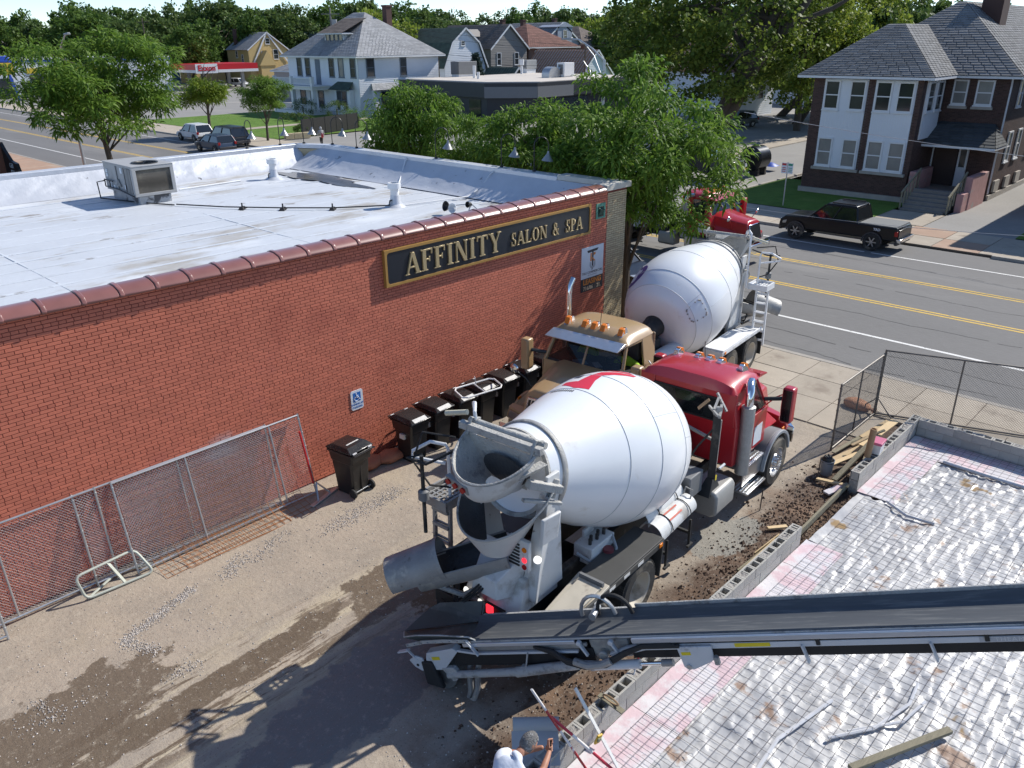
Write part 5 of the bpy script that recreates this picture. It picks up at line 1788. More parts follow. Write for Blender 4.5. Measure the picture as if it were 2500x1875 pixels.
def mixer(lbl, loc, rz, body, drumspec, decal, detail=True, red=False):
 t = thing("mixer_truck", lbl, "concrete mixer", loc, rz, "concrete mixer trucks")
 # chassis
 b = MB()
 for s in (-1, 1):
  b.box((-2.15, s * .43 - .05, .72), (6.2, s * .43 + .05, 1.0))
  b.box((-1.9, s * .43 - .06, 1.005), (3.3, s * .43 + .06, 1.18))
 for x in (-2.1, -0.7, 1.3, 3.2, 5.0):
  b.box((x, -.38, .76), (x + .12, .38, .98))
 b.box((-.3, -.9, .40), (.3, .9, .62)); b.box((-1.67, -.9, .40), (-1.07, .9, .62)); b.box((5.45, -.95, .42), (5.75, .95, .58))
 b.build("chassis", M_chass, t, bevel=0.01)
 R_ = 0.545
 for x in (0.0, -1.42):
  for s in (-1, 1):
   tyre_parts(t, x, s * (1.30 - .15), R_, .29, s, 'dish')
   tyre_parts(t, x, s * (1.30 - .48), R_, .28, s, 'plain')
 for s in (-1, 1):
  tyre_parts(t, 5.62, s * 1.13, .565, .36, s, 'front')
 # cab
 cb = MB()
 X0, X1 = 3.72, 5.10
 yb, yt = 1.10, 0.98
 cab = [(X0, -yb, 1.18), (X1 + .12, -yb, 1.18), (X1 + .12, yb, 1.18), (X0, yb, 1.18)]
 mid = [(X0 - .02, -yb - .01, 2.05), (X1 + .08, -yb + .02, 2.05), (X1 + .08, yb - .02, 2.05), (X0 - .02, yb + .01, 2.05)]
 top = [(X0 - .02, -yt - .03, 2.74), (X1 - .30, -yt + .04, 2.74), (X1 - .30, yt - .04, 2.74), (X0 - .02, yt + .03, 2.74)]
 cb.add(cab + mid, [(0, 3, 2, 1)] + [(i, (i + 1) % 4, 4 + (i + 1) % 4, 4 + i) for i in range(4)])
 for s in (-1, 1):
  cb.hexa([(X0 - .02, s * (yb - .05), 2.04), (X0 + .52, s * (yb - .05), 2.04), (X0 + .52, s * yb, 2.04), (X0 - .02, s * (yb + .01), 2.04),
                 (X0 - .02, s * (yt - .02), 2.74), (X0 + .52, s * (yt - .02), 2.74), (X0 + .52, s * (yt + .025), 2.74), (X0 - .02, s * (yt + .03), 2.74)])
  cb.bar((X1 + .06, s * 1.045, 2.03), (X1 - .31, s * .925, 2.74), .075, .09)
  cb.hexa([(X0 + .5, s * (yt - .03), 2.64), (X1 - .28, s * (yt - .07), 2.64), (X1 - .28, s * (yt - .01), 2.64), (X0 + .5, s * (yt + .028), 2.64),
                 (X0 + .5, s * (yt - .03), 2.75), (X1 - .32, s * (yt - .07), 2.75), (X1 - .32, s * (yt - .02), 2.75), (X0 + .5, s * (yt + .026), 2.75)])
  cb.box((X0 - .025, s * .72, 2.04), (X0 + .02, s * 1.06, 2.74))
 cb.box((X0 - .025, -.72, 2.04), (X0 + .02, .72, 2.11)); cb.box((X0 - .025, -.72, 2.57), (X0 + .02, .72, 2.75)); cb.box((X1 - .34, -.9, 2.68), (X1 - .26, .9, 2.75))
 cabo = cb.build("cab", body, t, bevel=0.035, seg=3)
 MB().box((X0 + .05, -1.0, 2.052), (X1 - .35, 1.0, 2.053)).build("cab_interior", M_chass, t, smooth=False)
 b = MB()
 b.hexa([(X1 - .36, -.98, 1.9), (X1 + .04, -1.0, 1.9), (X1 + .04, 1.0, 1.9), (X1 - .36, .98, 1.9), (X1 - .30, -.98, 2.10), (X1 + .03, -1.0, 2.075), (X1 + .03, 1.0, 2.075), (X1 - .30, .98, 2.10)])
 b.build("dashboard", M_dk, t)
 for y_ in (.55, -.55):
  MB().hexa([(X0 + .10, y_ - .24, 2.0), (X0 + .26, y_ - .24, 2.0), (X0 + .26, y_ + .24, 2.0), (X0 + .10, y_ + .24, 2.0), (X0 + .06, y_ - .20, 2.5), (X0 + .16, y_ - .20, 2.5), (X0 + .16, y_ + .20, 2.5), (X0 + .06, y_ + .20, 2.5)]).build("seat_back", M_dgrey, t, bevel=.03)
 MB().tube([(X1 - .42 + .07 * math.sin(a), .55 + .21 * math.cos(a), 2.16 + .17 * math.sin(a)) for a in [k * math.pi / 8 for k in range(16)]], .017, 6, True).build("steering_wheel", M_blk, t)
 if not red:
  MB().bar((X1 - .22, -.30, 2.11), (X1 - .02, -.05, 2.095), .30, .004).build("paper", mk("paper_blue", (0.30, 0.55, 0.68), 0.6), t)
  MB().bar((X1 - .28, .12, 2.112), (X1 - .10, .36, 2.10), .16, .004).build("paper", M_signw, t)
 b = MB()
 def rf(u, w):
  x = X0 - .04 + u * (X1 - .12 - X0)
  e = max(abs(2 * w - 1), 0)
  y = (2 * w - 1) * (yt + .045 - .03 * u)
  z = 2.74 + .20 * (1 - e ** 4) ** .8 * (1 - abs(2 * u - .85) ** 4 * .55 if abs(2 * u - .85) < 1.2 else 0.2) + .02
  if u < 0.001 or u > .999 or w < .001 or w > .999:
   z = 2.72
  return (x, y, z)
 b.grid(rf, 16, 24)
 b.build("roof", body, t, ang=50)
 # glass: windscreen in two halves, side and rear windows
 g = MB()
 for s in (-1, 1):
  q = [(X1 + .055, s * .03, 2.10), (X1 + .04, s * .98, 2.10), (X1 - .26, s * .86, 2.70), (X1 - .265, s * .03, 2.70)]
  g.poly(q if s < 0 else q[::-1])
 g.build("windscreen", M_glass, t, smooth=False)
 MB().bar((X1 + .06, 0, 2.08), (X1 - .26, 0, 2.72), .05, .03).build("windscreen_post", body, t)
 b = MB()
 b.prism([(X1 - .22, 2.70), (X1 + .18, 2.665), (X1 + .20, 2.69), (X1 - .18, 2.785)], -.98, .98, 'y')
 b.build("sun_visor", M_alu if not red else body, t, bevel=0.01)
 for s in (-1, 1):
  y = s * (yb + .004)
  y2 = s * (yt + .022)
  q = [(X0 + .52, y, 2.06), (X1 - .02, s * (yb - .005), 2.06), (X1 - .33, s * (yt - .005), 2.66), (X0 + .52, y2, 2.66)]
  if red or s < 0:
   w_ = MB().poly(q if s < 0 else q[::-1]).build("side_window", M_glass, t, smooth=False)
  b = MB()
  b.box((X0 + .46, s * (yb + .008) - .012, 1.22), (X1 + .08, s * (yb + .008) + .012, 2.02))
  dr_ = b.build("door", body, t, bevel=0.012)
  b = MB().box((X0 + .55, s * (yb + .03) - .02, 1.78), (X0 + .72, s * (yb + .03) + .02, 1.83))
  b.build("handle", M_chrome, dr_)
  b = MB()
  tube_rail(b, [(X0 + .36, s * (yb + .02), 1.2), (X0 + .36, s * (yb + .08), 1.25), (X0 + .36, s * (yb + .08), 2.1), (X0 + .36, s * (yb + .02), 2.15)], .018)
  b.build("grab_rail", M_alu, t)
 rw = [(X0 - .034, -.72, 2.10), (X0 - .034, .72, 2.10), (X0 - .036, .72, 2.58), (X0 - .036, -.72, 2.58)]
 w_ = MB().poly(rw[::-1]).build("rear_window", M_glass, t, smooth=False)
 b = MB()
 for a, c in ((0, 1), (1, 2), (2, 3), (3, 0)):
  b.bar(rw[a], rw[c], .03, .03, up=(1, 0, 0))
 b.build("gasket", M_rubber, w_)
 # bonnet, grille, fenders, bumper
 b = MB()
 hd = [(X1 + .02, -.86, 1.25), (6.75, -.60, 1.10), (6.75, .60, 1.10), (X1 + .02, .86, 1.25),
          (X1 + .02, -.80, 2.00), (6.62, -.52, 1.78), (6.62, .52, 1.78), (X1 + .02, .80, 2.00),
          (X1 + .02, -.52, 2.14), (6.55, -.34, 1.90), (6.55, .34, 1.90), (X1 + .02, .52, 2.14)]
 b.add(hd, [(0, 3, 2, 1)] + [(i, (i + 1) % 4, 4 + (i + 1) % 4, 4 + i) for i in range(4)] + [(4, 5, 9, 8), (5, 6, 10, 9), (6, 7, 11, 10), (7, 4, 8, 11), (8, 9, 10, 11)])
 b.build("bonnet", body, t, bevel=0.04, seg=3)
 b = MB()
 b.hexa([(6.755, -.50, 1.12), (6.80, -.50, 1.12), (6.80, .50, 1.12), (6.755, .50, 1.12), (6.63, -.44, 1.76), (6.675, -.44, 1.76), (6.675, .44, 1.76), (6.63, .44, 1.76)])
 gr__ = b.build("grille", M_chrome, t, bevel=0.02)
 b = MB()
 for i in range(9):
  y = -.40 + i * .1
  b.hexa([(6.80, y - .035, 1.18), (6.806, y - .035, 1.18), (6.806, y + .035, 1.18), (6.80, y + .035, 1.18), (6.686, y * .9 - .03, 1.70), (6.692, y * .9 - .03, 1.70), (6.692, y * .9 + .03, 1.70), (6.686, y * .9 + .03, 1.70)])
 b.build("grille_slots", M_blk, gr__, kind='stuff')
 for s in (-1, 1):
  b = MB()
  prof_ = []
  for k in range(13):
   a = math.pi * (0.02 + 0.98 * k / 12)
   prof_.append((5.62 + .70 * math.cos(a), .60 + .68 * math.sin(a)))
  inn = [(5.62 + (p[0] - 5.62) * .93, .60 + (p[1] - .60) * .93) for p in prof_]
  b.prism(prof_ + inn[::-1], s * .80, s * 1.22, 'y')
  fd = b.build("front_fender", body if not red else M_dgrey, t, bevel=0.015)
  b = MB()
  b.prism([(p[0], p[1] + .006) for p in prof_] + [(5.62 + (p[0] - 5.62) * .90, .60 + (p[1] - .6) * .90) for p in prof_][::-1], s * 1.222, s * 1.30, 'y')
  b.build("flare", M_flare if red else body, fd, bevel=0.012)
  b = MB().hexa([(5.35, s * .62, 1.22), (6.2, s * .62, 1.22), (6.2, s * 1.0, 1.24), (5.35, s * 1.0, 1.24), (5.2, s * .60, 1.75), (6.2, s * .52, 1.62), (6.2, s * .64, 1.45), (5.2, s * .8, 1.65)])
  b.build("wing", body, t, bevel=0.03)
  b = MB().box((5.86, s * 1.226, 1.205), (5.98, s * 1.25, 1.27))
  b.build("marker_lamp", M_amber, fd, bevel=0.006)
  b = MB().hexa([(6.42, s * .62, .98), (6.70, s * .60, .98), (6.55, s * 1.14, 1.0), (6.33, s * 1.18, 1.0), (6.40, s * .60, 1.32), (6.68, s * .58, 1.30), (6.50, s * 1.10, 1.28), (6.30, s * 1.14, 1.28)])
  hl = b.build("headlamp_pod", body, t, bevel=0.02)
  MB().hexa([(6.71, s * .66, 1.05), (6.72, s * .66, 1.05), (6.60, s * 1.06, 1.06), (6.59, s * 1.06, 1.06), (6.69, s * .65, 1.24), (6.70, s * .65, 1.24), (6.56, s * 1.04, 1.22), (6.55, s * 1.04, 1.22)]).build("headlamp_lens", M_alu, hl, bevel=0.004)
  # steps under the door
  b = MB()
  b.box((4.05, s * .80, .98), (5.0, s * 1.24, 1.03))
  b.box((4.05, s * 1.19, .62), (5.0, s * 1.22, .98))
  b.box((4.12, s * .95, .42), (5.0, s * 1.34, .46))
  for k in range(5):
   b.box((4.12, s * (1.0 + k * .07), .462), (5.0, s * (1.02 + k * .07), .475))
   b.box((4.06, s * (.86 + k * .08), 1.032), (4.99, s * (.885 + k * .08), 1.044))
  b.build("step", M_alu, t, bevel=0.006)
  # mirrors
  b = MB()
  b.tube([(X1 + .0, s * 1.06, 2.18), (X1 + .16, s * 1.38, 2.22)], .045, 8)
  b.build("mirror_arm", M_blk, t)
  mo = MB().box((X1 + .06, s * 1.38, 1.72), (X1 + .30, s * 1.62, 2.50)).build("mirror", body, t, bevel=0.05, seg=3)
  MB().box((X1 + .052, s * 1.41, 1.77), (X1 + .058, s * 1.60, 2.46)).build("mirror_glass", M_glass, mo, smooth=False)
  b = MB()
  b.tube([(6.0, s * .70, 1.55), (6.05, s * .95, 1.85), (6.12, s * 1.20, 2.02)], .016, 6)
  rm_ = b.build("fender_mirror", M_redp if red else M_blk, t)
  MB().lathe([(-.05, .03), (-.02, .10), (.02, .12), (.03, .10), (.03, 0)], (6.12, s * 1.24, 2.05), (-1, 0, .2), n=18).build("mirror_bowl", M_chrome, rm_)
 b = MB().hexa([(6.72, -1.22, .55), (6.95, -1.05, .55), (6.95, 1.05, .55), (6.72, 1.22, .55), (6.72, -1.22, .95), (6.95, -1.05, .95), (6.95, 1.05, .95), (6.72, 1.22, .95)])
 b.build("bumper", M_chrome, t, bevel=0.03)
 # roof lamps
 for y in (-.72, -.25, 0, .25, .72):
  b = MB().hexa([(X1 - .60, y - .07, 2.86), (X1 - .30, y - .07, 2.83), (X1 - .30, y + .07, 2.83), (X1 - .60, y + .07, 2.86), (X1 - .58, y - .04, 3.01), (X1 - .44, y - .055, 3.02), (X1 - .44, y + .055, 3.02), (X1 - .58, y + .04, 3.01)])
  l_ = b.build("roof_lamp", M_chrome, t, bevel=0.008)
  MB().hexa([(X1 - .47, y - .06, 2.88), (X1 - .31, y - .06, 2.88), (X1 - .31, y + .06, 2.88), (X1 - .47, y + .06, 2.88), (X1 - .48, y - .058, 3.035), (X1 - .38, y - .058, 3.015), (X1 - .38, y + .058, 3.015), (X1 - .48, y + .058, 3.035)]).build("lens", M_amber, l_, bevel=0.006)
 MB().tube([(X1 - .45, .12, 2.92), (X1 - .52, .12, 3.32)], .007, 5).build("aerial", M_blk, t)
 # exhaust stack with heat shield
 b = MB().lathe([(.98, .06), (.99, .135), (2.45, .135), (2.47, .09)], (3.98, -1.20, 0), (0, 0, 1), n=24)
 ex = b.build("exhaust_stack", mk("stack_shield", (0.42, 0.42, 0.41), 0.45, metal=0.7, vary=0.2, vscale=8, bump=0.8, bscale=60), t)
 b = MB()
 if red:
  b.tube([(3.98, -1.20, 2.40), (3.98, -1.20, 2.62), (4.02, -1.18, 2.74), (4.14, -1.12, 2.82), (4.32, -1.06, 2.83)], .085, 12)
 else:
  b.tube([(3.98, -1.20, 2.40), (3.98, -1.20, 3.30), (3.95, -1.20, 3.52), (3.82, -1.20, 3.68)], .075, 12)
 b.build("pipe", M_chrome, ex)
 # tanks and boxes behind the cab
 b = MB().prism([(-1.30, .62), (-1.30, 1.0), (-1.24, 1.10), (-.70, 1.12), (-.70, .55), (-1.2, .55)], 2.72, 3.52, 'x')
 b.build("fuel_tank", M_tank, t, bevel=0.05, seg=3)
 b = MB().prism([(1.30, .62), (1.30, 1.0), (1.24, 1.10), (.70, 1.12), (.70, .55), (1.2, .55)], 2.6, 4.0, 'x')
 b.build("fuel_tank", M_tank, t, bevel=0.05, seg=3)
 b = MB().box((2.15, -1.0, 1.12), (2.66, -.46, 1.58))
 b.build("tool_box", M_dgrey, t, bevel=0.02)
 b = MB().box((1.9, -.46, 1.18), (3.1, .46, 1.55)); b.box((2.45, -.35, 1.55), (3.3, .35, 1.95))
 b.build("gearbox_stand", M_chass, t, bevel=0.03)
 b = MB().lathe([(-.50, .20), (-.30, .26), (.02, .30)], Vector((x_f := drumspec['x0'], 0, drumspec['z0'])), (-math.cos(drumspec['pit']), 0, math.sin(drumspec['pit'])), n=28)
 b.build("drum_gearbox", M_chass, t)
 if red:
  b = MB()
  b.bar((2.92, -1.05, 1.08), (2.98, -1.02, 2.62), .14, .12)
  b.hexa([(2.62, -1.18, 1.02), (3.10, -1.18, 1.02), (3.10, -.92, 1.02), (2.62, -.92, 1.02), (2.84, -1.12, 1.30), (3.0, -1.12, 1.30), (3.0, -.98, 1.30), (2.84, -.98, 1.30)])
  cr = b.build("lifting_mast", M_chass, t, bevel=0.008)
  b = MB()
  b.bar((2.85, -1.12, 2.62), (3.35, -.92, 2.66), .05, .05); b.bar((2.85, -1.0, 2.74), (3.35, -.85, 2.78), .04, .04)
  b.bar((2.72, -1.15, 2.70), (2.95, -.85, 2.74), .04, .04); b.bar((3.3, -1.05, 2.55), (3.36, -.8, 2.85), .04, .04)
  b.lathe([(-.03, .03), (-.03, .10), (.03, .10), (.03, .03)], (2.98, -1.02, 2.66), (.3, 1, 0), n=16)
  b.bar((3.02, -1.06, 1.4), (3.1, -1.04, 2.45), .05, .05)
  b.build("pulley_head", M_gsteel, cr)
  MB().bar((2.60, -.8, 2.80), (2.72, -.95, 2.98), .09, .02).build("wood_wedge", M_card, cr)
  MB().cyl((3.06, -1.13, 1.46), (3.22, -1.16, 1.50), .025, n=8).build("winch_grip", M_wpaint, cr)
  MB().bar((2.958, -1.128, 1.24), (2.963, -1.125, 1.36), .06, .004, up=(0, 1, 0)).build("yellow_label", mk("label_yellow", (0.7, 0.55, 0.02), 0.5), cr)
  MB().tube([(2.45, -.5, 1.2), (2.8, -.75, 1.9), (2.95, -.98, 2.3)], .02, 6).build("brace", M_chass, cr)
  MB().bar((2.98, -1.02, 2.05), (3.3, .2, 2.12), .05, .05).build("stay", M_gsteel, cr)
  MB().box((4.62, -yb - .024, 1.30), (5.0, -yb - .021, 1.72)).build("door_plate", M_signw, t, smooth=False)
 # spare chutes stowed on the right side
 for i, (y, z) in enumerate(((-1.02, 1.22), (-.74, 1.40), (-.50, 1.52))):
  a0 = R(-70), R(110)
  b = MB().lathe([(0, .235), (1.30, .20)], (0.74, y, z - .10), (1, 0, .02), n=18, arc=(R(-80), R(100)), caps=False)
  b.lathe([(0, .225), (1.30, .19)], (0.74, y, z - .10), (1, 0, .02), n=18, arc=(R(-80), R(100)), caps=False)
  c_ = b.build("spare_chute", M_wmud, t)
  b = MB().tube([(1.95, y - .10, z + .10), (2.02, y - .10, z + .24), (2.06, y + .06, z + .24), (2.0, y + .07, z + .09)], .016, 6)
  b.build("handle", M_gsteel, c_)
  b = MB()
  for xx in (1.1, 1.75):
   b.tube([(xx, y + (.245) * math.sin(q), z - .10 + .245 * math.cos(q)) for q in [R(-85 + 18 * k) for k in range(11)]], .010, 5)
  b.build("strap", M_rubber, c_, kind='stuff')
  b = MB()
  for k in range(3):
   b.lathe([(0.35, .2365), (.8, .228)], (0.75, y, z - .098), (1, 0, .02), n=2, arc=(R(-30 + k * 34), R(-22 + k * 34)), caps=False)
  b.build("red_stripe", mk("stripe_red", (0.5, 0.12, 0.08), 0.6), c_, kind='stuff')
 for xx in (0.95, 1.80):
  b = MB()
  b.bar((xx, -1.25, .72), (xx, -.5, .72), .05, .05); b.bar((xx, -1.24, .45), (xx, -1.24, 1.0), .04, .03); b.bar((xx - .09, -1.26, .46), (xx + .09, -1.26, .46), .05, .04)
  b.build("chute_rack", M_chass, t)
 # deck fenders over the tandem
 for s in (-1, 1):
  b = MB()
  b.box((-1.0, s * .74, 1.20), (.66, s * 1.32, 1.245))
  b.box((-2.02, s * 1.285, 1.09), (.66, s * 1.325, 1.20))
  b.hexa([(.62, s * .78, .45), (.66, s * .78, .45), (.66, s * 1.30, .45), (.62, s * 1.30, .45), (.66, s * .74, 1.2), (.70, s * .74, 1.2), (.70, s * 1.32, 1.2), (.66, s * 1.32, 1.2)])
  fd = b.build("deck_fender", M_deck if red else M_wpaint, t, bevel=0.008)
  b = MB()
  b.hexa([(-2.3, s * .80, 1.02), (-1.0, s * .74, 1.20), (-1.0, s * 1.32, 1.20), (-2.3, s * 1.30, 1.02), (-2.3, s * .80, 1.05), (-1.0, s * .74, 1.245), (-1.0, s * 1.32, 1.245), (-2.3, s * 1.30, 1.05)])
  rp_ = b.build("rear_deck", M_cream if red else M_wpaint, t, bevel=0.008)
  if red:
   b = MB()
   b.hexa([(-2.02, s * .88, 1.10), (-1.16, s * .86, 1.225), (-1.16, s * 1.26, 1.225), (-2.02, s * 1.26, 1.10), (-2.02, s * .88, 1.16), (-1.16, s * .86, 1.28), (-1.16, s * 1.26, 1.28), (-2.02, s * 1.26, 1.16)])
   b.build("tool_tray", M_cream, rp_, bevel=0.006)
   MB().bar((-2.06, s * .86, 1.16), (-2.06, s * 1.28, 1.16), .05, .07).build("tray_rail", M_dgrey, rp_)
   MB().bar((-1.12, s * .84, 1.30), (-1.12, s * 1.28, 1.30), .05, .08).build("tray_rail", M_dgrey, rp_)
  b = MB()
  for k in range(5):
   x = -1.85 + k * .42
   b.box((x, s * 1.326, 1.115), (x + .17, s * 1.329, 1.175))
  b.build("lettering_blocks", M_stick, fd, kind='stuff')  # pale blocks stand in for the lettering along the fender edge
  MB().box((.50, s * 1.326, 1.12), (.60, s * 1.345, 1.19)).build("marker_lamp", M_amber, fd, bevel=.005)
  MB().box((-2.2, s * .74, .28), (-2.18, s * 1.30, 1.02)).build("mud_flap", M_rubber, t)
 # small pump set on the frame
 b = MB().box((-.62, -.72, 1.10), (.05, -.36, 1.42)); b.box((-.40, -.42, 1.42), (-.1, -.36, 1.55))
 b.build("valve_box", M_wmud, t, bevel=.015)
 b = MB()
 for k in range(5):
  b.cyl((-.50 + k * .1, -.6 + .05 * (k % 2), 1.40), (-.50 + k * .1, -.6 + .05 * (k % 2), 1.52), .03, n=8)
 b.build("valve_levers", M_chass, t, kind='stuff')
 MB().cyl((-.25, -.80, 1.02), (-.25, -.80, 1.30), .09, n=14).build("filter_can", mk("filter_red", (0.16, 0.03, 0.04), 0.5), t)
 b = MB().tube([(-.75, -.5, 1.35), (-.6, -.78, 1.15), (-.3, -.92, 1.12), (-.1, -.86, 1.25), (0, -.7, 1.4)], .028, 7)
 b.build("hose", M_flare, t)
 MB().cyl((2.0, .55, 1.5), (3.3, .55, 1.5), .26, n=18).build("water_tank", M_wmud, t)
 # ---------------- drum
 pt = drum_parts(t, drumspec['x0'], drumspec['z0'], drumspec['pit'], drumspec['prof'], drumspec['seams'], drumspec['ring'][0], drumspec['ring'][1], decal)
 # ---------------- rear end: pedestals, hopper, collector, chutes, ladder
 for s in (-1, 1):
  b = MB()
  b.hexa([(-2.0, s * .52, 1.18), (-1.25, s * .52, 1.18), (-1.25, s * .60, 1.18), (-2.0, s * .60, 1.18), (-1.82, s * .66, 3.30), (-1.55, s * .66, 3.30), (-1.55, s * .72, 3.30), (-1.82, s * .72, 3.30)])
  b.hexa([(-2.02, s * .36, 1.18), (-1.96, s * .36, 1.18), (-1.96, s * .66, 1.18), (-2.02, s * .66, 1.18), (-1.84, s * .58, 3.0), (-1.80, s * .58, 3.0), (-1.80, s * .74, 3.0), (-1.84, s * .74, 3.0)])
  pd = b.build("pedestal", M_wmud, t, bevel=.01)
  b = MB()
  for z in (2.55, 2.70, 2.85):
   b.lathe([(0, .045), (.015, .045), (.02, .02)], (-1.70, s * (.615 + (z - 1.18) * .03), z), (0, s, 0), n=10)
  b.build("grease_port", M_gsteel, pd, kind='stuff')
 b = MB()
 b.hexa([(-2.30, -.55, 1.02), (-1.30, -.55, 1.02), (-1.30, .55, 1.02), (-2.30, .55, 1.02), (-2.05, -.50, 1.55), (-1.30, -.50, 1.62), (-1.30, .50, 1.62), (-2.05, .50, 1.55)])
 b.hexa([(-2.45, -.25, 1.30), (-2.0, -.40, 1.22), (-2.0, .40, 1.22), (-2.45, .25, 1.30), (-2.42, -.22, 1.60), (-1.9, -.40, 1.95), (-1.9, .40, 1.95), (-2.42, .22, 1.60)])
 b.build("rear_frame", M_wmud, t, bevel=.02)
 lp = MB().box((-2.12, -.60, 1.78), (-2.04, -.22, 2.30)).build("louvre_panel", M_wmud, t, bevel=.01)
 b = MB()
 for k in range(7):
  b.box((-2.135, -.44, 1.84 + k * .06), (-2.119, -.24, 1.868 + k * .06))
 b.build("louvre", M_chass, lp, kind='stuff')
 for (y, z, m_) in ((-.53, 1.98, M_redlit if red else M_redlens), (-.53, 1.86, M_redlens), (-.53, 2.16, M_amber)):
  MB().cyl((-2.135, y, z), (-2.118, y, z), .042, n=14).build("tail_lamp", m_, t)
 MB().lathe([(0, .06), (.03, .062), (.035, 0)], (-2.02, -.70, 2.02), (-.9, -.4, .1), n=14).build("work_lamp", M_whlit if red else M_alu, t)
 b = MB().box((-2.36, -1.15, .58), (-2.24, 1.15, .82)); b.box((-2.34, -.3, .82), (-2.2, .3, 1.05))
 bm_ = b.build("rear_bumper", M_chass, t, bevel=.012)
 for y in (-.05, .30):
  pass
 MB().box((-2.39, -.12, .92), (-2.36, .02, 1.08)).build("stop_lamp", M_redlit if red else M_redlens, t, bevel=.012)
 MB().lathe([(0, .065), (.02, .05), (.025, 0)], (-2.36, .16, 1.02), (-1, 0, .1), n=14).build("reverse_lamp", M_whlit if red else M_alu, t)
 MB().lathe([(0, .06), (.02, .05), (.025, 0)], (-2.36, .44, 1.12), (-1, 0, .1), n=14).build("reverse_lamp", M_whlit if red else M_alu, t)
 # charge hopper: half funnel under a straight front bar
 def hop(u, w, off=0.0):
  a = math.pi * u
  rim = Vector((-2.02 - .72 * math.sin(a), .64 * math.cos(a), 3.70 - .32 * math.sin(a)))
  low = Vector((-1.90 - .34 * math.sin(a), .28 * math.cos(a), 3.02))
  p = rim.lerp(low, w)
  p.z -= .16 * math.sin(math.pi * w) * math.sin(a) + off
  p.x -= .10 * math.sin(math.pi * w) * math.sin(a)
  return p + Vector((-off * math.sin(a), off * math.cos(a), 0))
 b = MB().grid(lambda u, w: hop(u, w), 32, 10)
 hp = b.build("charge_hopper", M_crust, t)
 MB().poly([(-2.045 + .12 * (3.34 - (3.32 + .25 * math.sin(a))) / .68, -.10 + .40 * math.cos(a), 3.32 + .25 * math.sin(a)) for a in [k * math.pi / 12 for k in range(24)]]).build("throat_shade_plate", M_inside, hp, smooth=False)  # dark plate, the shade of the throat opening painted as colour
 b = MB().grid(lambda u, w: hop(u, w, .018), 32, 10)
 b.build("hopper_shell", M_wmud, hp)
 b = MB()
 b.tube([hop(k / 32, 0) for k in range(33)], .022, 6)
 b.add([(-2.02, .64, 3.70), (-2.02, -.64, 3.70), (-1.90, -.40, 3.02), (-1.90, .40, 3.02), (-2.0, .36, 3.55), (-2.0, -.36, 3.55), (-1.92, -.30, 3.08), (-1.92, .30, 3.08)], [(0, 1, 2, 3)])
 b.build("hopper_rim", M_crust, hp)
 b = MB()
 b.bar((-1.98, .80, 3.76), (-1.94, -.70, 3.76), .10, .11)
 b.cyl((-1.86, .72, 3.80), (-1.82, -.68, 3.80), .055, n=12)
 for y in (.62, -.58):
  b.tube([(-2.04, y, 3.66), (-1.94, y, 3.90), (-1.76, y, 3.82), (-1.84, y, 3.64)], .03, 6, True)
 b.hexa([(-1.86, .2, 3.82), (-1.56, .05, 3.70), (-1.56, -.20, 3.70), (-1.86, -.30, 3.82), (-1.86, .2, 3.84), (-1.56, .05, 3.72), (-1.56, -.20, 3.72), (-1.86, -.30, 3.84)])
 b.build("pivot_bar", M_crust, hp, bevel=.006)
 b = MB()
 b.hexa([(-2.25, -.55, 3.38), (-1.85, -.66, 3.44), (-1.85, -.58, 3.44), (-2.25, -.47, 3.38), (-2.22, -.62, 3.48), (-1.85, -.74, 3.54), (-1.85, -.6, 3.56), (-2.22, -.5, 3.50)])
 b.bar((-2.15, -.62, 3.32), (-1.62, -.80, 3.06), .12, .12); b.bar((-2.25, -.60, 3.10), (-1.66, -.84, 2.86), .07, .05); b.cyl((-1.75, -.72, 2.95), (-1.62, -.72, 3.2), .06, n=10)
 b.build("support_arm", M_crust, hp, bevel=.01)
 b = MB().hexa([(-2.74, -.02, 3.18), (-2.66, -.02, 3.14), (-2.56, .46, 3.14), (-2.66, .46, 3.18), (-2.78, -.02, 3.32), (-2.70, -.02, 3.32), (-2.60, .46, 3.32), (-2.70, .46, 3.32)])
 lb = b.build("lamp_bar", M_gsteel, hp, bevel=.01)
 for y, dx in ((.05, 0), (.22, .03), (.38, .06)):
  MB().cyl((-2.79 + dx, y, 3.25), (-2.74 + dx, y, 3.25), .042, n=12).build("lamp", M_redlens, lb)
 # collector: two curved wings around the dark mouth, narrowing to the spout
 def col(u, w, rr=1.0):
  a = math.pi * (-.08 + 1.16 * u)
  k = w ** .8
  ra = (.80 * (1 - k) + .27 * k) * rr
  rb_ = (.78 * (1 - k) + .27 * k) * rr
  cx = -1.80 * (1 - k) - 2.12 * k
  zt = 3.00 - .62 * max(0.0, math.sin(max(0, min(math.pi, a)))) ** .8 - .10 * math.cos(a)
  return (cx - ra * math.sin(a), rb_ * math.cos(a), zt * (1 - k) + 1.98 * k)
 b = MB().grid(lambda u, w: col(u, w), 36, 14)
 cl_ = b.build("collector", mk("collector_dark", (0.06, 0.06, 0.062), 0.6, vary=0.35, vscale=5, bump=0.6, spots=[((0.20, 0.19, 0.18), 4, 0.60, 0.72)]), t)
 MB().grid(lambda u, w: col(u, .02 + w * .98, 1.03), 36, 14).build("collector_shell", M_wmud, cl_)
 MB().tube([col(k / 36, 0, 1.015) for k in range(37)], .018, 6).build("collector_rim", M_crust, cl_)
 b = MB().hexa([(-2.05, -.80, 2.30), (-1.72, -.84, 2.30), (-1.72, -.78, 2.30), (-2.05, -.74, 2.30), (-2.10, -.86, 2.78), (-1.72, -.90, 2.78), (-1.72, -.84, 2.78), (-2.10, -.80, 2.78)])
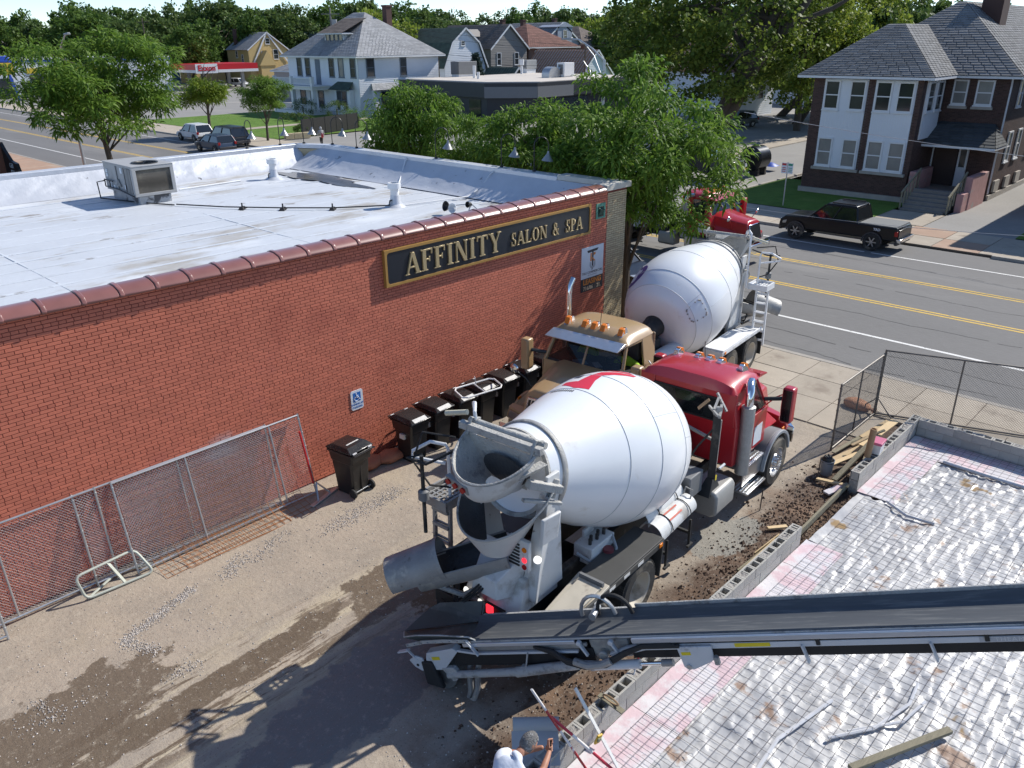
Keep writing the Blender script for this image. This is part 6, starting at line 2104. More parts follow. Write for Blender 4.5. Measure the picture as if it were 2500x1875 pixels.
 b.build("collector_flap", M_wmud, cl_, bevel=.02)
 # swinging main chute and its end section
 A_, B_ = Vector((-1.95, -.05, 1.92)), Vector((-2.86, .98, 1.50))
 d_ = (B_ - A_).normalized()
 def chute(p, q, r0, r1, m_in, m_out, nm):
  c1 = MB()
  L2 = (q - p).length
  b1 = MB().lathe([(0, r0), (L2, r1)], p, (q - p), n=22, arc=(R(82), R(278)), caps=False)
  o = b1.build(nm, m_in, t)
  MB().lathe([(0, r0 + .012), (L2, r1 + .012)], p, (q - p), n=22, arc=(R(80), R(280)), caps=False).build("chute_shell", m_out, o)
  e = MB()
  for a in (82, 278):
   for (pp, qq) in ((p, q),):
    aa = (Vector((0, 0, 1)) - d_ * d_.z).normalized()
    bb = d_.cross(aa)
    e.tube([p + (aa * math.cos(R(a)) + bb * math.sin(R(a))) * r0, q + (aa * math.cos(R(a)) + bb * math.sin(R(a))) * r1], .018, 6)
  e.build("chute_edge", m_out, o)
  return o
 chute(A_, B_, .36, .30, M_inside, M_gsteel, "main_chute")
 C_, D_ = A_.lerp(B_, .72) + Vector((0, 0, .10)), B_ + d_ * .42 + Vector((0, 0, .04))
 b = MB().lathe([(0, .33), ((D_ - C_).length, .30)], C_, D_ - C_, n=22, arc=(R(-110), R(110)), caps=False)
 b.lathe([(0, .345), ((D_ - C_).length, .315)], C_, D_ - C_, n=22, arc=(R(-110), R(110)), caps=False)
 ec = b.build("fold_over_chute", M_gsteel, t)
 MB().lathe([(-.03, .355), (.03, .355)], C_, D_ - C_, n=22, arc=(R(-120), R(120)), caps=False).build("chute_band", M_gsteel, ec)
 b = MB()
 b.cyl((-2.25, .15, .95), (-2.35, .18, 1.55), .07, n=12); b.cyl((-2.30, .15, 1.0), (-2.72, .75, 1.28), .045, n=10)
 b.tube([(-2.2, -.02, 1.5), (-2.45, .2, 1.3), (-2.5, .55, 1.0), (-2.35, .8, 1.2)], .035, 8)
 b.build("chute_lift", M_gsteel, t)
 b = MB()
 for k in range(3):
  b.tube([(-2.15, -.12 + k * .05, 1.62), (-2.5 - k * .03, .05 + k * .05, 1.35), (-2.62, .35 + k * .06, 1.02 - k * .05), (-2.45, .62, 1.15), (-2.35, .70, 1.4)], .018, 6)
 b.build("hose", M_rubber, t)
 b = MB()
 for k in range(8):
  b.bar((-2.62, .55 + k * .055, .62), (-2.36, .55 + k * .055, .66), .02, .02)
 b.bar((-2.62, .5, .62), (-2.62, 1.0, .62), .03, .04); b.bar((-2.36, .5, .66), (-2.36, 1.0, .66), .03, .04)
 b.build("step_grating", M_chass, t, kind='stuff')
 # ladder, platform, rails on the left
 b = MB()
 for y in (1.02, 1.36):
  b.bar((-2.12, y, .60), (-2.06, y, 2.34), .05, .06)
 for k in range(6):
  b.bar((-2.12, 1.02, .75 + k * .28), (-2.12, 1.36, .75 + k * .28), .04, .05); b.bar((-2.04, 1.02, .75 + k * .28), (-2.04, 1.36, .75 + k * .28), .03, .03)
 b.build("ladder", M_gsteel if red else M_wpaint, t)
 b = MB()
 b.box((-2.30, .86, 2.34), (-1.74, .90, 2.50)); b.box((-2.30, 1.40, 2.34), (-1.74, 1.44, 2.50)); b.box((-2.32, .86, 2.34), (-2.28, 1.44, 2.50)); b.box((-1.76, .86, 2.34), (-1.72, 1.44, 2.50))
 for k in range(6):
  b.box((-2.28, .90 + k * .088, 2.42), (-1.76, .93 + k * .088, 2.45))
 for k in range(5):
  b.box((-2.22 + k * .1, .9, 2.41), (-2.19 + k * .1, 1.4, 2.44))
 b.build("platform", M_gsteel if red else M_wpaint, t, kind='stuff')
 b = MB()
 tube_rail(b, [(-2.05, 1.02, 2.4), (-2.05, 1.02, 3.28), (-2.07, 1.05, 3.36), (-2.15, 1.30, 3.36), (-2.32, 1.52, 3.20), (-2.36, 1.50, 3.12), (-2.10, 1.04, 3.05)], .028)
 tube_rail(b, [(-1.60, .86, 2.4), (-1.60, .86, 3.85), (-1.62, .86, 3.95), (-1.72, .74, 4.02), (-1.86, .62, 3.96), (-1.86, .60, 3.78)], .028)
 b.build("handrail", M_wpaint, t)
 MB().cyl((-1.80, 1.28, 3.72), (-1.72, .90, 3.82), .042, n=12).build("grip_bar", mk("cream_grip", (0.62, 0.58, 0.44), 0.6), t)
 b = MB().cyl((-2.48, 1.16, 1.95), (-2.48, 1.16, 3.30), .032, n=10)
 cpole = b.build("control_pole", M_chass, t)
 MB().lathe([(-.10, .05), (-.07, .085), (.07, .085), (.10, .05)], (-2.48, 1.16, 2.62), (0, 0, 1), n=12).build("control_knob", M_dgrey, cpole)
 MB().tube([(-2.42, 1.2, 3.28), (-2.55, 1.4, 3.22), (-2.5, 1.05, 3.2), (-2.3, .9, 3.3), (-2.1, .75, 3.4)], .022, 6).build("cable", M_rubber, cpole)
 b = MB().tube([(-2.0, .9, 3.5), (-2.25, 1.35, 3.55), (-2.42, 1.42, 3.1), (-2.3, 1.2, 2.7), (-2.05, 1.0, 2.62)], .018, 6)
 b.build("wash_hose", M_rubber, t)
 return t

PR1 = [(0, .30), (.02, .45), (.055, .70), (.12, .86), (.23, 1.01), (.36, 1.12), (.50, 1.20), (.70, 1.265), (.92, 1.305), (1.12, 1.328), (1.33, 1.337), (1.54, 1.328), (1.74, 1.302), (2.05, 1.24), (2.38, 1.15), (2.8, 1.02), (3.2, .885), (3.66, .735), (3.95, .64)]
def decal1(patch, pt, dr):
 M_dr = mk("decal_red", (0.62, 0.02, 0.05), 0.45, vary=0.04)
 patch([(1.10, -8), (1.24, -9), (1.72, 5), (2.0, 3), (2.36, -3), (2.42, 10), (2.25, 27), (2.12, 27), (2.12, 15), (1.78, 14), (1.5, 12)], M_dr)
 patch([(.98, 2), (1.10, -6), (1.34, 14), (1.24, 22)], M_dr)
 patch([(1.72, 20), (1.92, 20), (1.86, 27), (1.70, 26)], mk("decal_dark", (0.06, 0.06, 0.07), 0.5))
 for k in range(12):
  patch([(2.50, 6 + k * 2.0), (2.57, 6 + k * 2.0), (2.57, 7.2 + k * 2.0), (2.50, 7.2 + k * 2.0)], mk("decal_dark", (0.06, 0.06, 0.07), 0.5), "lettering")
DS1 = dict(x0=2.126, z0=2.123, pit=.2487, prof=PR1, seams=[.36, .92, 1.74, 2.45], ring=(3.66, .70))
T1 = mixer("red cab mixer truck in front, big white drum with a red mark on top", (9.22, 7.26, 0), R(3.8), M_redp, DS1, decal1, True, True)
K2 = 1.0
PR2 = [(0, .30), (.02, .60), (.06, .80), (.16, .97), (.29, 1.085), (.30, 1.10), (.55, 1.235), (.78, 1.325), (1.0, 1.376), (1.22, 1.405), (1.45, 1.412), (1.68, 1.405), (1.9, 1.376), (2.25, 1.30), (2.6, 1.218), (3.05, 1.08), (3.5, .93), (3.85, .81)]
def decal2(patch, pt, dr):
 patch([(.82 + .34 * math.cos(a), -47 + 19 * math.sin(a)) for a in [2 * math.pi * k / 28 for k in range(28)]], M_purple)
 patch([(.62, -52), (.70, -56), (.86, -57), (.98, -54), (1.04, -48), (1.0, -42), (.92, -40), (.90, -36), (.78, -36), (.76, -41), (.66, -42), (.60, -46)], M_signw, "emblem", .008)
 b = MB()
 pts_ = [(.22, 57), (.54, 55), (.60, 58), (.62, 74), (.58, 78), (.26, 79), (.20, 75), (.19, 60)]
 P_ = [pt(s, R(a), .004) for s, a in pts_]
 b.tube([v_ for i in range(8) for v_ in (P_[i], P_[i].lerp(P_[(i + 1) % 8], .33), P_[i].lerp(P_[(i + 1) % 8], .66))], .007, 5, True)
 b.build("hatch_outline", M_seam, dr)
 b = MB()
 for i in range(8):
  for k in range(2):
   q = P_[i].lerp(P_[(i + 1) % 8], .25 + .5 * k)
   b.cbox(q, (.035, .035, .035))
 b.build("hatch_bolts", M_gsteel, dr, kind='stuff')
CS2 = 0.45
PR2 = [(s_ * .95, r_ * .96) for s_, r_ in PR2]
DS2 = dict(x0=2.20, z0=2.13, pit=.225, prof=PR2, seams=[.28, .74, 1.8, 2.75], ring=(3.38, .86))
T2 = mixer("tan cab mixer truck behind, white drum with a purple oval emblem", (19.0, 11.1, 0), R(185.5), M_tanp, DS2, decal2, True, False)
for ch in T2.children:
 if ch.name.split('.')[0] in ("cab", "cab_interior", "dashboard", "seat_back", "steering_wheel", "paper", "roof", "windscreen", "windscreen_post", "sun_visor", "side_window", "door", "grab_rail", "rear_window", "bonnet", "grille", "front_fender", "wing", "headlamp_pod", "step", "mirror_arm", "mirror", "fender_mirror", "bumper", "roof_lamp", "aerial", "exhaust_stack", "fuel_tank"):
  ch.location.x += CS2
 if ch.name.startswith("tyre") and ch.data.vertices[0].co.x > 4:
  ch.location.x += CS2
T3 = dup(T1, None, "red mixer truck standing out on the street behind the front trees", (31.55, 22.45, 0), R(-90))
# ================================================================ belt conveyor reaching in from the right
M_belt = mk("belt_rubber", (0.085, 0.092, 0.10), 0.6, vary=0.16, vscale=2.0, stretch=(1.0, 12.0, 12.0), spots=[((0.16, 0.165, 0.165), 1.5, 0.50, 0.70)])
M_beltd = mk("belt_black_side", (0.012, 0.012, 0.013), 0.7, vary=0.2)  # near black rubber of the return belt
M_cw = mk("conveyor_white", (0.56, 0.575, 0.595), 0.48, vary=0.08, vscale=3, spots=[((0.30, 0.29, 0.275), 4, 0.58, 0.76)])
M_cwd = mk("conveyor_white_crusted", (0.42, 0.42, 0.41), 0.75, vary=0.2, vscale=4, bump=0.8, bscale=30, spots=[((0.22, 0.215, 0.205), 4, 0.50, 0.68)])
CA = Vector((6.4, 6.65, 1.1)); CB = Vector((8.48, .76, 3.5))
cd_ = (CB - CA).normalized(); cn_ = Vector((-cd_.y, cd_.x, 0)).normalized(); cw_ = cd_.cross(cn_)
if cw_.z < 0: cw_ = -cw_
cv = thing("belt_conveyor", "long white framed belt conveyor arm crossing the foreground with a grey rubber hopper", "conveyor", CA)
rot = Matrix((cd_, cn_, cd_.cross(cn_))).transposed()
cv.rotation_euler = rot.to_euler()
up_sign = 1 if cd_.cross(cn_).z > 0 else -1
assert up_sign > 0
LE = 9.5
sec = [(-.30, .075), (-.285, .085), (-.25, .055), (-.20, .02), (-.14, .0), (.14, .0), (.20, .02), (.25, .055), (.285, .085), (.30, .075)]
b = MB()
b.grid(lambda u, w: (-.25 + u * (LE + .25),) + tuple(Vector((*sec[int(min(8, w * 9))], 0)).lerp(Vector((*sec[int(min(8, w * 9)) + 1], 0)), w * 9 - int(min(8, w * 9)))[:2]), 24, 27)
b.build("belt", M_belt, cv, ang=60)
b = MB()
b.bar((2.26, .315, .075), (LE, .315, .075), .03, .10); b.bar((-.2, .315, .05), (2.2, .315, .05), .05, .05); b.bar((-.2, -.30, .055), (LE, -.30, .055), .03, .025)
b.build("side_lip", M_cwd, cv, bevel=.004)
b = MB()
b.bar((-.25, -.315, .01), (1.56, -.315, .01), .04, .06); b.bar((2.38, -.325, .015), (LE, -.325, .015), .05, .075)
b.build("rail", mk("rail_silver", (0.60, 0.63, 0.67), 0.3, metal=0.5, vary=0.08), cv, bevel=.01)
b = MB()
b.box((-.1, -.30, -.08), (1.7, -.26, -.03)); b.box((-.05, -.29, -.115), (1.6, -.25, -.085)); b.box((2.4, -.31, -.055), (LE, -.27, -.03))
b.build("hose_channel", M_gsteel, cv, bevel=.004)
b = MB()
b.prism([(-.1, -.17), (1.55, -.17), (1.55, -.135), (-.1, -.135)], -.315, -.265, 'y')
b.prism([(2.05, -.25), (2.52, -.14), (LE, -.125), (LE, -.06), (2.45, -.06), (2.25, -.10), (2.0, -.19)], -.325, -.27, 'y')
b.build("frame_plate", M_cw, cv, bevel=.005)
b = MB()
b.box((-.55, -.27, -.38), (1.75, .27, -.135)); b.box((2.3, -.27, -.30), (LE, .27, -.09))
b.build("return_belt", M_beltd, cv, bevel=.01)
for u in (.72, 4.46, 5.79, 7.1):
 b = MB()
 if u < 1:
  b.bar((u + .06, -.33, -.14), (u - .06, -.34, -.40), .035, .02); b.cyl((u - .10, -.36, -.40), (u - .10, -.28, -.40), .05, n=10)
 else:
  b.bar((u, -.335, -.10), (u + .03, -.34, -.34), .06, .02)
 b.build("rib", M_cwd if u < 1 else M_cw, cv, bevel=.004)
# joint between the two sections
for u in (1.62, 2.08):
 MB().bar((u, -.33, -.0), (u + .07, -.33, -.20), .05, .03).cyl((u, -.36, -.0), (u, -.30, -.0), .035, n=10).build("link_arm", M_cw, cv, bevel=.005)
b = MB(); b.box((1.72, -.24, -.30), (2.28, .24, -.02)); b.cyl((1.9, -.33, -.22), (1.9, .3, -.22), .07, n=14)
b.build("joint_box", M_gsteel, cv, bevel=.02)
b = MB()
b.prism([(1.40, -.26), (1.92, -.30), (1.78, -.40), (1.70, -.43), (1.62, -.40)], -.36, -.32, 'y')
br_ = b.build("pivot_bracket", M_cw, cv, bevel=.006)
MB().cyl((1.70, -.375, -.385), (1.70, -.36, -.385), .03, n=12).build("pivot_pin", M_galv, br_)
b = MB().cyl((-.72, -.32, -.50), (.55, -.34, -.44), .055, .06, n=16); b.cyl((.5, -.34, -.445), (1.5, -.34, -.33), .075, .07, n=16)
c1_ = b.build("ram", M_cwd, cv)
b = MB().cyl((1.75, -.35, -.345), (2.40, -.35, -.325), .062, n=16)
c2_ = b.build("ram", M_cw, cv)
b = MB().cyl((2.40, -.35, -.325), (2.72, -.35, -.315), .026, n=12)
b.build("ram_rod", M_chrome, c2_)
MB().cyl((2.70, -.35, -.315), (2.85, -.35, -.31), .048, n=12).build("ram_eye", M_gsteel, c2_)
b = MB().prism([(2.96, -.07), (3.40, -.07), (3.39, -.27), (3.30, -.32), (3.12, -.40), (3.02, -.41), (2.98, -.36)], -.37, -.335, 'y')
pl_ = b.build("end_plate", M_cw, cv, bevel=.008)
MB().cyl((3.05, -.39, -.36), (3.05, -.37, -.36), .034, n=12).build("pin", M_galv, pl_)
b = MB().cyl((3.42, -.40, -.24), (3.42, -.34, -.24), .03, n=10); b.box((3.39, -.39, -.33), (3.45, -.33, -.24))
b.build("lug", M_gsteel, pl_, bevel=.004)
M_yl = mk("label_yellow", (0.62, 0.50, 0.02), 0.5, spots=[((0.12, 0.11, 0.02), 26, 0.56, 0.62)])
MB().box((3.0, -.373, -.19), (3.12, -.37, -.145)).build("warning_label", M_yl, pl_, smooth=False)
MB().box((3.68, -.329, -.118), (4.10, -.325, -.066)).build("warning_label", M_yl, cv, smooth=False)
MB().box((6.25, -.329, -.122), (7.3, -.325, -.062)).build("grey_band", M_grey, cv, smooth=False)
text("THEAM", .072, mk("band_letters", (0.60, 0.60, 0.60), 0.5), .001, "lettering", cv, (6.52, -.3305, -.092), (R(90), 0, 0), space=1.2)
for u in (2.55, 4.62, 6.3):
 b = MB().box((u, -.345, -.11), (u + .045, -.30, .0))
 b.build("hose_clamp", M_rubber, cv, bevel=.005)
b = MB()
for k in range(3):
 b.tube([(2.9 + k * .05, -.34 - .01 * k, -.035 - .014 * k), (2.5, -.35, -.05 - .012 * k), (2.25, -.38, -.12 - .02 * k), (1.95, -.42, -.24 - .03 * k), (1.65, -.42, -.27 - .03 * k), (1.38, -.40, -.20 - .03 * k), (1.2, -.36, -.09 - .02 * k), (.9, -.30, -.06)], .026, 8)
b.build("hose_bundle", M_rubber, cv)
b = MB().tube([(1.5, -.40, -.235), (1.7, -.435, -.28), (1.9, -.435, -.265), (2.05, -.42, -.22)], .052, 8)
b.build("hose_sleeve", M_gsteel, cv)
b = MB().tube([(LE, -.31, -.045), (2.6, -.31, -.045)], .014, 6)
b.build("long_hose", M_rubber, cv)
for k, u0 in enumerate((1.75, 2.0)):
 MB().tube([(u0 + .25 * math.cos(a), .20, .06 + .30 * math.sin(a)) for a in [math.pi * i / 10 for i in range(11)]], .028, 8).build("hose_loop", M_rubber if k else M_galv, cv)
MB().cyl((1.72, .05, .12), (1.72, .30, .12), .05, n=12).build("hose_fitting", M_galv, cv)
# hopper at the tail: two rubber wings
M_hoprub = mk("hopper_rubber", (0.075, 0.088, 0.082), 0.5, vary=0.25, vscale=3, spots=[((0.15, 0.155, 0.145), 3, 0.55, 0.7)])
b = MB()
b.poly([(-1.52, .02, .04), (-.26, .26, -.01), (-.26, .30, .02), (-.20, .44, .22), (-1.02, .46, .22), (-1.22, .40, .17)])
b.poly([(-.25, .25, -.03), (-.19, .43, .20), (-.17, .43, .20), (-.23, .25, -.03)])
w1 = b.build("hopper_wing", M_hoprub, cv, smooth=False)
sl_ = w1.modifiers.new("thickness", 'SOLIDIFY'); sl_.thickness = .02
b = MB()
b.poly([(-1.52, .02, .04), (-1.3, -.28, .14), (-1.0, -.33, .20), (-.55, -.36, .21), (-.08, -.34, .15), (-.02, -.24, .0), (-.9, -.2, -.04)])
w2 = b.build("hopper_wing", M_hoprub, cv, smooth=False)
sl_ = w2.modifiers.new("thickness", 'SOLIDIFY'); sl_.thickness = .02
b = MB()
b.quad((-1.5, -.05, .0), (-.2, -.24, -.03), (-.2, .26, -.03), (-1.5, .1, .0))
b.build("hopper_floor", M_hoprub, cv, smooth=False)
MB().tube([(-1.5, -.02, .06), (-1.28, -.285, .16), (-1.0, -.335, .215), (-.55, -.365, .222), (-.08, -.345, .16), (-.02, -.30, .07)], .012, 6).build("wing_edge", M_cwd, cv)
b = MB()
for (p, q) in (((-1.25, -.345, .05), (-.9, -.365, .115)), ((-.9, -.365, .115), (-.5, -.37, .125)), ((-.5, -.37, .125), (-.1, -.36, .10))):
 b.bar(p, q, .012, .055)
hb = b.build("hopper_bar", M_cwd, cv)
b = MB()
for k in range(9):
 t_ = k / 8
 b.cyl((-1.2 + 1.05 * t_, -.385, .07 + .045 * math.sin(t_ * 2.4)), (-1.2 + 1.05 * t_, -.365, .07 + .045 * math.sin(t_ * 2.4)), .013, n=7)
b.build("bolts", M_galv, hb, kind='stuff')
MB().bar((-.12, -.37, .12), (-.02, -.36, -.14), .05, .02).build("bracket", M_cw, cv)
MB().bar((-1.45, -.34, -.06), (-1.22, -.36, -.02), .06, .02).bar((-1.26, -.36, -.0), (-1.14, -.36, -.2), .03, .02).build("bracket", M_cw, cv)
b = MB()
b.prism([(-1.30, -.20), (-1.16, -.13), (-1.05, -.17), (-1.02, -.38), (-1.14, -.40), (-1.24, -.32)], -.36, -.33, 'y')
b.prism([(-.95, -.10), (-.45, -.03), (-.38, -.09), (-.62, -.30), (-.74, -.40), (-1.02, -.40), (-1.0, -.20)], -.34, -.20, 'y')
b.prism([(-.45, -.06), (-.05, -.135), (-.05, -.17), (-.38, -.11)], -.325, -.27, 'y')
b.build("tail_frame", M_cw, cv, bevel=.008)
MB().cyl((-1.17, -.37, -.285), (-1.17, -.355, -.285), .022, n=10).build("tail_pin", M_blk, cv)
MB().box((-.88, -.345, -.22), (-.74, -.341, -.165)).build("warning_label", M_yl, cv, smooth=False)
MB().hexa([(-1.14, -.38, -.62), (-.86, -.38, -.72), (-.86, -.30, -.72), (-1.14, -.30, -.62), (-1.08, -.38, -.22), (-.90, -.38, -.24), (-.90, -.30, -.24), (-1.08, -.30, -.22)]).build("rubber_flap", M_rubber, cv, bevel=.02)
MB().lathe([(-.24, .05), (-.24, .30), (.24, .30), (.24, .05)], (-.95, 0, -.52), (0, 1, 0), n=28).build("tail_drum", mk("tail_drum_grey", (0.14, 0.14, 0.135), 0.6, vary=0.3, vscale=5), cv)
b = MB(); b.prism([(-.78, -.36), (-.56, -.36), (-.52, -.44), (-.58, -.58), (-.66, -.60), (-.72, -.48)], -.35, -.27, 'y')
b.build("ram_mount", M_cwd, cv, bevel=.01)
MB().tube([(-.35, -.18, -.38), (-.45, -.2, -.6), (-.52, -.22, -.85), (-.6, -.24, -.98), (-.5, -.26, -.99), (-.36, -.25, -.80), (-.28, -.22, -.55), (-.2, -.2, -.40)], .045, 9).build("hanging_hose", M_gsteel, cv)

# ================================================================ people
M_skin = mk("skin", (0.42, 0.20, 0.125), 0.55, vary=0.12, vscale=12)
M_hair = mk("grey_hair", (0.16, 0.155, 0.15), 0.8, vary=0.35, vscale=22, bump=1.5, bscale=60, spots=[((0.36, 0.355, 0.35), 18, 0.52, 0.66)])
M_shirt = mk("white_shirt", (0.64, 0.68, 0.76), 0.85, vary=0.06, vscale=5, bump=0.3, bscale=25)
M_jean = mk("work_trousers", (0.10, 0.11, 0.14), 0.9, vary=0.15)
M_lime = mk("hi_vis_lime", (0.38, 0.62, 0.03), 0.8, vary=0.06, emit=None)

def skin_obj(name, pts, edges, m, parent, root=0, sub=2):
 """one continuous tapering surface grown along connected joints"""
 me = D.meshes.new(name)
 names = list(pts)
 me.from_pydata([pts[n][:3] for n in names], [(names.index(a), names.index(b_)) for a, b_ in edges], [])
 o = D.objects.new(name, me)
 SC.collection.objects.link(o)
 sk_ = o.modifiers.new("skin", 'SKIN')
 sk_.use_smooth_shade = True
 lay = me.skin_vertices[0] if me.skin_vertices else None
 if lay is None:
  import bmesh as _b
  bm = _b.new(); bm.from_mesh(me); bm.verts.layers.skin.verify(); bm.to_mesh(me); bm.free()
  lay = me.skin_vertices[0]
 for i, n in enumerate(names):
  r = pts[n][3]
  lay.data[i].radius = r if isinstance(r, tuple) else (r, r)
  lay.data[i].use_root = (i == root)
 ss = o.modifiers.new("smooth", 'SUBSURF')
 ss.levels = sub
 ss.render_levels = sub
 me.materials.append(m)
 o.parent = parent
 return o

def head_obj(parent, c, fwd, up, s=1.0, m=None, hair=None, cap=None, beard=None):
 """head with brow, nose, chin, ears; fwd is where the face points"""
 f = Vector(fwd).normalized(); u = Vector(up); u = (u - f * u.dot(f)).normalized(); l = u.cross(f)
 c = Vector(c)
 def W_(x, y, z): return c + f * x * s + l * y * s + u * z * s
 def fn(a, b_):
  th, ph = a * 2 * math.pi, (b_ - .5) * math.pi
  x, y, z = math.cos(ph) * math.cos(th), math.cos(ph) * math.sin(th), math.sin(ph)
  X, Y, Z = .098 * x, .077 * y, .118 * z
  if z < 0:
   Y *= 1 + .28 * z; X += .012 * (-z) * max(0, x)
  fx = max(0, x)
  nose = math.exp(-((y / .16) ** 2 + ((z + .15) / .22) ** 2)) * fx
  X += .026 * nose
  X -= .010 * math.exp(-(((abs(y) - .38) / .16) ** 2 + ((z - .08) / .12) ** 2)) * fx
  X += .006 * math.exp(-((z - .24) / .1) ** 2) * fx
  X -= .006 * math.exp(-((y / .3) ** 2 + ((z + .50) / .06) ** 2)) * fx
  return W_(X, Y, Z)
 hd = MB().grid(fn, 40, 28).build("head", m or M_skin, parent)
 for sy in (-1, 1):
  b = MB().grid(lambda a, b_: W_(-.008 + .022 * math.cos(a * 6.283) * math.sin(b_ * 3.14), sy * (.078 + .010 * math.cos(b_ * 3.14)), -.005 + .034 * math.sin(a * 6.283) * math.sin(b_ * 3.14)), 12, 8)
  b.build("ear", m or M_skin, hd)
  MB().lathe([(-.004, .013), (.006, .008), (.008, 0)], W_(.083, sy * .032, .008), f, n=10).build("eye", M_dk, hd)
 MB().bar(W_(.092, -.024, -.060), W_(.092, .024, -.060), .006, .008).build("mouth", mk("lips", (0.30, 0.10, 0.08), 0.5), hd)
 if hair:
  def hf(a, b_):
   th, ph = a * 2 * math.pi, (-.28 + b_ * .78) * math.pi / 1.0
   ph = max(-.75, min(math.pi / 2, ph))
   x, y, z = math.cos(ph) * math.cos(th), math.cos(ph) * math.sin(th), math.sin(ph)
   front = max(0, x)
   k = 1.10 + .10 * (vnoise(np.array([x * 4 + 9]), np.array([y * 4 + z * 5 + 9]), 61, 3, .5)[0] - .5)
   if x > .25 and z < .45:
    k = .90
   return W_(.098 * x * k - .004, .078 * y * k, .118 * z * k + .004)
  MB().grid(hf, 40, 22).build("hair", hair, hd)
 if cap:
  b = MB().grid(lambda a, b_: W_(.104 * math.cos(a * 6.283) * math.cos(b_ * 1.57), .084 * math.sin(a * 6.283) * math.cos(b_ * 1.57), .035 + .10 * math.sin(b_ * 1.57)), 24, 8)
  b.hexa([W_(.06, -.07, .035), W_(.17, -.05, .025), W_(.17, .05, .025), W_(.06, .07, .035), W_(.06, -.07, .048), W_(.17, -.05, .036), W_(.17, .05, .036), W_(.06, .07, .048)])
  b.build("cap", cap, hd)
 if beard:
  b = MB().grid(lambda a, b_: W_(.02 + .088 * math.cos((a - .5) * 3.3) * math.cos(b_ * .9), .074 * math.sin((a - .5) * 3.3) * math.cos(b_ * .8), -.035 - .095 * math.sin(b_ * 1.57)), 18, 8)
  b.build("beard", beard, hd)
 return hd

def hand_obj(parent, wrist, grip, axis, side, m, r_g=.018):
 """palm and five fingers curled round a bar that runs along axis through grip"""
 w, g, ax = Vector(wrist), Vector(grip), Vector(axis).normalized()
 d = (g - w); d = (d - ax * d.dot(ax)).normalized()
 o_ = ax.cross(d) * side
 base = g - d * .006 + o_ * (r_g + .016)
 b = MB().grid(lambda a, c: tuple(w.lerp(base, .25 + .75 * c) + (ax * math.cos(a * 6.283) * (.030 + .013 * c) + o_ * math.sin(a * 6.283) * .016) * math.sin(math.pi * (.12 + .80 * c))), 14, 8)
 lens = (1.0, 1.08, 1.0, .86)
 for k in range(4):
  off = ax * (.032 - .0215 * k)
  pts_ = []
  for i in range(7):
   a = -.5 + i * .62 * lens[k]
   pts_.append(g + off + o_ * math.cos(a) * (r_g + .010) + d * math.sin(a) * (r_g + .010))
  b.tube(pts_, [.0105, .0105, .010, .0098, .0092, .0085, .0065], 8)
 pts_ = [w.lerp(base, .45) + ax * .03, g + ax * .052 + o_ * .018 - d * .012, g + ax * .055 - o_ * .010 + d * .004, g + ax * .050 - o_ * (r_g + .012) + d * .016]
 b.tube(pts_, [.013, .012, .011, .008], 8)
 return b.build("hand", m, parent)

man = thing("person", "grey haired man in a white T-shirt bent over a blue tool handle", "person", (0, 0, 0))
hz = 1.10
body = {'pelvis': (4.42, 4.58, .92, (.17, .14)), 'waist': (4.52, 4.60, 1.08, (.165, .13)), 'chest': (4.70, 4.63, 1.27, (.19, .13)), 'neckb': (4.88, 4.66, 1.37, (.10, .09)), 'neck': (4.97, 4.66, 1.40, (.062, .062)),
  'shR': (4.82, 4.44, 1.30, .085), 'elR0': (4.99, 4.47, 1.16, .062), 'shL': (4.86, 4.87, 1.28, .085), 'elL0': (5.06, 4.92, 1.12, .060)}
ed = [('pelvis', 'waist'), ('waist', 'chest'), ('chest', 'neckb'), ('neckb', 'neck'), ('chest', 'shR'), ('shR', 'elR0'), ('chest', 'shL'), ('shL', 'elL0')]
skin_obj("shirt", body, ed, M_shirt, man)
legs = {'p': (4.42, 4.58, .90, (.17, .14)), 'hR': (4.44, 4.46, .82, .105), 'kR': (4.55, 4.40, .48, .072), 'aR': (4.42, 4.36, .13, .052), 'hL': (4.44, 4.70, .82, .105), 'kL': (4.58, 4.74, .48, .072), 'aL': (4.46, 4.74, .13, .052)}
skin_obj("trousers", legs, [('p', 'hR'), ('hR', 'kR'), ('kR', 'aR'), ('p', 'hL'), ('hL', 'kL'), ('kL', 'aL')], M_jean, man)
for y in (4.36, 4.74):
 MB().grid(lambda u, w: (4.50 + .15 * math.cos(u * 6.283) * math.sin(w * 3.14), y + .052 * math.sin(u * 6.283) * math.sin(w * 3.14), max(.035, .09 - .065 * math.cos(w * 3.14))), 16, 8).build("boot", M_card, man)
wR, wL = Vector((5.43, 4.60, 1.09)), Vector((5.46, 4.72, 1.03))
arm = {'s': (4.84, 4.45, 1.28, .060), 'u': (5.00, 4.47, 1.15, .052), 'e': (5.155, 4.49, 1.045, .046), 'f': (5.27, 4.53, 1.07, .044), 'w': (wR.x, wR.y, wR.z, .029)}
skin_obj("arm", arm, [('s', 'u'), ('u', 'e'), ('e', 'f'), ('f', 'w')], M_skin, man)
arm = {'s': (4.88, 4.88, 1.26, .060), 'u': (5.06, 4.92, 1.10, .050), 'e': (5.25, 4.93, .93, .045), 'f': (5.34, 4.86, .97, .042), 'w': (wL.x, wL.y, wL.z, .029)}
skin_obj("arm", arm, [('s', 'u'), ('u', 'e'), ('e', 'f'), ('f', 'w')], M_skin, man)
neck = {'a': (4.90, 4.66, 1.37, .062), 'b': (5.04, 4.66, 1.42, .056)}
skin_obj("neck", neck, [('a', 'b')], M_skin, man)
head_obj(man, (5.115, 4.655, 1.425), (.62, -.22, -.75), (.7, 0, .62), 1.06, M_skin, M_hair)
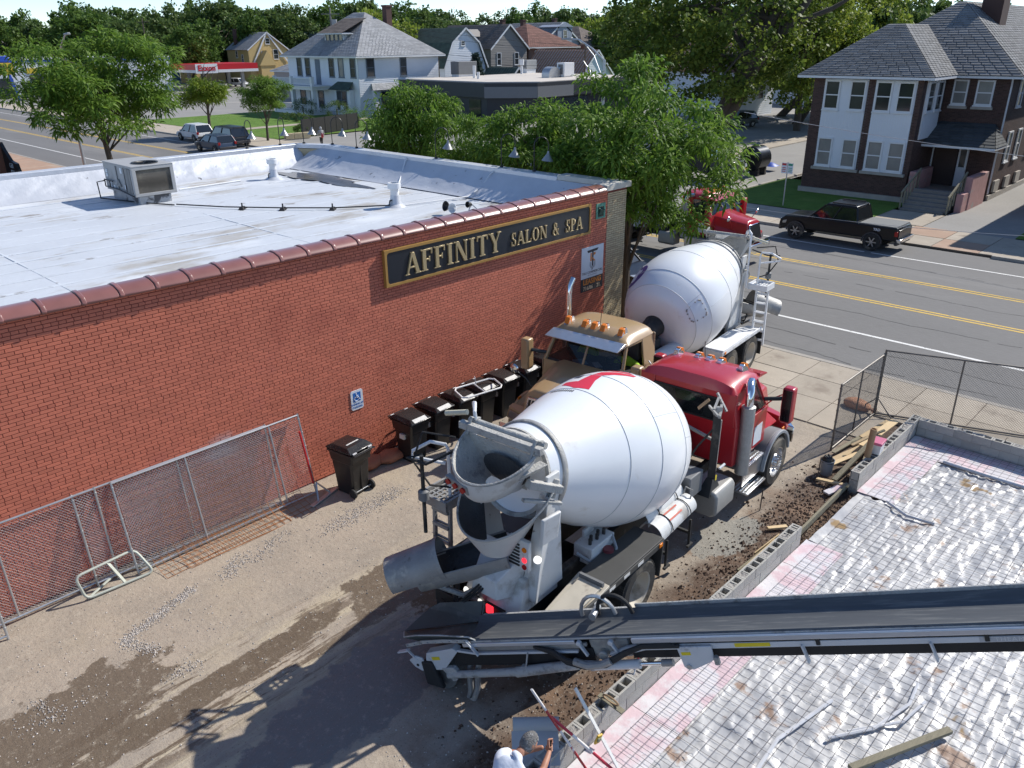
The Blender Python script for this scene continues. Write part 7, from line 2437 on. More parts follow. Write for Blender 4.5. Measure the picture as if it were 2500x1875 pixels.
g1, g2 = Vector((5.50, 4.655, 1.12)), Vector((5.50, 4.66, 1.03))
hand_obj(man, wR, g1, (0.0, .02, 1), 1, M_skin)
hand_obj(man, wL, g2, (0.0, .02, 1), -1, M_skin)
tl = thing("hand_tool", "blue handled tool gripped by the grey haired man", "tool", (5.50, 4.66, 1.16))
MB().cyl((0, 0, 0), (0, .0, -.16), .017, n=12).build("grip", M_blk, tl)
MB().cyl((0, 0, -.16), (-.02, .02, -1.0), .016, n=12).build("handle", mk("handle_blue", (0.01, 0.10, 0.28), 0.4), tl)
MB().hexa([(-.14, -.02, -1.07), (.10, -.02, -1.07), (.10, .06, -1.07), (-.14, .06, -1.07), (-.10, .0, -1.0), (.06, .0, -1.0), (.06, .04, -1.0), (-.10, .04, -1.0)]).build("head", M_gsteel, tl)

def seated(lbl, root, x, y, vest, capm, arm_out=False, hd=(0, 0)):
 """figure seated in a cab; coordinates in that truck's frame"""
 t = thing("person", lbl, "person", root.location, root.rotation_euler.z)
 P_ = {'p': (x, y, 1.62, (.17, .15)), 'w': (x + .02, y, 1.85, (.165, .13)), 'c': (x + .03, y, 2.08, (.19, .13)), 'n': (x + .04, y, 2.26, .06),
          'sL': (x + .03, y + .21, 2.12, .085), 'sR': (x + .03, y - .21, 2.12, .085)}
 E_ = [('p', 'w'), ('w', 'c'), ('c', 'n'), ('c', 'sL'), ('c', 'sR')]
 if arm_out:
  P_.update({'e': (x + .22, y + .52, 2.08, .065)}); E_.append(('sL', 'e'))
 else:
  P_.update({'e': (x + .15, y + .27, 1.92, .065)}); E_.append(('sL', 'e'))
 P_.update({'eR': (x + .18, y - .26, 1.90, .065)}); E_.append(('sR', 'eR'))
 skin_obj("shirt", P_, E_, vest, t)
 A_ = {'a': (x + .20, y + .48, 2.075, .052), 'b': (x + .42, y + .60, 2.02, .040), 'c': (x + .52, y + .62, 2.0, .034)} if arm_out else {'a': (x + .12, y + .25, 1.95, .052), 'b': (x + .35, y + .18, 1.93, .04), 'c': (x + .46, y + .15, 1.98, .034)}
 skin_obj("arm", A_, [('a', 'b'), ('b', 'c')], M_skin, t)
 skin_obj("arm", {'a': (x + .16, y - .25, 1.92, .052), 'b': (x + .38, y - .18, 1.93, .04), 'c': (x + .48, y - .12, 1.98, .034)}, [('a', 'b'), ('b', 'c')], M_skin, t)
 head_obj(t, (x + .09, y, 2.42), (1, hd[0], hd[1]), (0, 0, 1), 1.03, M_skin, None if capm else M_hair, capm, mk("beard_dark", (0.05, 0.035, 0.025), 0.8, vary=0.3))
 return t
seated("driver in a lime T-shirt and cap at the open window of the tan truck", T2, 4.30 + CS2, .66, M_lime, M_dk, True, (.4, -.1))
seated("passenger in a lime safety vest behind the tan truck's windscreen", T2, 4.20 + CS2, -.42, M_lime, None, False)
seated("driver in green inside the red front truck, seen through its rear window", T1, 4.35, .45, mk("green_shirt", (0.05, 0.42, 0.10), 0.8), M_orange, False, (.2, 0))

ped = thing("person", "pedestrian in a grey hooded top with a red bag walking past the black fence", "person", (43.38, 65.46, 0.11), R(80))
skin_obj("trousers", {'p': (0, 0, .92, .15), 'hR': (0, -.09, .80, .10), 'kR': (.10, -.09, .48, .07), 'aR': (.06, -.09, .08, .05), 'hL': (0, .09, .80, .10), 'kL': (.02, .09, .46, .07), 'aL': (-.18, .09, .10, .05)},
         [('p', 'hR'), ('hR', 'kR'), ('kR', 'aR'), ('p', 'hL'), ('hL', 'kL'), ('kL', 'aL')], M_blk, ped)
skin_obj("hooded_top", {'p': (0, 0, .95, (.17, .15)), 'c': (0, 0, 1.28, (.20, .16)), 'n': (.01, 0, 1.46, .08), 'sR': (0, -.22, 1.34, .085), 'eR': (.02, -.29, 1.08, .065), 'wR': (.14, -.27, .88, .05), 'sL': (0, .22, 1.34, .085), 'eL': (.04, .29, 1.08, .065), 'wL': (.18, .24, .92, .05)},
         [('p', 'c'), ('c', 'n'), ('c', 'sR'), ('sR', 'eR'), ('eR', 'wR'), ('c', 'sL'), ('sL', 'eL'), ('eL', 'wL')], mk("hoodie_grey", (0.42, 0.43, 0.43), 0.9, vary=0.1), ped)
head_obj(ped, (.03, 0, 1.60), (1, 0, -.1), (0, 0, 1), 1.0)
MB().grid(lambda u, w: (-.005 + .125 * math.cos(.6 + u * 5.1) * math.sin(.15 + w * 2.2), .112 * math.sin(.6 + u * 5.1) * math.sin(.15 + w * 2.2), 1.60 + .145 * math.cos(.15 + w * 2.2)), 20, 12).build("hood", _mats["hoodie_grey"], ped)
bgp = thing("shoulder_bag", "red shoulder bag carried by the pedestrian in grey", "bag", (43.32, 65.20, 0.95), R(80))
MB().grid(lambda u, w: (.20 * math.cos(u * 6.283) * math.sin(w * 3.14) ** .5, .09 * math.sin(u * 6.283) * math.sin(w * 3.14) ** .5, .12 - .21 * math.cos(w * 3.14)), 20, 10).build("bag_body", M_redp, bgp)
MB().tube([(-.12, 0, .30), (-.05, .12, .45), (0, .18, .52), (.06, .12, .45), (.12, 0, .30)], .012, 6).build("strap", M_blk, bgp)
# ================================================================ houses and shops across the street
M_shg = mk("shingle_grey", (0.175, 0.178, 0.182), 0.9, vary=0.16, vscale=0.8, rnd=0.20, fine=0.15, fscale=14)
M_shl = mk("shingle_light", (0.30, 0.305, 0.315), 0.9, vary=0.14, vscale=0.7, rnd=0.16, spots=[((0.16, 0.165, 0.17), 0.6, 0.60, 0.75)])
M_shb = mk("shingle_brown", (0.14, 0.115, 0.10), 0.9, vary=0.2, vscale=1, rnd=0.18)
M_shr = mk("shingle_redbrown", (0.16, 0.075, 0.058), 0.9, vary=0.15, vscale=1, rnd=0.18)
M_shgr = mk("shingle_green", (0.055, 0.085, 0.07), 0.9, vary=0.2, vscale=1, rnd=0.18)
M_trim = mk("white_trim", (0.66, 0.67, 0.68), 0.6, vary=0.07)
M_win = mk("window_glass", (0.030, 0.036, 0.040), 0.08, vary=0.6, vscale=0.5, spec=0.7)
M_wblind = mk("window_blind", (0.20, 0.20, 0.19), 0.25, vary=0.35, vscale=0.8, spec=0.6)
M_wht = mk("white_siding", (0.66, 0.69, 0.73), 0.65, vary=0.06, vscale=0.5)
M_db = mk("dark_brick", (0.075, 0.040, 0.033), 0.85, vary=0.2, vscale=1.2, rnd=0.25)
M_dbm = mk("dark_brick_mortar", (0.115, 0.09, 0.078), 0.9)
M_bluetrim = mk("slate_trim", (0.12, 0.15, 0.19), 0.6)

def mixv(a, b_, t): return tuple(a[i] + (b_[i] - a[i]) * t for i in range(3))
def slope(b, e0, e1, r1, r0, n):
 """shingle courses between the eave e0-e1 and the ridge r0-r1, each lapping the one below"""
 e0, e1, r0, r1 = map(Vector, (e0, e1, r0, r1))
 nr = (e1 - e0).cross(r0 - e0).normalized()
 if nr.z < 0: nr = -nr
 for k in range(n):
  a, c = k / n, min(1, (k + 1.12) / n)
  p0, p1, q0, q1 = e0.lerp(r0, a), e1.lerp(r1, a), e0.lerp(r0, c), e1.lerp(r1, c)
  L2 = (p1 - p0).length
  m_ = max(1, min(60, int(L2 / .55)))
  for i in range(m_):
   lf = .028 + .008 * ((i * 7 + k * 5) % 4) / 4
   u0, u1 = i / m_ + .003, (i + 1) / m_ - .003
   A, B, C2, D2 = p0.lerp(p1, u0), p0.lerp(p1, u1), q0.lerp(q1, u1), q0.lerp(q1, u0)
   b.add([A + nr * lf, B + nr * lf, C2 + nr * .004, D2 + nr * .004, A, B], [(0, 1, 2, 3), (4, 5, 1, 0)])
def roof_obj(parent, slopes, m, n):
 u = MB()
 for s in slopes:
  u.poly([Vector(p) - Vector((0, 0, .02)) for p in (s if (Vector(s[2]) - Vector(s[3])).length > .01 else s[:3])])
 ro = u.build("roof", m, parent, smooth=False)
 b = MB()
 for s in slopes:
  slope(b, *s, n)
 b.build("shingles", m, ro, smooth=False, kind='stuff', fix=False)
 return ro
def window(parent, f, p, w, h, tm, gm=None, bars=1, mull=0):
 """window on a face: f '-x' or '-y'; p = lower left corner on the face"""
 b, g = MB(), MB()
 t = .09
 x, y, z = p
 def bx(u0, u1, v0, v1, d0, d1, q):
  if f == '-x': q.box((x - d1, y + u0, z + v0), (x - d0, y + u1, z + v1))
  else: q.box((x + u0, y - d1, z + v0), (x + u1, y - d0, z + v1))
 bx(0, w, 0, t, 0, .07, b); bx(0, w, h - t, h, 0, .07, b); bx(0, t, t, h - t, 0, .07, b); bx(w - t, w, t, h - t, 0, .07, b)
 for k in range(bars): bx(t, w - t, h * (k + 1) / (bars + 1) - .03, h * (k + 1) / (bars + 1) + .03, 0, .05, b)
 for k in range(mull): bx(w * (k + 1) / (mull + 1) - .05, w * (k + 1) / (mull + 1) + .05, t, h - t, 0, .062, b)
 bx(-.05, w + .05, -.07, 0, 0, .11, b)
 o = b.build("window", tm, parent, smooth=False)
 bx(t * .6, w - t * .6, t * .6, h - t * .6, .004, .02, g)
 g.build("pane", gm or M_win, o, smooth=False)
 return o
def siding(parent, f, x, a0, a1, z0, zf, m, st=.22, name="siding"):
 """lapped boards on a wall; zf(a) gives the wall top along it"""
 b = MB()
 zmax = max(zf(a0 + (a1 - a0) * k / 8) for k in range(9))
 z = z0
 while z < zmax - .02:
  aa, ab = a0, a1
  ks = [a0 + (a1 - a0) * k / 40 for k in range(41)]
  ok = [q for q in ks if zf(q) >= z + st * .5]
  if ok:
   aa, ab = ok[0], ok[-1]
   z1 = z + st
   if f == '-x': b.add([(x - .035, aa, z), (x - .035, ab, z), (x - .006, ab, z1), (x - .006, aa, z1), (x, aa, z), (x, ab, z)], [(0, 1, 2, 3), (4, 5, 1, 0)])
   else: b.add([(aa, x - .035, z), (ab, x - .035, z), (ab, x - .006, z1), (aa, x - .006, z1), (aa, x, z), (ab, x, z)], [(0, 1, 2, 3), (4, 5, 1, 0)])
  z += st
 return b.build(name, m, parent, smooth=False, kind='stuff')
def house(name, lbl, x, y, w, d, ev, rg, kind, wall, roof, trim=M_trim, wy=(), wx=(), chim=None, board=.25, ov=.35, n=14, grp=None):
 """gable faces -y; ridge runs along y (hip: both ways)"""
 t = thing(name, lbl, "house", (x, y, -.02), 0, grp)
 c = w / 2
 b = MB()
 b.box((0, 0, -.3), (w, d, ev))
 E, RG = ev, rg
 if kind == 'gable':
  prof = [(0, ev), (w, ev), (c, rg)]
  zf = lambda a: ev + (rg - ev) * (1 - abs(a - c) / c)
 elif kind == 'gambrel':
  k1, k2 = .17 * w, ev + (rg - ev) * .62
  prof = [(0, ev), (w, ev), (w - k1, k2), (c, rg), (k1, k2)]
  zf = lambda a: (ev + (k2 - ev) * min(a, w - a) / k1) if min(a, w - a) < k1 else k2 + (rg - k2) * (min(a, w - a) - k1) / (c - k1)
 else:
  prof = None
  zf = lambda a: ev
 if prof: b.prism(prof, 0, d, 'y')
 b.build("wall", wall, t, smooth=False)
 siding(t, '-y', 0, 0, w, 0, zf, wall, board)
 siding(t, '-x', 0, 0, d, 0, lambda a: ev, wall, board)
 o_ = ov
 if kind == 'gable':
  dz = (rg - ev) / c * o_
  S = [((-o_, d + o_, ev - dz), (-o_, -o_, ev - dz), (c, -o_, rg), (c, d + o_, rg)), ((w + o_, -o_, ev - dz), (w + o_, d + o_, ev - dz), (c, d + o_, rg), (c, -o_, rg))]
 elif kind == 'gambrel':
  S = [((-o_, d, ev - .25), (-o_, -o_, ev - .25), (k1, -o_, k2 + .04), (k1, d, k2 + .04)), ((k1, d, k2 + .04), (k1, -o_, k2 + .04), (c, -o_, rg + .04), (c, d, rg + .04)),
             ((w + o_, -o_, ev - .25), (w + o_, d, ev - .25), (w - k1, d, k2 + .04), (w - k1, -o_, k2 + .04)), ((w - k1, -o_, k2 + .04), (w - k1, d, k2 + .04), (c, d, rg + .04), (c, -o_, rg + .04))]
 else:
  h = min(c, d / 2)
  if w > d: A, B2 = (h, d / 2, rg), (w - h, d / 2, rg)
  else: A, B2 = (c, h, rg), (c, d - h, rg)
  q = [(-o_, -o_, ev - .08), (w + o_, -o_, ev - .08), (w + o_, d + o_, ev - .08), (-o_, d + o_, ev - .08)]
  if w > d: S = [(q[0], q[1], B2, A), (q[2], q[3], A, B2), (q[3], q[0], A, A), (q[1], q[2], B2, B2)]
  else: S = [(q[0], q[1], A, A), (q[1], q[2], B2, A), (q[2], q[3], B2, B2), (q[3], q[0], A, B2)]
  b = MB()
  b.box((-o_, -o_, ev - .28), (w + o_, d + o_, ev - .10))
  b.build("eave", trim, t, smooth=False)
 roof_obj(t, S, roof, n)
 if prof:
  b = MB()
  pts = [(S[0][1], S[0][2])] if kind == 'gable' else [(S[0][1], S[0][2]), (S[1][1], S[1][2])]
  pts += [((w - p[0], p[1], p[2]), (w - q[0], q[1], q[2])) for p, q in list(pts)]
  for p, q in pts: b.bar(Vector(p) + Vector((0, -.02, -.08)), Vector(q) + Vector((0, -.02, -.08)), .06, .24)
  b.build("bargeboard", trim, t, smooth=False)
 for (u, z, ww, hh) in wy: window(t, '-y', (u, -.036, z), ww, hh, trim)
 for (v_, z, ww, hh) in wx: window(t, '-x', (-.036, v_, z), ww, hh, trim)
 if chim:
  b = MB(); cx_, cy_ = chim
  b.box((cx_ - .35, cy_ - .35, ev), (cx_ + .35, cy_ + .35, rg + .7)); b.box((cx_ - .42, cy_ - .42, rg + .55), (cx_ + .42, cy_ + .42, rg + .72))
  b.build("chimney", M_db, t, smooth=False)
 return t

# ---------------- dark brick two storey house
bh = thing("brick_house", "dark brown brick two storey house with white window bays and grey hipped roofs", "house", (0, 0, .0))
b = MB()
b.box((49.6, 15.75, 0), (53.4, 22.0, 6.9)); b.box((53.41, 12.4, 0), (78, 21.95, 6.9))
b.build("wall", M_dbm, bh, smooth=False)
av, af = [], []
def brick_face(f, pos, a0, a1, z0, z1, holes=()):
 z = z0; r_ = 0
 while z < z1 - .04:
  a = a0 - (.115 if r_ % 2 else 0)
  while a < a1:
   p, q = max(a, a0) + .006, min(a + .23, a1) - .006
   m_ = (p + q) / 2
   if q - p > .03 and not any(h[0] < m_ < h[1] and h[2] < z + .035 < h[3] for h in holes):
    k = len(av)
    if f == '-x': av.extend([(pos - .012, p, z + .006), (pos - .012, q, z + .006), (pos - .012, q, z + .068), (pos - .012, p, z + .068)])
    else: av.extend([(p, pos - .012, z + .006), (q, pos - .012, z + .006), (q, pos - .012, z + .068), (p, pos - .012, z + .068)])
    af.append((k, k + 1, k + 2, k + 3))
   a += .23
  z += .076; r_ += 1
brick_face('-x', 49.6, 15.75, 22.0, .45, 6.88, ((18.72, 21.3, 1.7, 6.78), (16.03, 18.32, 1.7, 6.78)))
brick_face('-x', 53.4, 12.4, 15.75, .45, 6.88, ((14.5, 15.3, 5.3, 6.7), (13.15, 14.06, 5.3, 6.7), (14.2, 15.7, .4, 3.3)))
brick_face('-y', 15.75, 49.6, 53.4, .45, 6.88, ((50.1, 52.9, 3.5, 6.75),))
brick_face('-y', 12.4, 53.4, 66, .45, 6.88)
link("brickwork", npmesh("brickwork", np.array(av), np.array(af), M_db), bh, kind='stuff')
b = MB()
b.box((49.45, 15.6, 0), (49.59, 22.1, .42)); b.box((53.4, 12.28, 0), (78, 12.38, .40))
b.build("foundation", M_kerb, bh, smooth=False)
for (y0, y1) in ((18.74, 21.28), (16.05, 18.30)):
 b = MB(); b.box((49.50, y0, 1.72), (49.587, y1, 6.76))
 pn = b.build("white_bay", M_wht, bh, smooth=False)
 MB().box((49.40, y0 - .15, 1.56), (49.585, y1 + .15, 1.72)).build("sill", M_kerb, bh, smooth=False)
 b = MB()
 for k in range(1, 16): b.box((49.492, y0 + k * (y1 - y0) / 16 - .006, 3.5), (49.50, y0 + k * (y1 - y0) / 16 + .006, 5.0))
 b.build("panel_ribs", M_trim, pn, smooth=False, kind='stuff')
 for (z0, z1) in ((1.80, 3.46), (5.06, 6.70)):
  for c0 in (y0 + .06, y1 - .98): window(bh, '-x', (49.5, c0, z0), .92, z1 - z0, M_trim, M_wblind if z0 < 3 else M_win)
b = MB(); b.box((50.15, 15.66, 3.6), (52.85, 15.737, 6.74)); b.build("white_bay", M_wht, bh, smooth=False)
for u in (50.25, 51.65): window(bh, '-y', (u, 15.66, 5.06), 1.1, 1.62, M_trim)
for (y0, w_) in ((14.5, .80), (13.15, .91)):
 window(bh, '-x', (53.38, y0, 5.36), w_, 1.36, M_trim, M_wblind)
 MB().box((53.28, y0 - .12, 5.14), (53.385, y0 + w_ + .12, 5.28)).build("sill", M_kerb, bh, smooth=False)
for (u, z, w_, h_) in ((55.3, 2.1, .9, 1.75), (57.4, 2.1, .9, 1.75), (55.4, 5.2, .9, 1.5), (60, 5.2, .9, 1.5), (60.5, 2.1, .9, 1.75)): window(bh, '-y', (u, 12.385, z), w_, h_, M_trim)
for u in (54.2, 56.5, 58.9): MB().box((u, 12.26, .5), (u + 1.0, 12.38, 1.15)).build("basement_window", M_kerb, bh, smooth=False)
eX0, ez = 48.85, 6.98
roof_obj(bh, [((eX0, 22.75, ez), (eX0, 15.0, ez), (52.7, 18.4, 9.7), (52.7, 19.3, 9.7)), ((eX0, 15.0, ez), (60, 15.0, ez), (60, 18.4, 9.7), (52.7, 18.4, 9.7)), ((60, 22.75, ez), (eX0, 22.75, ez), (52.7, 19.3, 9.7), (60, 19.3, 9.7)),
              ((52.7, 22.7, ez), (52.7, 11.7, ez), (58.4, 17.0, 10.95), (58.4, 17.4, 10.95)), ((52.7, 11.7, ez), (78.8, 11.7, ez), (73.5, 17.0, 10.95), (58.4, 17.0, 10.95)), ((78.8, 22.7, ez), (52.7, 22.7, ez), (58.4, 17.4, 10.95), (73.5, 17.4, 10.95)),
              ((58.4, 17.0, 10.95), (73.5, 17.0, 10.95), (73.5, 17.4, 10.96), (58.4, 17.4, 10.96))], M_shg, 30)
b = MB()
b.box((48.85, 15.0, 6.82), (52.9, 22.75, 6.95)); b.box((52.75, 11.72, 6.82), (78.7, 22.6, 6.95))
b.build("gutter", M_trim, bh, smooth=False)
b = MB(); b.tube([(53.0, 12.25, 6.8), (53.32, 12.32, 6.4), (53.32, 12.32, .5)], .05, 8); b.build("downspout", M_trim, bh)
b = MB(); b.box((59.6, 15.2, 9.3), (61.0, 16.4, 12.4)); b.build("chimney", M_db, bh, smooth=False)
MB().box((62.1, 13.9, 8.4), (62.25, 14.05, 9.0)).build("vent_pipe", M_trim, bh)
roof_obj(bh, [((51.0, 16.4, 3.32), (51.0, 11.9, 3.32), (53.38, 12.7, 4.40), (53.38, 15.7, 4.40)), ((51.0, 11.9, 3.32), (53.38, 11.9, 3.32), (53.38, 12.7, 4.40), (53.38, 12.7, 4.40))], mk("porch_shingle", (0.06, 0.066, 0.07), 0.9, vary=0.2, rnd=.2), 8)
MB().box((51.0, 11.9, 3.18), (53.38, 16.4, 3.30)).build("porch_gutter", M_trim, bh, smooth=False)
MB().box((53.30, 14.35, .75), (53.39, 15.65, 3.15)).build("door", mk("door_brown", (0.05, 0.028, 0.022), .6), bh, smooth=False)
for y0 in (15.68, 13.75):
 b = MB(); b.box((53.25, y0, .75), (53.38, y0 + .52, 3.1)); q = b.build("side_light", M_trim, bh, smooth=False)
 MB().box((53.235, y0 + .10, 1.9), (53.25, y0 + .42, 3.0)).build("pane", M_win, q, smooth=False)
for k in range(6):
 MB().box((47.6 + k * .36, 12.95, 0), (49.8 if k == 5 else 47.97 + k * .36, 15.2, .17 * (k + 1))).build("step", mk("step_stone", (0.22, 0.20, 0.18), .9, vary=.2), bh, smooth=False)
MB().box((49.4, 12.6, 0), (53.38, 15.7, .78)).build("landing", _mats["step_stone"], bh, smooth=False)
M_pk = mk("worn_pink_paint", (0.40, 0.22, 0.21), .85, vary=.2, spots=[((0.30, 0.28, 0.26), 2, .55, .7)])
for (x0, x1, y0, h_) in ((48.6, 49.6, 12.35, 1.1), (49.6, 52.6, 12.3, 1.9), (49.6, 52.6, 15.3, 1.9)):
 MB().box((x0, y0, 0), (x1, y0 + .35, h_)).build("stair_wall", M_pk, bh, smooth=False, bevel=.03)
for y0 in (12.8, 15.25):
 b = MB()
 b.bar((47.6, y0, 1.0), (50.2, y0, 2.05), .08, .10)
 for k in range(6): b.bar((47.7 + k * .48, y0, .17 * (k + .5)), (47.7 + k * .48, y0, 1.02 + k * .19), .07, .07)
 b.build("handrail", M_grw, bh, smooth=False)

# ---------------- neighbour that shades the drive at the right edge
nb = house("brick_house", "brick house beyond the right edge that shades the drive", 48.3, -6.5, 16, 14.6, 7.0, 9.5, 'hip', M_db, M_shg)

# ---------------- white two storey house
wh = house("white_house", "big white clapboard house with a grey hipped roof, front dormer and porch balcony", 65.0, 88.4, 13.5, 16.0, 7.4, 12.6, 'hip', M_wht, M_shl, M_trim, ov=.75, n=30, board=.21)
for ch in list(wh.children):
 if ch.name.startswith("window"): pass
for (u, z, w_, h_, mu) in ((1.25, 4.8, 1.3, 2.25, 0), (6.75, 4.8, 1.1, 2.25, 0), (6.9, .9, 1.2, 2.4, 0)): window(wh, '-y', (u, -.036, z), w_, h_, M_bluetrim, M_win, 1, mu)
b = MB(); b.box((1.8, -.75, .3), (5.9, -.04, 3.2)); b.build("side_bay", M_wht, wh, smooth=False)
window(wh, '-y', (2.7, -.75, .9), 2.4, 2.2, M_bluetrim, M_win, 1, 1)
roof_obj(wh, [((1.2, -1.15, 3.25), (6.3, -1.15, 3.25), (5.6, -.02, 4.05), (1.9, -.02, 4.05))], M_shl, 5)
for v_ in (.45, 3.0, 5.1, 10.6, 12.6): window(wh, '-x', (-.036, v_, 4.75), 1.15, 2.3, M_bluetrim, M_wblind if v_ == 3.0 else M_win)
MB().box((-.07, 8.3, 3.75), (-.036, 9.4, 6.9)).build("balcony_door", M_bluetrim, wh, smooth=False)
b = MB(); b.box((-.75, 1.2, .3), (-.04, 4.6, 3.3)); b.build("front_bay", M_wht, wh, smooth=False)
window(wh, '-x', (-.75, 1.8, .9), 2.2, 2.3, M_bluetrim, M_win, 1, 1)
MB().box((-1.15, 2.2, .9), (-.83, 2.9, 1.4)).build("window_unit", M_signw, wh, bevel=.02)
roof_obj(wh, [((-1.25, 5.2, 3.3), (-1.25, .7, 3.3), (-.02, 1.3, 4.25), (-.02, 4.6, 4.25))], M_shgr, 5)
b = MB(); b.box((-3.0, 6.2, .02), (-.04, 15.9, .55)); b.box((-3.1, 6.0, 3.25), (-.04, 16.0, 3.62)); b.box((-3.25, 5.8, 3.62), (-.04, 16.1, 3.72))
b.build("porch", M_trim, wh, smooth=False)
for y0 in (6.4, 11.2, 15.4):
 MB().box((-2.95, y0 - .25, .55), (-2.45, y0 + .25, 3.25)).build("porch_column", M_trim, wh, smooth=False)
 MB().box((-2.98, y0 - .2, 3.72), (-2.58, y0 + .2, 4.85)).build("balcony_post", M_trim, wh, smooth=False)
for z0, y0, y1 in ((3.8, 6.4, 15.4), (.55, 6.7, 15.2)):
 b = MB(); b.box((-2.82, y0, z0 + .78), (-2.70, y1, z0 + .86)); b.box((-2.82, y0, z0 + .08), (-2.70, y1, z0 + .16))
 y = y0
 while y < y1:
  b.box((-2.79, y, z0 + .16), (-2.73, y + .06, z0 + .78)); y += .19
 b.build("railing", M_trim, wh, smooth=False, kind='stuff')
for v_ in (8.0, 12.3): window(wh, '-x', (-.036, v_, .9), 1.3, 2.1, M_bluetrim, M_win)
MB().box((-.08, 10.0, .55), (-.036, 11.2, 2.9)).build("door", M_win, wh, smooth=False)
b = MB(); b.box((1.9, 5.2, 8.0), (6.5, 9.4, 10.1)); b.build("dormer", M_wht, wh, smooth=False)
for k in range(4): window(wh, '-x', (1.9, 5.4 + k * .96, 8.35), .86, 1.6, M_bluetrim, M_win)
roof_obj(wh, [((1.2, 10.1, 10.05), (1.2, 4.5, 10.05), (5.6, 4.8, 11.9), (5.6, 9.8, 11.9))], M_shb, 10)
MB().box((1.2, 4.5, 9.9), (6.0, 10.1, 10.03)).build("dormer_eave", M_trim, wh, smooth=False)
b = MB(); b.box((9.2, 5.2, 9.0), (10.1, 6.1, 13.4)); b.box((9.1, 5.1, 13.3), (10.2, 6.2, 13.5)); b.build("chimney", M_db, wh, smooth=False)

# ---------------- black flat roofed shop
bs = thing("flat_roof_shop", "low black fronted flat roofed shop with a cut corner and cream roof", "building", (0, 0, 0))
M_char = mk("charcoal_fascia", (0.028, 0.032, 0.040), .5, vary=.1)
M_cg = mk("grey_fascia", (0.17, 0.18, 0.195), .5, vary=.06)
foot = [(70.5, 86.2), (70.5, 71.0), (74.2, 66.6), (95, 66.6), (95, 86.2)]
b = MB(); b.prism(foot, 0, 2.75, 'z'); b.build("wall", M_char, bs, smooth=False)
fo = [(69.8, 86.4), (69.8, 70.7), (73.9, 66.0), (95.4, 66.0), (95.4, 86.4)]
b = MB(); b.prism(fo, 2.8, 4.42, 'z'); b.build("fascia", M_char, bs, smooth=False)
b = MB()
for (p, q) in ((fo[1], fo[2]),):
 b.hexa([(p[0] - .04, p[1] - .04, 2.75), (q[0] - .04, q[1] - .04, 2.75), (q[0], q[1], 2.75), (p[0], p[1], 2.75), (p[0] - .04, p[1] - .04, 4.0), (q[0] - .04, q[1] - .04, 4.0), (q[0], q[1], 4.0), (p[0], p[1], 4.0)])
b.box((73.9, 65.95, 2.75), (80.5, 65.99, 4.0))
b.build("corner_panel", M_cg, bs, smooth=False)
b = MB(); b.prism([(x + (1 if x < 80 else -.4), y + (.5 if y < 80 else -.5)) for x, y in fo], 4.425, 4.50, 'z'); b.build("roof", mk("cream_roof", (0.56, 0.51, 0.45), .8, vary=.1, spots=[((.4, .36, .32), .3, .55, .75)]), bs, smooth=False)
for (u0, u1) in ((70, 72), (74, 76), (78, 83)): MB().box((70.44, u0 + 2, .4), (70.49, u1 + 2, 2.5)).build("shop_window", M_win, bs, smooth=False)
MB().box((76.5, 66.54, .4), (84, 66.59, 2.5)).build("shop_window", M_win, bs, smooth=False)
MB().box((66.9, 80.2, 2.2), (69.79, 86.0, 2.5)).build("awning", M_char, bs, smooth=False)
def roofbox(lbl, x, y, dx, dy, h_, m_, legs=.3):
 t = thing("rooftop_unit", lbl, "air conditioner", (x, y, 4.5))
 MB().box((0, 0, legs), (dx, dy, legs + h_)).build("casing", m_, t, bevel=.03)
 MB().box((.1, .1, 0), (dx - .1, dy - .1, legs - .002)).build("curb", M_wpaint, t, smooth=False)
 MB().box((-.03, dy * .2, legs + .2), (0, dy * .8, legs + h_ - .2)).build("grille", M_dgrey, t, smooth=False)
roofbox("dark grey rooftop unit at the left of the cream roof", 78.6, 84.4, 3.4, 1.6, 1.6, M_dgrey)
roofbox("long pale grey rooftop unit in the middle of the cream roof", 93.0, 85.2, 2.2, 1.0, 1.2, M_hv, .6)
roofbox("white rooftop unit with a rounded duct at the right of the cream roof", 85.4, 71.6, 2.0, 1.3, 1.6, M_wpaint, .15)
t = thing("duct", "rounded metal duct hood beside the white rooftop unit", "duct", (83.1, 72.2, 4.5))
b = MB(); b.prism([(0, 0), (2.2, 0), (2.2, 1.2)] + [(1.1 + 1.1 * math.cos(a), .5 + .8 * math.sin(a)) for a in [math.pi * k / 8 for k in range(1, 9)]], 0, 1.3, 'y'); b.build("hood", M_galv, t)
for (x, y, h_, l_) in ((77.6, 80.4, 1.5, "slim white vent pipe on the cream roof"), (76.2, 78.2, .8, "short white vent on the cream roof"), (90.6, 84.0, 2.0, "white turbine exhaust fan on the cream roof"), (92.5, 73.4, 1.1, "white curved vent at the right of the cream roof")):
 t = thing("roof_vent", l_, "vent", (x, y, 4.5)); MB().lathe([(0, .18), (h_ * .6, .18), (h_ * .6, .34 if h_ > 1.8 else .2), (h_, .36 if h_ > 1.8 else .2)], n=14).build("pipe", M_wpaint, t)

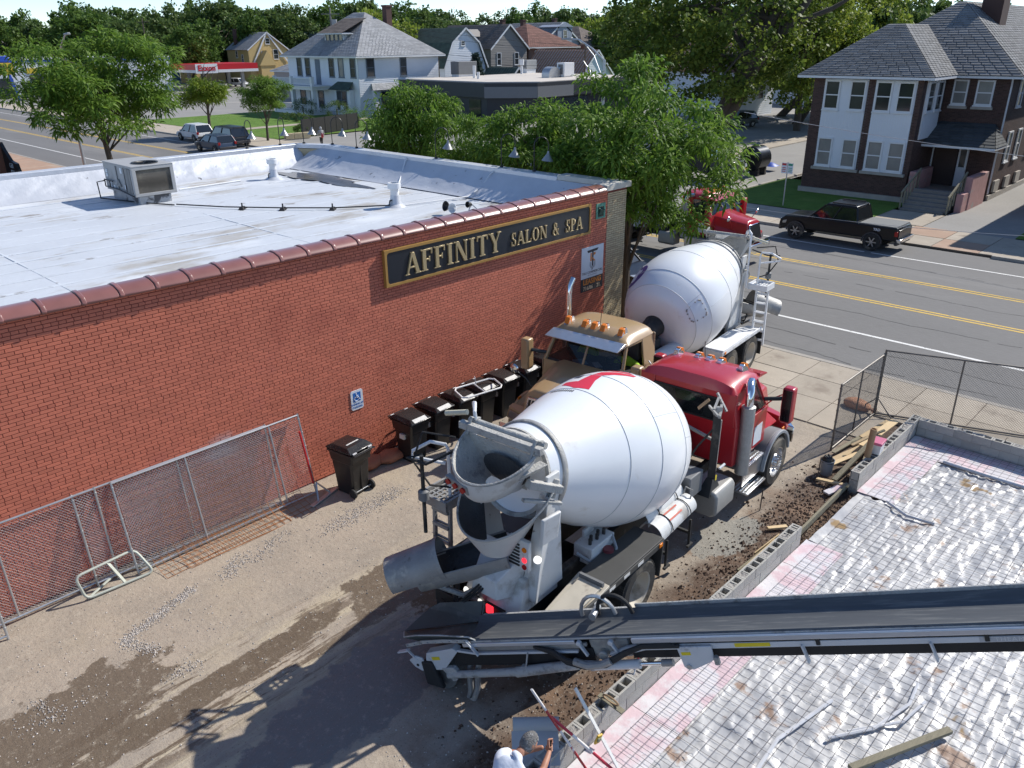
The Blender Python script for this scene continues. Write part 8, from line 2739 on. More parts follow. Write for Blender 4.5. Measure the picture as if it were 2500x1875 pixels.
# ---------------- rows of houses further off
M_taupe = mk("taupe_siding", (0.23, 0.215, 0.20), .7, vary=.05)
M_rb_ = mk("redbrown_brick", (0.20, 0.115, 0.085), .8, vary=.1)
M_bl = mk("grey_blue_siding", (0.28, 0.32, 0.40), .7, vary=.05)
M_yw = mk("yellow_siding", (0.52, 0.38, 0.16), .7, vary=.05)
M_stu = mk("mauve_stucco", (0.36, 0.31, 0.29), .8, vary=.06)
HG = "houses on the streets behind"
house("house", "white house with a barn shaped gable and dark green roof", 87.0, 96.5, 8.6, 14, 5.4, 10.8, 'gambrel', M_wht, M_shgr, wy=((3.4, 8.3, .9, .7), (1.7, 4.2, 1.0, 1.4), (5.4, 4.2, 1.0, 1.4)), grp=HG)
th_ = house("house", "taupe gabled house with a small side dormer and brick chimney", 96.9, 96.5, 8.4, 14, 8.0, 11.4, 'gable', M_taupe, M_shb, wy=((1.3, 5.3, 1.0, 1.9), (5.4, 5.3, 1.0, 1.9)), chim=(4.6, 1.8), grp=HG)
b = MB(); b.box((-.3, 4.5, 8.0), (2.6, 7.0, 9.6)); b.prism([(4.3, 9.6), (7.2, 9.6), (5.75, 10.7)], -.5, 2.8, 'x'); b.build("dormer", M_taupe, th_, smooth=False)
house("house", "red brown brick house with a brown hipped roof", 106.3, 97, 12.5, 12, 8.0, 11.6, 'hip', M_rb_, M_shr, wy=((1.5, 5.2, 1.2, 2.2), (5.8, 5.2, 1.2, 2.2), (8.9, 5.2, 1.2, 2.2)), chim=(6.8, 7.5), ov=.6, grp=HG)
gb_ = house("house", "grey blue house with a front dormer beside the red brown one", 117, 104, 12, 12, 8.2, 12.0, 'gable', M_bl, M_shg, wy=((1.5, 5, 1.1, 2), (8, 5, 1.1, 2)), chim=(7.5, 3), grp=HG)
b = MB(); b.box((4.5, -.4, 8.2), (8.6, 4, 11.2)); b.prism([(4.2, 11.2), (8.9, 11.2), (6.55, 12.0)], -.6, 4, 'y'); b.build("dormer", M_bl, gb_, smooth=False)
window(gb_, '-y', (6.0, -.42, 8.7), 1.1, 2.0, M_trim)
house("house", "tan roofed house with a small white gable, half hidden by the maple", 101.5, 82, 8.0, 12, 4.0, 7.6, 'gable', M_wht, mk("tan_roof", (0.36, 0.20, 0.12), .85, vary=.1), chim=(7, 5), grp=HG)
house("house", "far house with a brown hipped roof right of the blue dormer", 128, 103, 11, 12, 8.0, 11.4, 'hip', M_taupe, M_shb, grp=HG)
house("house", "white sided house with a red brown roof glimpsed through the maple", 92, 50.5, 10, 10, 5.5, 8.5, 'gable', M_wht, M_shr, grp=HG, wy=((2, 2, 1.2, 1.6), (6, 2, 1.2, 1.6)))
house("garage", "garage with a dark green roof behind the black shop", 93.5, 90.0, 5.2, 6, 2.8, 5.2, 'gable', M_taupe, M_shgr, grp=HG)
house("garage", "garage with a brown roof behind the middle of the black shop", 104.5, 88.5, 5.5, 6, 3.0, 5.4, 'gable', M_taupe, M_shb, grp=HG)
house("garage", "grey roofed garage behind the right of the black shop", 113.5, 90, 7.5, 7, 3.0, 5.9, 'gable', M_taupe, M_shb, grp=HG)
yh = house("house", "yellow house with a steep front porch gable beyond the red fuel canopy", 105.7, 186.6, 10.6, 10, 7.6, 11.3, 'gable', M_yw, M_shl, wy=((4.8, 8.6, 1.2, 1.3), (3.4, 5.2, 1.2, 1.9), (6.6, 5.2, 1.4, 2.2)), wx=((2.4, 4.6, .9, 1.8), (5.0, 5.6, .9, 1.6)), chim=(1.5, 8), grp=HG)
b = MB(); b.prism([(1.5, 3.9), (6.2, 3.9), (3.85, 7.2)], -2.0, 0, 'y'); b.box((1.9, -1.8, 0), (5.8, -.05, 3.9)); b.build("porch", M_yw, yh, smooth=False)
b = MB()
for (p, q) in (((5.3, -.2, 11.2), (.9, -.2, 4.2)), ((5.3, -.2, 11.2), (10.4, -.2, 4.6))): b.bar(p, q, .12, .35)
b.build("front_trim", M_trim, yh, smooth=False)
house("garage", "small yellow garage behind the canopy", 96, 195, 7.5, 8, 3.6, 6.0, 'gable', M_yw, M_shg, grp=HG)
house("house", "white house with a dark green roof behind the yellow one", 121.5, 187, 9, 11, 7.0, 11.4, 'gable', M_wht, M_shgr, wy=((3.6, 7.6, 1.2, 1.9),), grp=HG)
st_ = house("house", "low mauve grey building with a hipped roof beside the white house", 79.5, 120.5, 15, 12, 4.6, 7.4, 'hip', M_stu, M_shl, ov=.5, grp=HG)
b = MB(); b.prism([(6.5, 4.6), (14.5, 4.6), (10.5, 7.0)], -1.2, 1, 'y'); b.build("front_gable", M_stu, st_, smooth=False)
house("house", "dark red barn roofed house at the far left", 77, 222, 10, 12, 6.2, 11.0, 'gambrel', mk("barn_red", (0.16, 0.025, 0.03), .7), M_shl, wy=((2.2, 6.4, 1.3, 1.8), (6.4, 6.4, 1.3, 1.8)), chim=(3, 9), grp=HG)
house("house", "blue steep gabled house at the far left", 92, 214, 9, 12, 5.5, 11.0, 'gable', mk("blue_siding", (0.10, 0.20, 0.34), .7), M_shg, wy=((3.6, 6.4, 1.3, 1.8),), wx=((2, 3, 1.2, 1.6), (6, 3, 1.2, 1.6)), grp=HG)
house("house", "pale blue house with a grey roof at the left edge", 44, 220, 12, 14, 6.5, 11.0, 'gable', M_wht, M_shg, wy=((2, 3.6, 1.6, 2.2),), grp=HG)
house("house", "grey roofed house beside the pale blue one at the left edge", 59, 232, 13, 14, 6.0, 10.6, 'gable', M_bl, M_shg, grp=HG)
house("house", "far pale grey roofed house behind the brick house", 118, 50, 10, 12, 6.5, 9.6, 'gable', M_wht, M_shl, grp=HG)
# ---------------- fuel station canopy and tyre shop
gs = thing("fuel_canopy", "red and white fuel station canopy with a white name panel", "canopy", (81.8, 165.9, 0))
M_cr = mk("canopy_red", (0.50, 0.012, 0.02), .4, vary=.04)
MB().box((0, 0, 3.9), (14, 11, 5.0)).build("red_fascia", M_cr, gs, smooth=False)
MB().box((-.03, -.03, 3.35), (14.03, 11.03, 3.895)).build("white_fascia", M_trim, gs, smooth=False)
MB().box((-.08, -.12, 3.25), (4.7, -.04, 5.05)).build("name_panel", M_trim, gs, smooth=False)
text("Exxon", 1.5, M_cr, .02, "lettering", gs, (2.3, -.16, 4.2), FACE_S, bold=.05)
for (x, y) in ((2.5, 2.5), (11.5, 2.5), (2.5, 8.5), (11.5, 8.5)): MB().box((x - .3, y - .3, 0), (x + .3, y + .3, 3.34)).build("column", M_hv, gs, smooth=False)
ts = thing("tyre_shop", "white and blue roofed shop with a yellow sign band at the far left", "building", (45, 171, 0))
MB().box((0, 0, 0), (34, 13, 6.2)).build("wall", M_wht, ts, smooth=False)
M_sbl = mk("shop_blue", (0.015, 0.07, 0.42), .5)
MB().box((-.1, -.1, 6.0), (34.1, 13.1, 6.4)).build("blue_band", M_sbl, ts, smooth=False)
MB().box((-.15, -.15, 6.41), (34.15, 13.15, 6.7)).build("roof", M_trim, ts, smooth=False)
M_sy = mk("shop_yellow", (0.66, 0.47, 0.04), .55)
MB().box((7, -.14, 4.1), (22, -.02, 5.0)).build("sign_band", M_sy, ts, smooth=False)
text("AUTO SERVICE", .6, M_blk, .01, "lettering", ts, (13, -.16, 4.5), FACE_S) if False else None
for (a, c) in ((7.5, 14), (15, 21)): MB().box((a, -.05, 0), (c, .0, 3.9)).build("bay_door", M_char, ts, smooth=False)
MB().box((.8, -.05, 0), (4.6, .0, 3.4)).build("shop_window", M_win, ts, smooth=False)
ps = thing("pylon_sign", "yellow sign under a blue cap on a leaning blue post at the left edge", "sign", (47.0, 164.2, 0))
MB().bar((.9, 0, 0), (.2, 0, 4.2), .35, .35).build("post", M_sbl, ps)
MB().box((-3.5, -.15, 4.2), (1.1, .15, 6.1)).build("panel", M_sy, ps, smooth=False)
MB().box((-3.5, -.2, 6.12), (.7, .2, 7.3)).build("cap", M_sbl, ps, bevel=.2)
text("ALU", .9, M_blk, .01, "lettering", ps, (-.3, -.18, 5.5), FACE_S, bold=.03)
lb_ = thing("brick_building", "corner of a red brick shop with a black hanging sign at the left edge", "building", (9.0, 60.8, 0))
MB().box((-14, 0, 0), (7.0, 20, 4.2)).build("wall", mk("rough_red_brick", (0.28, 0.11, 0.07), .8, vary=.25, vscale=6), lb_, smooth=False)
hs = thing("hanging_sign", "black arrow shaped sign with white letters on the brick shop at the left edge", "sign", (16.05, 60.9, 1.0))
MB().prism([(0, -.2), (0, 2.2), (-.5, 1.75), (-1.4, 1.15), (-2.4, 1.05), (-3.0, -.2)], -.1, .1, 'x').build("panel", M_blk, hs, smooth=False)
for s_, z_ in (("GER", .85), ("RTS", .42), ("NA", 0.0)): text(s_, .42, M_signw, .004, "lettering", hs, (-.11, -1.5, z_), FACE_W)
# ================================================================ parked and passing vehicles
def cpaint(n, c): return paint("car_" + n, c, rough=.3, coat=.12, spec=.35)
M_rimc = mk("car_rim", (0.45, 0.46, 0.47), .3, metal=.8)
def car(name, lbl, cat, loc, rz, pm, L=4.6, Wd=1.85, H=1.62, kind='suv', glassm=None, grp="parked cars"):
 """front towards +x; origin at ground centre"""
 t = thing(name, lbl, cat, loc, rz, grp)
 h = Wd / 2; a, c = -L / 2, L / 2
 bl = .92 if kind != 'sedan' else .86
 b = MB()
 P_ = {'suv': [(a, .42), (a + .05, .85), (a + .12, bl + .02), (c - 1.15, bl + .04), (c - .25, bl - .12), (c - .02, .70), (c, .40)],
          'sedan': [(a, .42), (a + .06, .80), (a + .20, bl + .06), (a + .75, bl + .08), (c - 1.3, bl + .02), (c - .2, bl - .20), (c, .62), (c, .38)],
          'pickup': [(a, .55), (a, 1.10), (a + .05, 1.14), (c - 1.5, 1.14), (c - .3, 1.06), (c - .03, .85), (c, .5)]}[kind]
 n = len(P_)
 vs, fs = [], []
 for s, ins in ((-1, .0), (1, .0)):
  for (x, z) in P_:
   k = h - (.07 if z > .8 else .03) - .10 * max(0, (abs(x) - L / 2 + .5))
   vs.append((x, s * k, z))
 for (x, z) in (P_[0], P_[-1]): pass
 fs.append(tuple(range(n))); fs.append(tuple(range(2 * n - 1, n - 1, -1)))
 fs += [(i, n + i, n + (i + 1) % n, (i + 1) % n) for i in range(n)]
 b.add(vs, fs)
 b.build("body", pm, t, bevel=.05, seg=3, ang=40)
 g0, g1, r0, r1 = {'suv': (a + .10, c - 1.15, a + .55, c - 2.05), 'sedan': (a + .55, c - 1.35, a + 1.35, c - 2.15), 'pickup': (-.98, c - 1.50, -.80, c - 2.25)}[kind]
 zb = P_[2][1] if kind != 'pickup' else 1.13
 def gh(k, lo, hi):
  z0, z1 = zb + (H - zb) * lo, zb + (H - zb) * hi
  xa0, xb0 = g0 + (r0 - g0) * lo, g1 + (r1 - g1) * lo
  xa1, xb1 = g0 + (r0 - g0) * hi, g1 + (r1 - g1) * hi
  y0, y1 = (h - .09) - .17 * lo + k, (h - .09) - .17 * hi + k
  return [(xa0 - k, -y0, z0), (xb0 + k, -y0, z0), (xb0 + k, y0, z0), (xa0 - k, y0, z0), (xa1 - k, -y1, z1), (xb1 + k, -y1, z1), (xb1 + k, y1, z1), (xa1 - k, y1, z1)]
 MB().hexa(gh(0, 0, .97)).build("glasshouse", glassm or M_glasscar, t, bevel=.03)
 q = gh(.012, .84, 1.0)
 MB().hexa(q).build("roof", pm, t, bevel=.03)
 e0, e1 = gh(.012, 0, .9)[:4], gh(.012, 0, .9)[4:]
 for i in range(4): MB().bar(e0[i], e1[i], .07, .05).build("pillar", pm, t)
 for s in (0, 3):
  m0, m1 = mixv(e0[0 if s == 0 else 3], e0[1 if s == 0 else 2], .52), mixv(e1[0 if s == 0 else 3], e1[1 if s == 0 else 2], .50)
  MB().bar(m0, m1, .10, .03).build("pillar", pm, t)
 wr = .36 if kind != 'pickup' else .40
 for x in (a + .80 + (.25 if kind == 'pickup' else 0), c - .90):
  for s in (-1, 1):
   w_ = MB().lathe([(-.11, wr * .62), (-.11, wr * .94), (-.08, wr), (.08, wr), (.11, wr * .94), (.11, wr * .62)], (x, s * (h - .12), wr), (0, 1, 0), n=24, caps=False).build("tyre", M_tire, t)
   rb_ = MB().lathe([(s * .10, wr * .64), (s * .105, wr * .58), (s * .05, wr * .5), (s * .05, 0)], (x, s * (h - .12), wr), (0, 1, 0), n=20, caps=False)
   rb_.build("rim", M_blk, w_)
   sp = MB()
   for k in range(6 if kind == 'pickup' else 5):
    an_ = 2 * math.pi * k / (6 if kind == 'pickup' else 5)
    sp.bar((x, s * (h - .025), wr), (x + wr * .58 * math.cos(an_), s * (h - .03), wr + wr * .58 * math.sin(an_)), .05, .03, up=(0, 1, 0))
   sp.build("spokes", M_rimc, w_, kind='stuff')
   MB().lathe([(0, wr + .07), (.02, wr + .07), (.02, wr)], (x, s * (h - .018) - .01, wr), (0, 1, 0), n=16, arc=(-1.6, 1.6), caps=False).build("wheel_arch", M_dk, t)
 for s in (-1, 1):
  MB().hexa([(c - .30, s * (h - .42), .70), (c - .05, s * (h - .42), .66), (c - .12, s * (h - .10), .66), (c - .35, s * (h - .08), .70), (c - .30, s * (h - .42), .84), (c - .10, s * (h - .42), .78), (c - .2, s * (h - .10), .80), (c - .4, s * (h - .08), .86)]).build("headlamp", M_rimc, t, bevel=.01)
  MB().box((a - .02, s * (h - .15) - .10, .78), (a + .10, s * (h - .15) + .10, 1.0 if kind != 'sedan' else .92)).build("tail_lamp", M_redlens, t, bevel=.01)
  MB().box((g1 - .35, s * (h + .08) - .09, zb + .0), (g1 - .22, s * (h + .08) + .09, zb + .15)).build("wing_mirror", pm, t, bevel=.02)
 MB().box((a - .06, -h + .12, .36), (a + .08, h - .12, .60)).build("rear_bumper", M_dk, t, bevel=.03)
 MB().box((c - .10, -h + .22, .34), (c + .05, h - .22, .58)).build("front_grille", M_dk, t, bevel=.03)
 return t
M_glasscar = mk("car_glass", (0.015, 0.018, 0.02), .05, vary=0, spec=.8, coat=.4)
CPB, CPW, CPBL, CPG, CPR, CPD = cpaint("black", (.008, .009, .012)), cpaint("white", (.62, .63, .64)), cpaint("blue", (.035, .055, .095)), cpaint("green_grey", (.04, .06, .06)), cpaint("red", (.30, .015, .015)), cpaint("dark", (.03, .034, .04))
pk = car("pickup_truck", "black crew cab pickup parked in front of the dark brick house", "pickup", (38.3, 14.65, 0), R(90), CPB, 5.6, 1.95, 1.85, 'pickup')
MB().box((-2.72, -.84, 1.145), (-1.05, .84, 1.185)).build("bed_cover", mk("bed_cover_grey", (.16, .165, .165), .7), pk, smooth=False)
text("TRD", .16, M_signw, .002, "lettering", pk, (-1.9, .912, .98), (R(90), 0, R(180)), bold=.004)
for s in (-.6, .6): MB().bar((-.7, s, 1.89), (.4, s, 1.89), .05, .05).build("roof_bar", M_blk, pk)
MB().box((-2.86, -.8, .55), (-2.80, .8, 1.05)).build("tailgate", CPB, pk, bevel=.02)
MB().box((-2.98, -.85, .50), (-2.78, .85, .66)).build("step_bumper", M_chrome, pk, bevel=.02)
car("suv", "white hatchback SUV parked beyond the black one on the far kerb", "car", (38.4, 80.2, 0), R(90), CPW, 4.6, 1.85, 1.68)
car("suv", "long black SUV parked by the green front lawn", "car", (38.6, 74.0, 0), R(90), CPB, 5.3, 2.0, 1.80)
car("suv", "dark blue car nearest the shop parapet on the far side of the street", "car", (35.4, 70.3, 0), R(90), CPBL, 4.6, 1.85, 1.55)
car("suv", "black car at the near kerb behind the corner tree and tan truck", "car", (25.0, 18.9, 0), R(-90), CPB, 4.9, 1.95, 1.75)
car("suv", "grey green SUV parked in the side street under the maple", "car", (83.5, 45.2, 0), R(160), CPG, 4.6, 1.85, 1.7)
car("suv", "silver SUV parked at the fuel station near the yellow house", "car", (95.0, 173.5, 0), R(-70), CPW, 5.0, 1.95, 1.8)
car("sedan", "white saloon with its tail to the street at the fuel station", "car", (90.5, 173.6, 0), R(70), CPW, 4.7, 1.8, 1.45, 'sedan')
car("sedan", "dark saloon under the fuel canopy", "car", (87.0, 175.0, 0), R(60), CPD, 4.7, 1.8, 1.45, 'sedan')
car("sedan", "black saloon in front of the tyre shop beside the blue post", "car", (49.6, 164.4, 0), R(-100), CPD, 4.7, 1.8, 1.5, 'sedan')
car("sedan", "dark saloon right of the other one before the tyre shop bay", "car", (54.0, 166.0, 0), R(-95), CPD, 4.7, 1.8, 1.5, 'sedan')
car("sedan", "red car at the left edge in front of the tyre shop", "car", (45.6, 174.4, 0), R(-60), CPR, 4.7, 1.85, 1.5, 'sedan')
car("suv", "white car glimpsed through the big left tree at the fuel station", "car", (72, 166, 0), R(0), CPW)
car("suv", "dark car parked behind the small tree beside the fuel station", "car", (84, 139, 0), R(20), CPG)
car("suv", "white car behind the left street trees", "car", (47.5, 58.0, 0), R(-90), CPW)
car("suv", "silver car parked on the side street behind the front trees", "car", (46.5, 39.5, 0), R(175), CPW)
# black step van with a tank trailer
vn = thing("step_van", "black boxy van with a tall windscreen parked beside the brick house", "van", (50.0, 28.9, .03), R(-90), "parked cars")
MB().hexa([(-3.4, -1.1, .6), (.7, -1.1, .6), (.7, 1.1, .6), (-3.4, 1.1, .6), (-3.4, -1.05, 2.7), (.1, -1.05, 2.7), (.1, 1.05, 2.7), (-3.4, 1.05, 2.7)]).build("box_body", CPB, vn, bevel=.06)
MB().hexa([(.6, -1.02, .55), (2.35, -.95, .55), (2.35, .95, .55), (.6, 1.02, .55), (.72, -1.0, 1.62), (2.2, -.88, 1.42), (2.2, .88, 1.42), (.72, 1.0, 1.62)]).build("bonnet", cpaint("dusty_black", (.03, .033, .036)), vn, bevel=.06)
MB().hexa([(.74, -.92, 1.66), (.78, -.92, 1.66), (.78, .92, 1.66), (.74, .92, 1.66), (.13, -.86, 2.60), (.17, -.86, 2.60), (.17, .86, 2.60), (.13, .86, 2.60)]).build("windscreen", mk("sky_glass", (.20, .32, .36), .08, spec=.8), vn, smooth=False)
MB().box((2.36, -.62, .75), (2.40, .62, 1.30)).build("grille", M_dk, vn, bevel=.01)
for s in (-1, 1):
 MB().cyl((2.36, s * .78, 1.1), (2.42, s * .78, 1.1), .13, n=14).build("headlamp", M_wht, vn)
 MB().box((2.37, s * .78 - .1, .82), (2.41, s * .78 + .1, .90)).build("indicator", M_amber, vn)
 for x in (1.5, -2.2):
  w_ = MB().lathe([(-.14, .28), (-.14, .44), (.14, .44), (.14, .28)], (x, s * .98, .45), (0, 1, 0), n=22, caps=False).build("tyre", M_tire, vn)
  MB().cyl((x, s * .98 - .1, .45), (x, s * .98 + .1, .45), .26, n=18).build("rim", M_dk, w_)
 b = MB(); b.tube([(.7, s * 1.05, 1.9), (.85, s * 1.35, 2.0)], .025, 6); b.box((.82, s * 1.38 - .1, 1.85), (.88, s * 1.38 + .1, 2.25)); b.build("mirror", M_blk, vn)
MB().box((2.3, -1.05, .45), (2.55, 1.05, .66)).build("bumper", M_chrome, vn, bevel=.02)
tk = thing("tank_trailer", "black rounded drum tank standing behind the boxy van", "tank", (54.2, 27.6, .03), 0, None)
MB().lathe([(0, .7), (.08, .85), (1.5, .85), (1.58, .7)], (-.8, 0, 1.15), (1, 0, 0), n=28).build("tank", CPB, tk)
for x in (-.5, .5): MB().box((x - .12, -.6, 0), (x + .12, .6, .5)).build("skid", M_chass, tk, smooth=False)
MB().grid(lambda u, w: (1.9 + u * 1.1, -.5 + w, .35 + .25 * math.sin(u * 3.1) * math.sin(w * 3.1)), 8, 8).build("tarp", M_sbl, tk)
# ================================================================ trees and plants
def leafmat(name, col, c2, tr=.35):
 m = D.materials.new(name)
 m.use_nodes = True
 N, L = m.node_tree.nodes, m.node_tree.links
 p = N["Principled BSDF"]
 p.inputs['Roughness'].default_value = .55
 p.inputs['Specular IOR Level'].default_value = .25
 g = N.new("ShaderNodeNewGeometry")
 tc = N.new("ShaderNodeTexCoord")
 no = N.new("ShaderNodeTexNoise")
 no.inputs['Scale'].default_value = .55
 L.new(tc.outputs['Object'], no.inputs['Vector'])
 ad = N.new("ShaderNodeMath"); ad.operation = 'ADD'
 L.new(g.outputs['Random Per Island'], ad.inputs[0]); L.new(no.outputs['Fac'], ad.inputs[1])
 mr = N.new("ShaderNodeMapRange"); mr.inputs[1].default_value = .45; mr.inputs[2].default_value = 1.6
 L.new(ad.outputs[0], mr.inputs[0])
 mx = N.new("ShaderNodeMix"); mx.data_type = 'RGBA'
 mx.inputs[6].default_value = (*col, 1); mx.inputs[7].default_value = (*c2, 1)
 L.new(mr.outputs[0], mx.inputs[0])
 L.new(mx.outputs[2], p.inputs['Base Color'])
 t = N.new("ShaderNodeBsdfTranslucent")
 L.new(mx.outputs[2], t.inputs[0])
 ms = N.new("ShaderNodeMixShader"); ms.inputs[0].default_value = tr
 L.new(p.outputs[0], ms.inputs[1]); L.new(t.outputs[0], ms.inputs[2])
 L.new(ms.outputs[0], N["Material Output"].inputs[0])
 return m
M_bark = mk("bark", (0.095, 0.075, 0.058), .95, vary=.3, vscale=5, stretch=(3, 3, .6), bump=1.5, bscale=12)
L_loc = leafmat("locust_leaf", (.075, .155, .020), (.20, .31, .045), .42)
L_map = leafmat("maple_leaf", (.065, .115, .020), (.20, .25, .04), .42)
L_yel = leafmat("yellow_green_leaf", (.14, .22, .03), (.30, .34, .055), .42)
L_drk = leafmat("dark_leaf", (.06, .11, .032), (.14, .20, .05), .35)
L_mid = leafmat("mid_leaf", (.065, .125, .026), (.14, .22, .04), .35)
L_blu = leafmat("spruce_needle", (.03, .06, .05), (.055, .09, .08), .1)

def leaves(cent, rad, n, size, style, seed, flat=.8, centre=None):
 """leaf faces spread round clump centres; fronds arch outwards and droop"""
 g = np.random.default_rng(seed)
 K = len(cent)
 d = g.normal(size=(K, n, 3)); d /= np.linalg.norm(d, axis=2, keepdims=True)
 r = g.random((K, n, 1)) ** .42
 P = cent[:, None] + d * r * rad[:, None, None] * np.array([1, 1, flat])
 P = P.reshape(-1, 3); d = d.reshape(-1, 3)
 m = len(P)
 if style == 'frond':
  ax = d * np.array([1, 1, .35]) + g.normal(size=(m, 3)) * .45
  ax[:, 2] += .15
 else:
  ax = g.normal(size=(m, 3)) * .8 + d * .4
  ax[:, 2] -= .15
 ax /= np.linalg.norm(ax, axis=1, keepdims=True)
 sd = np.cross(ax, g.normal(size=(m, 3)) * .5 + np.array([0, 0, 1.0]))
 sd /= np.linalg.norm(sd, axis=1, keepdims=True) + 1e-9
 s = size * g.uniform(.65, 1.3, (m, 1))
 if style == 'frond':
  w = s * .125
  dn = np.array([0, 0, -1.0])
  p0, p1, p2, p3 = P, P + ax * s * .38 + dn * s * .02, P + ax * s * .75 + dn * s * .16, P + ax * s * 1.0 + dn * s * .42
  V = np.stack([p0 - sd * w * .25, p0 + sd * w * .25, p1 + sd * w, p1 - sd * w, p2 + sd * w * .85, p2 - sd * w * .85, p3 + sd * w * .12, p3 - sd * w * .12], 1)
  F = np.array([(0, 1, 2, 3), (3, 2, 4, 5), (5, 4, 6, 7)])
  return V.reshape(-1, 3), (F[None] + 8 * np.arange(m)[:, None, None]).reshape(-1, 4)
 w = s * .42
 V = np.stack([P, P + ax * s * .5 + sd * w, P + ax * s, P + ax * s * .5 - sd * w], 1)
 return V.reshape(-1, 3), np.arange(m * 4).reshape(-1, 4)

def crown_pts(n, c, rad, seed, shell=.55, low=-.75, lumps=5):
 g = np.random.default_rng(seed)
 L_ = g.normal(size=(lumps, 3)); L_ /= np.linalg.norm(L_, axis=1, keepdims=True)
 out = []
 while len(out) < n:
  d = g.normal(size=3); d /= np.linalg.norm(d)
  if d[2] < low: continue
  k = .78 + .30 * max(0, (L_ @ d).max()) ** 3
  q = shell + (1 - shell) * g.random() ** .7
  out.append(np.array(c) + d * q * k * np.array(rad))
 return np.array(out)

def branches(b, base, top, r0, ends, seed, fork=.45):
 g = random.Random(seed)
 base, top = Vector(base), Vector(top)
 mid = base.lerp(top, .5) + Vector((g.uniform(-.2, .2), g.uniform(-.2, .2), 0))
 b.tube([base, base.lerp(mid, .5), mid, top], [r0 * 1.15, r0, r0 * .8, r0 * .45], 9)
 for e in ends:
  e = Vector(e)
  t = g.uniform(fork, .95)
  s = base.lerp(mid, t * 2) if t < .5 else mid.lerp(top, t * 2 - 1)
  m_ = s.lerp(e, .5) + Vector((g.uniform(-.3, .3), g.uniform(-.3, .3), (e - s).length * .10))
  b.tube([s, s.lerp(m_, .5), m_, e], [r0 * .38, r0 * .28, r0 * .18, r0 * .05], 6)

def tree_mesh(nm, base_r, crown_c, rad, ncl, crad, nl, size, style, mat_, seed, trunk_top=None, nbr=22, flat=.8, shell=.5, low=-.75, fork=.35, base=(0, 0, 0)):
 P = crown_pts(ncl, crown_c, rad, seed, shell, low)
 g = np.random.default_rng(seed + 1)
 R_ = crad * g.uniform(.7, 1.25, len(P))
 v, f = leaves(P, R_, nl, size, style, seed + 2, flat)
 cm = npmesh("crown", v, f, mat_)
 b = MB()
 tt = trunk_top or (crown_c[0], crown_c[1], crown_c[2] + rad[2] * .2)
 idx = g.choice(len(P), min(nbr, len(P)), replace=False)
 branches(b, base, tt, base_r, [tuple(P[i]) for i in idx], seed, fork)
 tm = b.mesh("trunk", M_bark)
 return tm, cm
def tree(nm, lbl, meshes, loc, rz=0, sc=(1, 1, 1), grp=None):
 t = thing(nm, lbl, "tree", loc, rz, grp)
 t.scale = sc
 link("trunk", meshes[0], t)
 link("crown", meshes[1], t)
 return t
SG = "young street trees along the pavements"
lo1 = tree_mesh("l1", .15, (0, 0, 5.6), (3.5, 3.5, 2.7), 84, .74, 150, .30, 'frond', L_loc, 101, shell=.30, flat=.5, low=-.85, fork=.25)
lo2 = tree_mesh("l2", .16, (0, 0, 5.5), (3.9, 4.0, 3.1), 120, .74, 155, .30, 'frond', L_loc, 202, shell=.28, flat=.5, low=-.95, fork=.22)
lo3 = tree_mesh("l3", .19, (0, 0, 6.2), (6.9, 5.6, 3.8), 150, .95, 150, .38, 'frond', L_loc, 303, shell=.30, flat=.45, low=-.8, fork=.2)
tree("locust_tree", "feathery green street tree at the brick shop's corner over the tan truck", lo2, (22.1, 15.6, 0), 0, (.80, .88, .98), SG)
tree("locust_tree", "feathery street tree just left of the corner tree, behind the end gooseneck lamps", lo1, (22.2, 19.6, 0), R(180), (.66, .80, .88), SG)
tree("locust_tree", "smaller feathery street tree right of the pedestrian, nearest the white house", lo1, (22.3, 26.9, 0), 0, (.62, .74, .93), SG)
tree("locust_tree", "feathery street tree in the gap between the corner pair and the leftmost one", lo2, (22.3, 23.2, 0), R(180), (.50, .55, .74), SG)
tree("locust_tree", "big spreading street tree at the upper left behind the rooftop air conditioner", lo3, (21.4, 57.2, 0), R(43), (1.05, 1.0, 1.0), SG)
tree("locust_tree", "small yellow green street tree right of the big left one behind the parked white SUV", (lo1[0], npmesh("crown", *leaves(crown_pts(70, (0, 0, 4.3), (2.6, 2.6, 1.4), 77, .3), np.full(70, .7), 80, .38, 'frond', 78, .6), leafmat("fresh_leaf", (.12, .20, .02), (.22, .28, .03)))), (41.2, 82.5, 0), R(30), (1, 1, 1.0), SG)
tree("locust_tree", "small street tree in front of the white house porch", lo1, (42.6, 73.6, 0), R(70), (.78, .78, .76), SG)
# huge leaning maple on the side street
mp_ = tree_mesh("maple", .62, (1.2, 1.0, 10.8), (11.0, 10.6, 8.6), 250, 1.3, 110, .36, 'leaf', L_map, 404, trunk_top=(3.6, -6.5, 16.0), nbr=40, flat=.75, shell=.42, low=-.92, fork=.3)
mt = tree("maple_tree", "huge maple with a thick leaning trunk beside the side street", mp_, (67.2, 39.5, 0), 0)
b = MB()
b.tube([(0, 0, 0), (1.2, -2.0, 3.4), (1.95, -3.4, 7.0), (3.5, -6.4, 11.6), (4.4, -8.6, 16)], [.75, .6, .52, .38, .15], 12)
b.tube([(2.2, -3.9, 7.8), (1.6, -3.0, 9.6), (.6, -1.8, 12.5), (.2, -1.2, 16)], [.34, .28, .2, .08], 9)
b.tube([(2.9, -5.2, 9.8), (4.8, -8.2, 11.2), (6.2, -10, 12.5)], [.26, .2, .08], 8)
b.build("limb", M_bark, mt)
ym = tree_mesh("ymaple", .35, (0, 0, 8.2), (6.5, 6.5, 6.5), 150, 1.15, 100, .32, 'leaf', L_yel, 505, nbr=16, shell=.45, low=-.95)
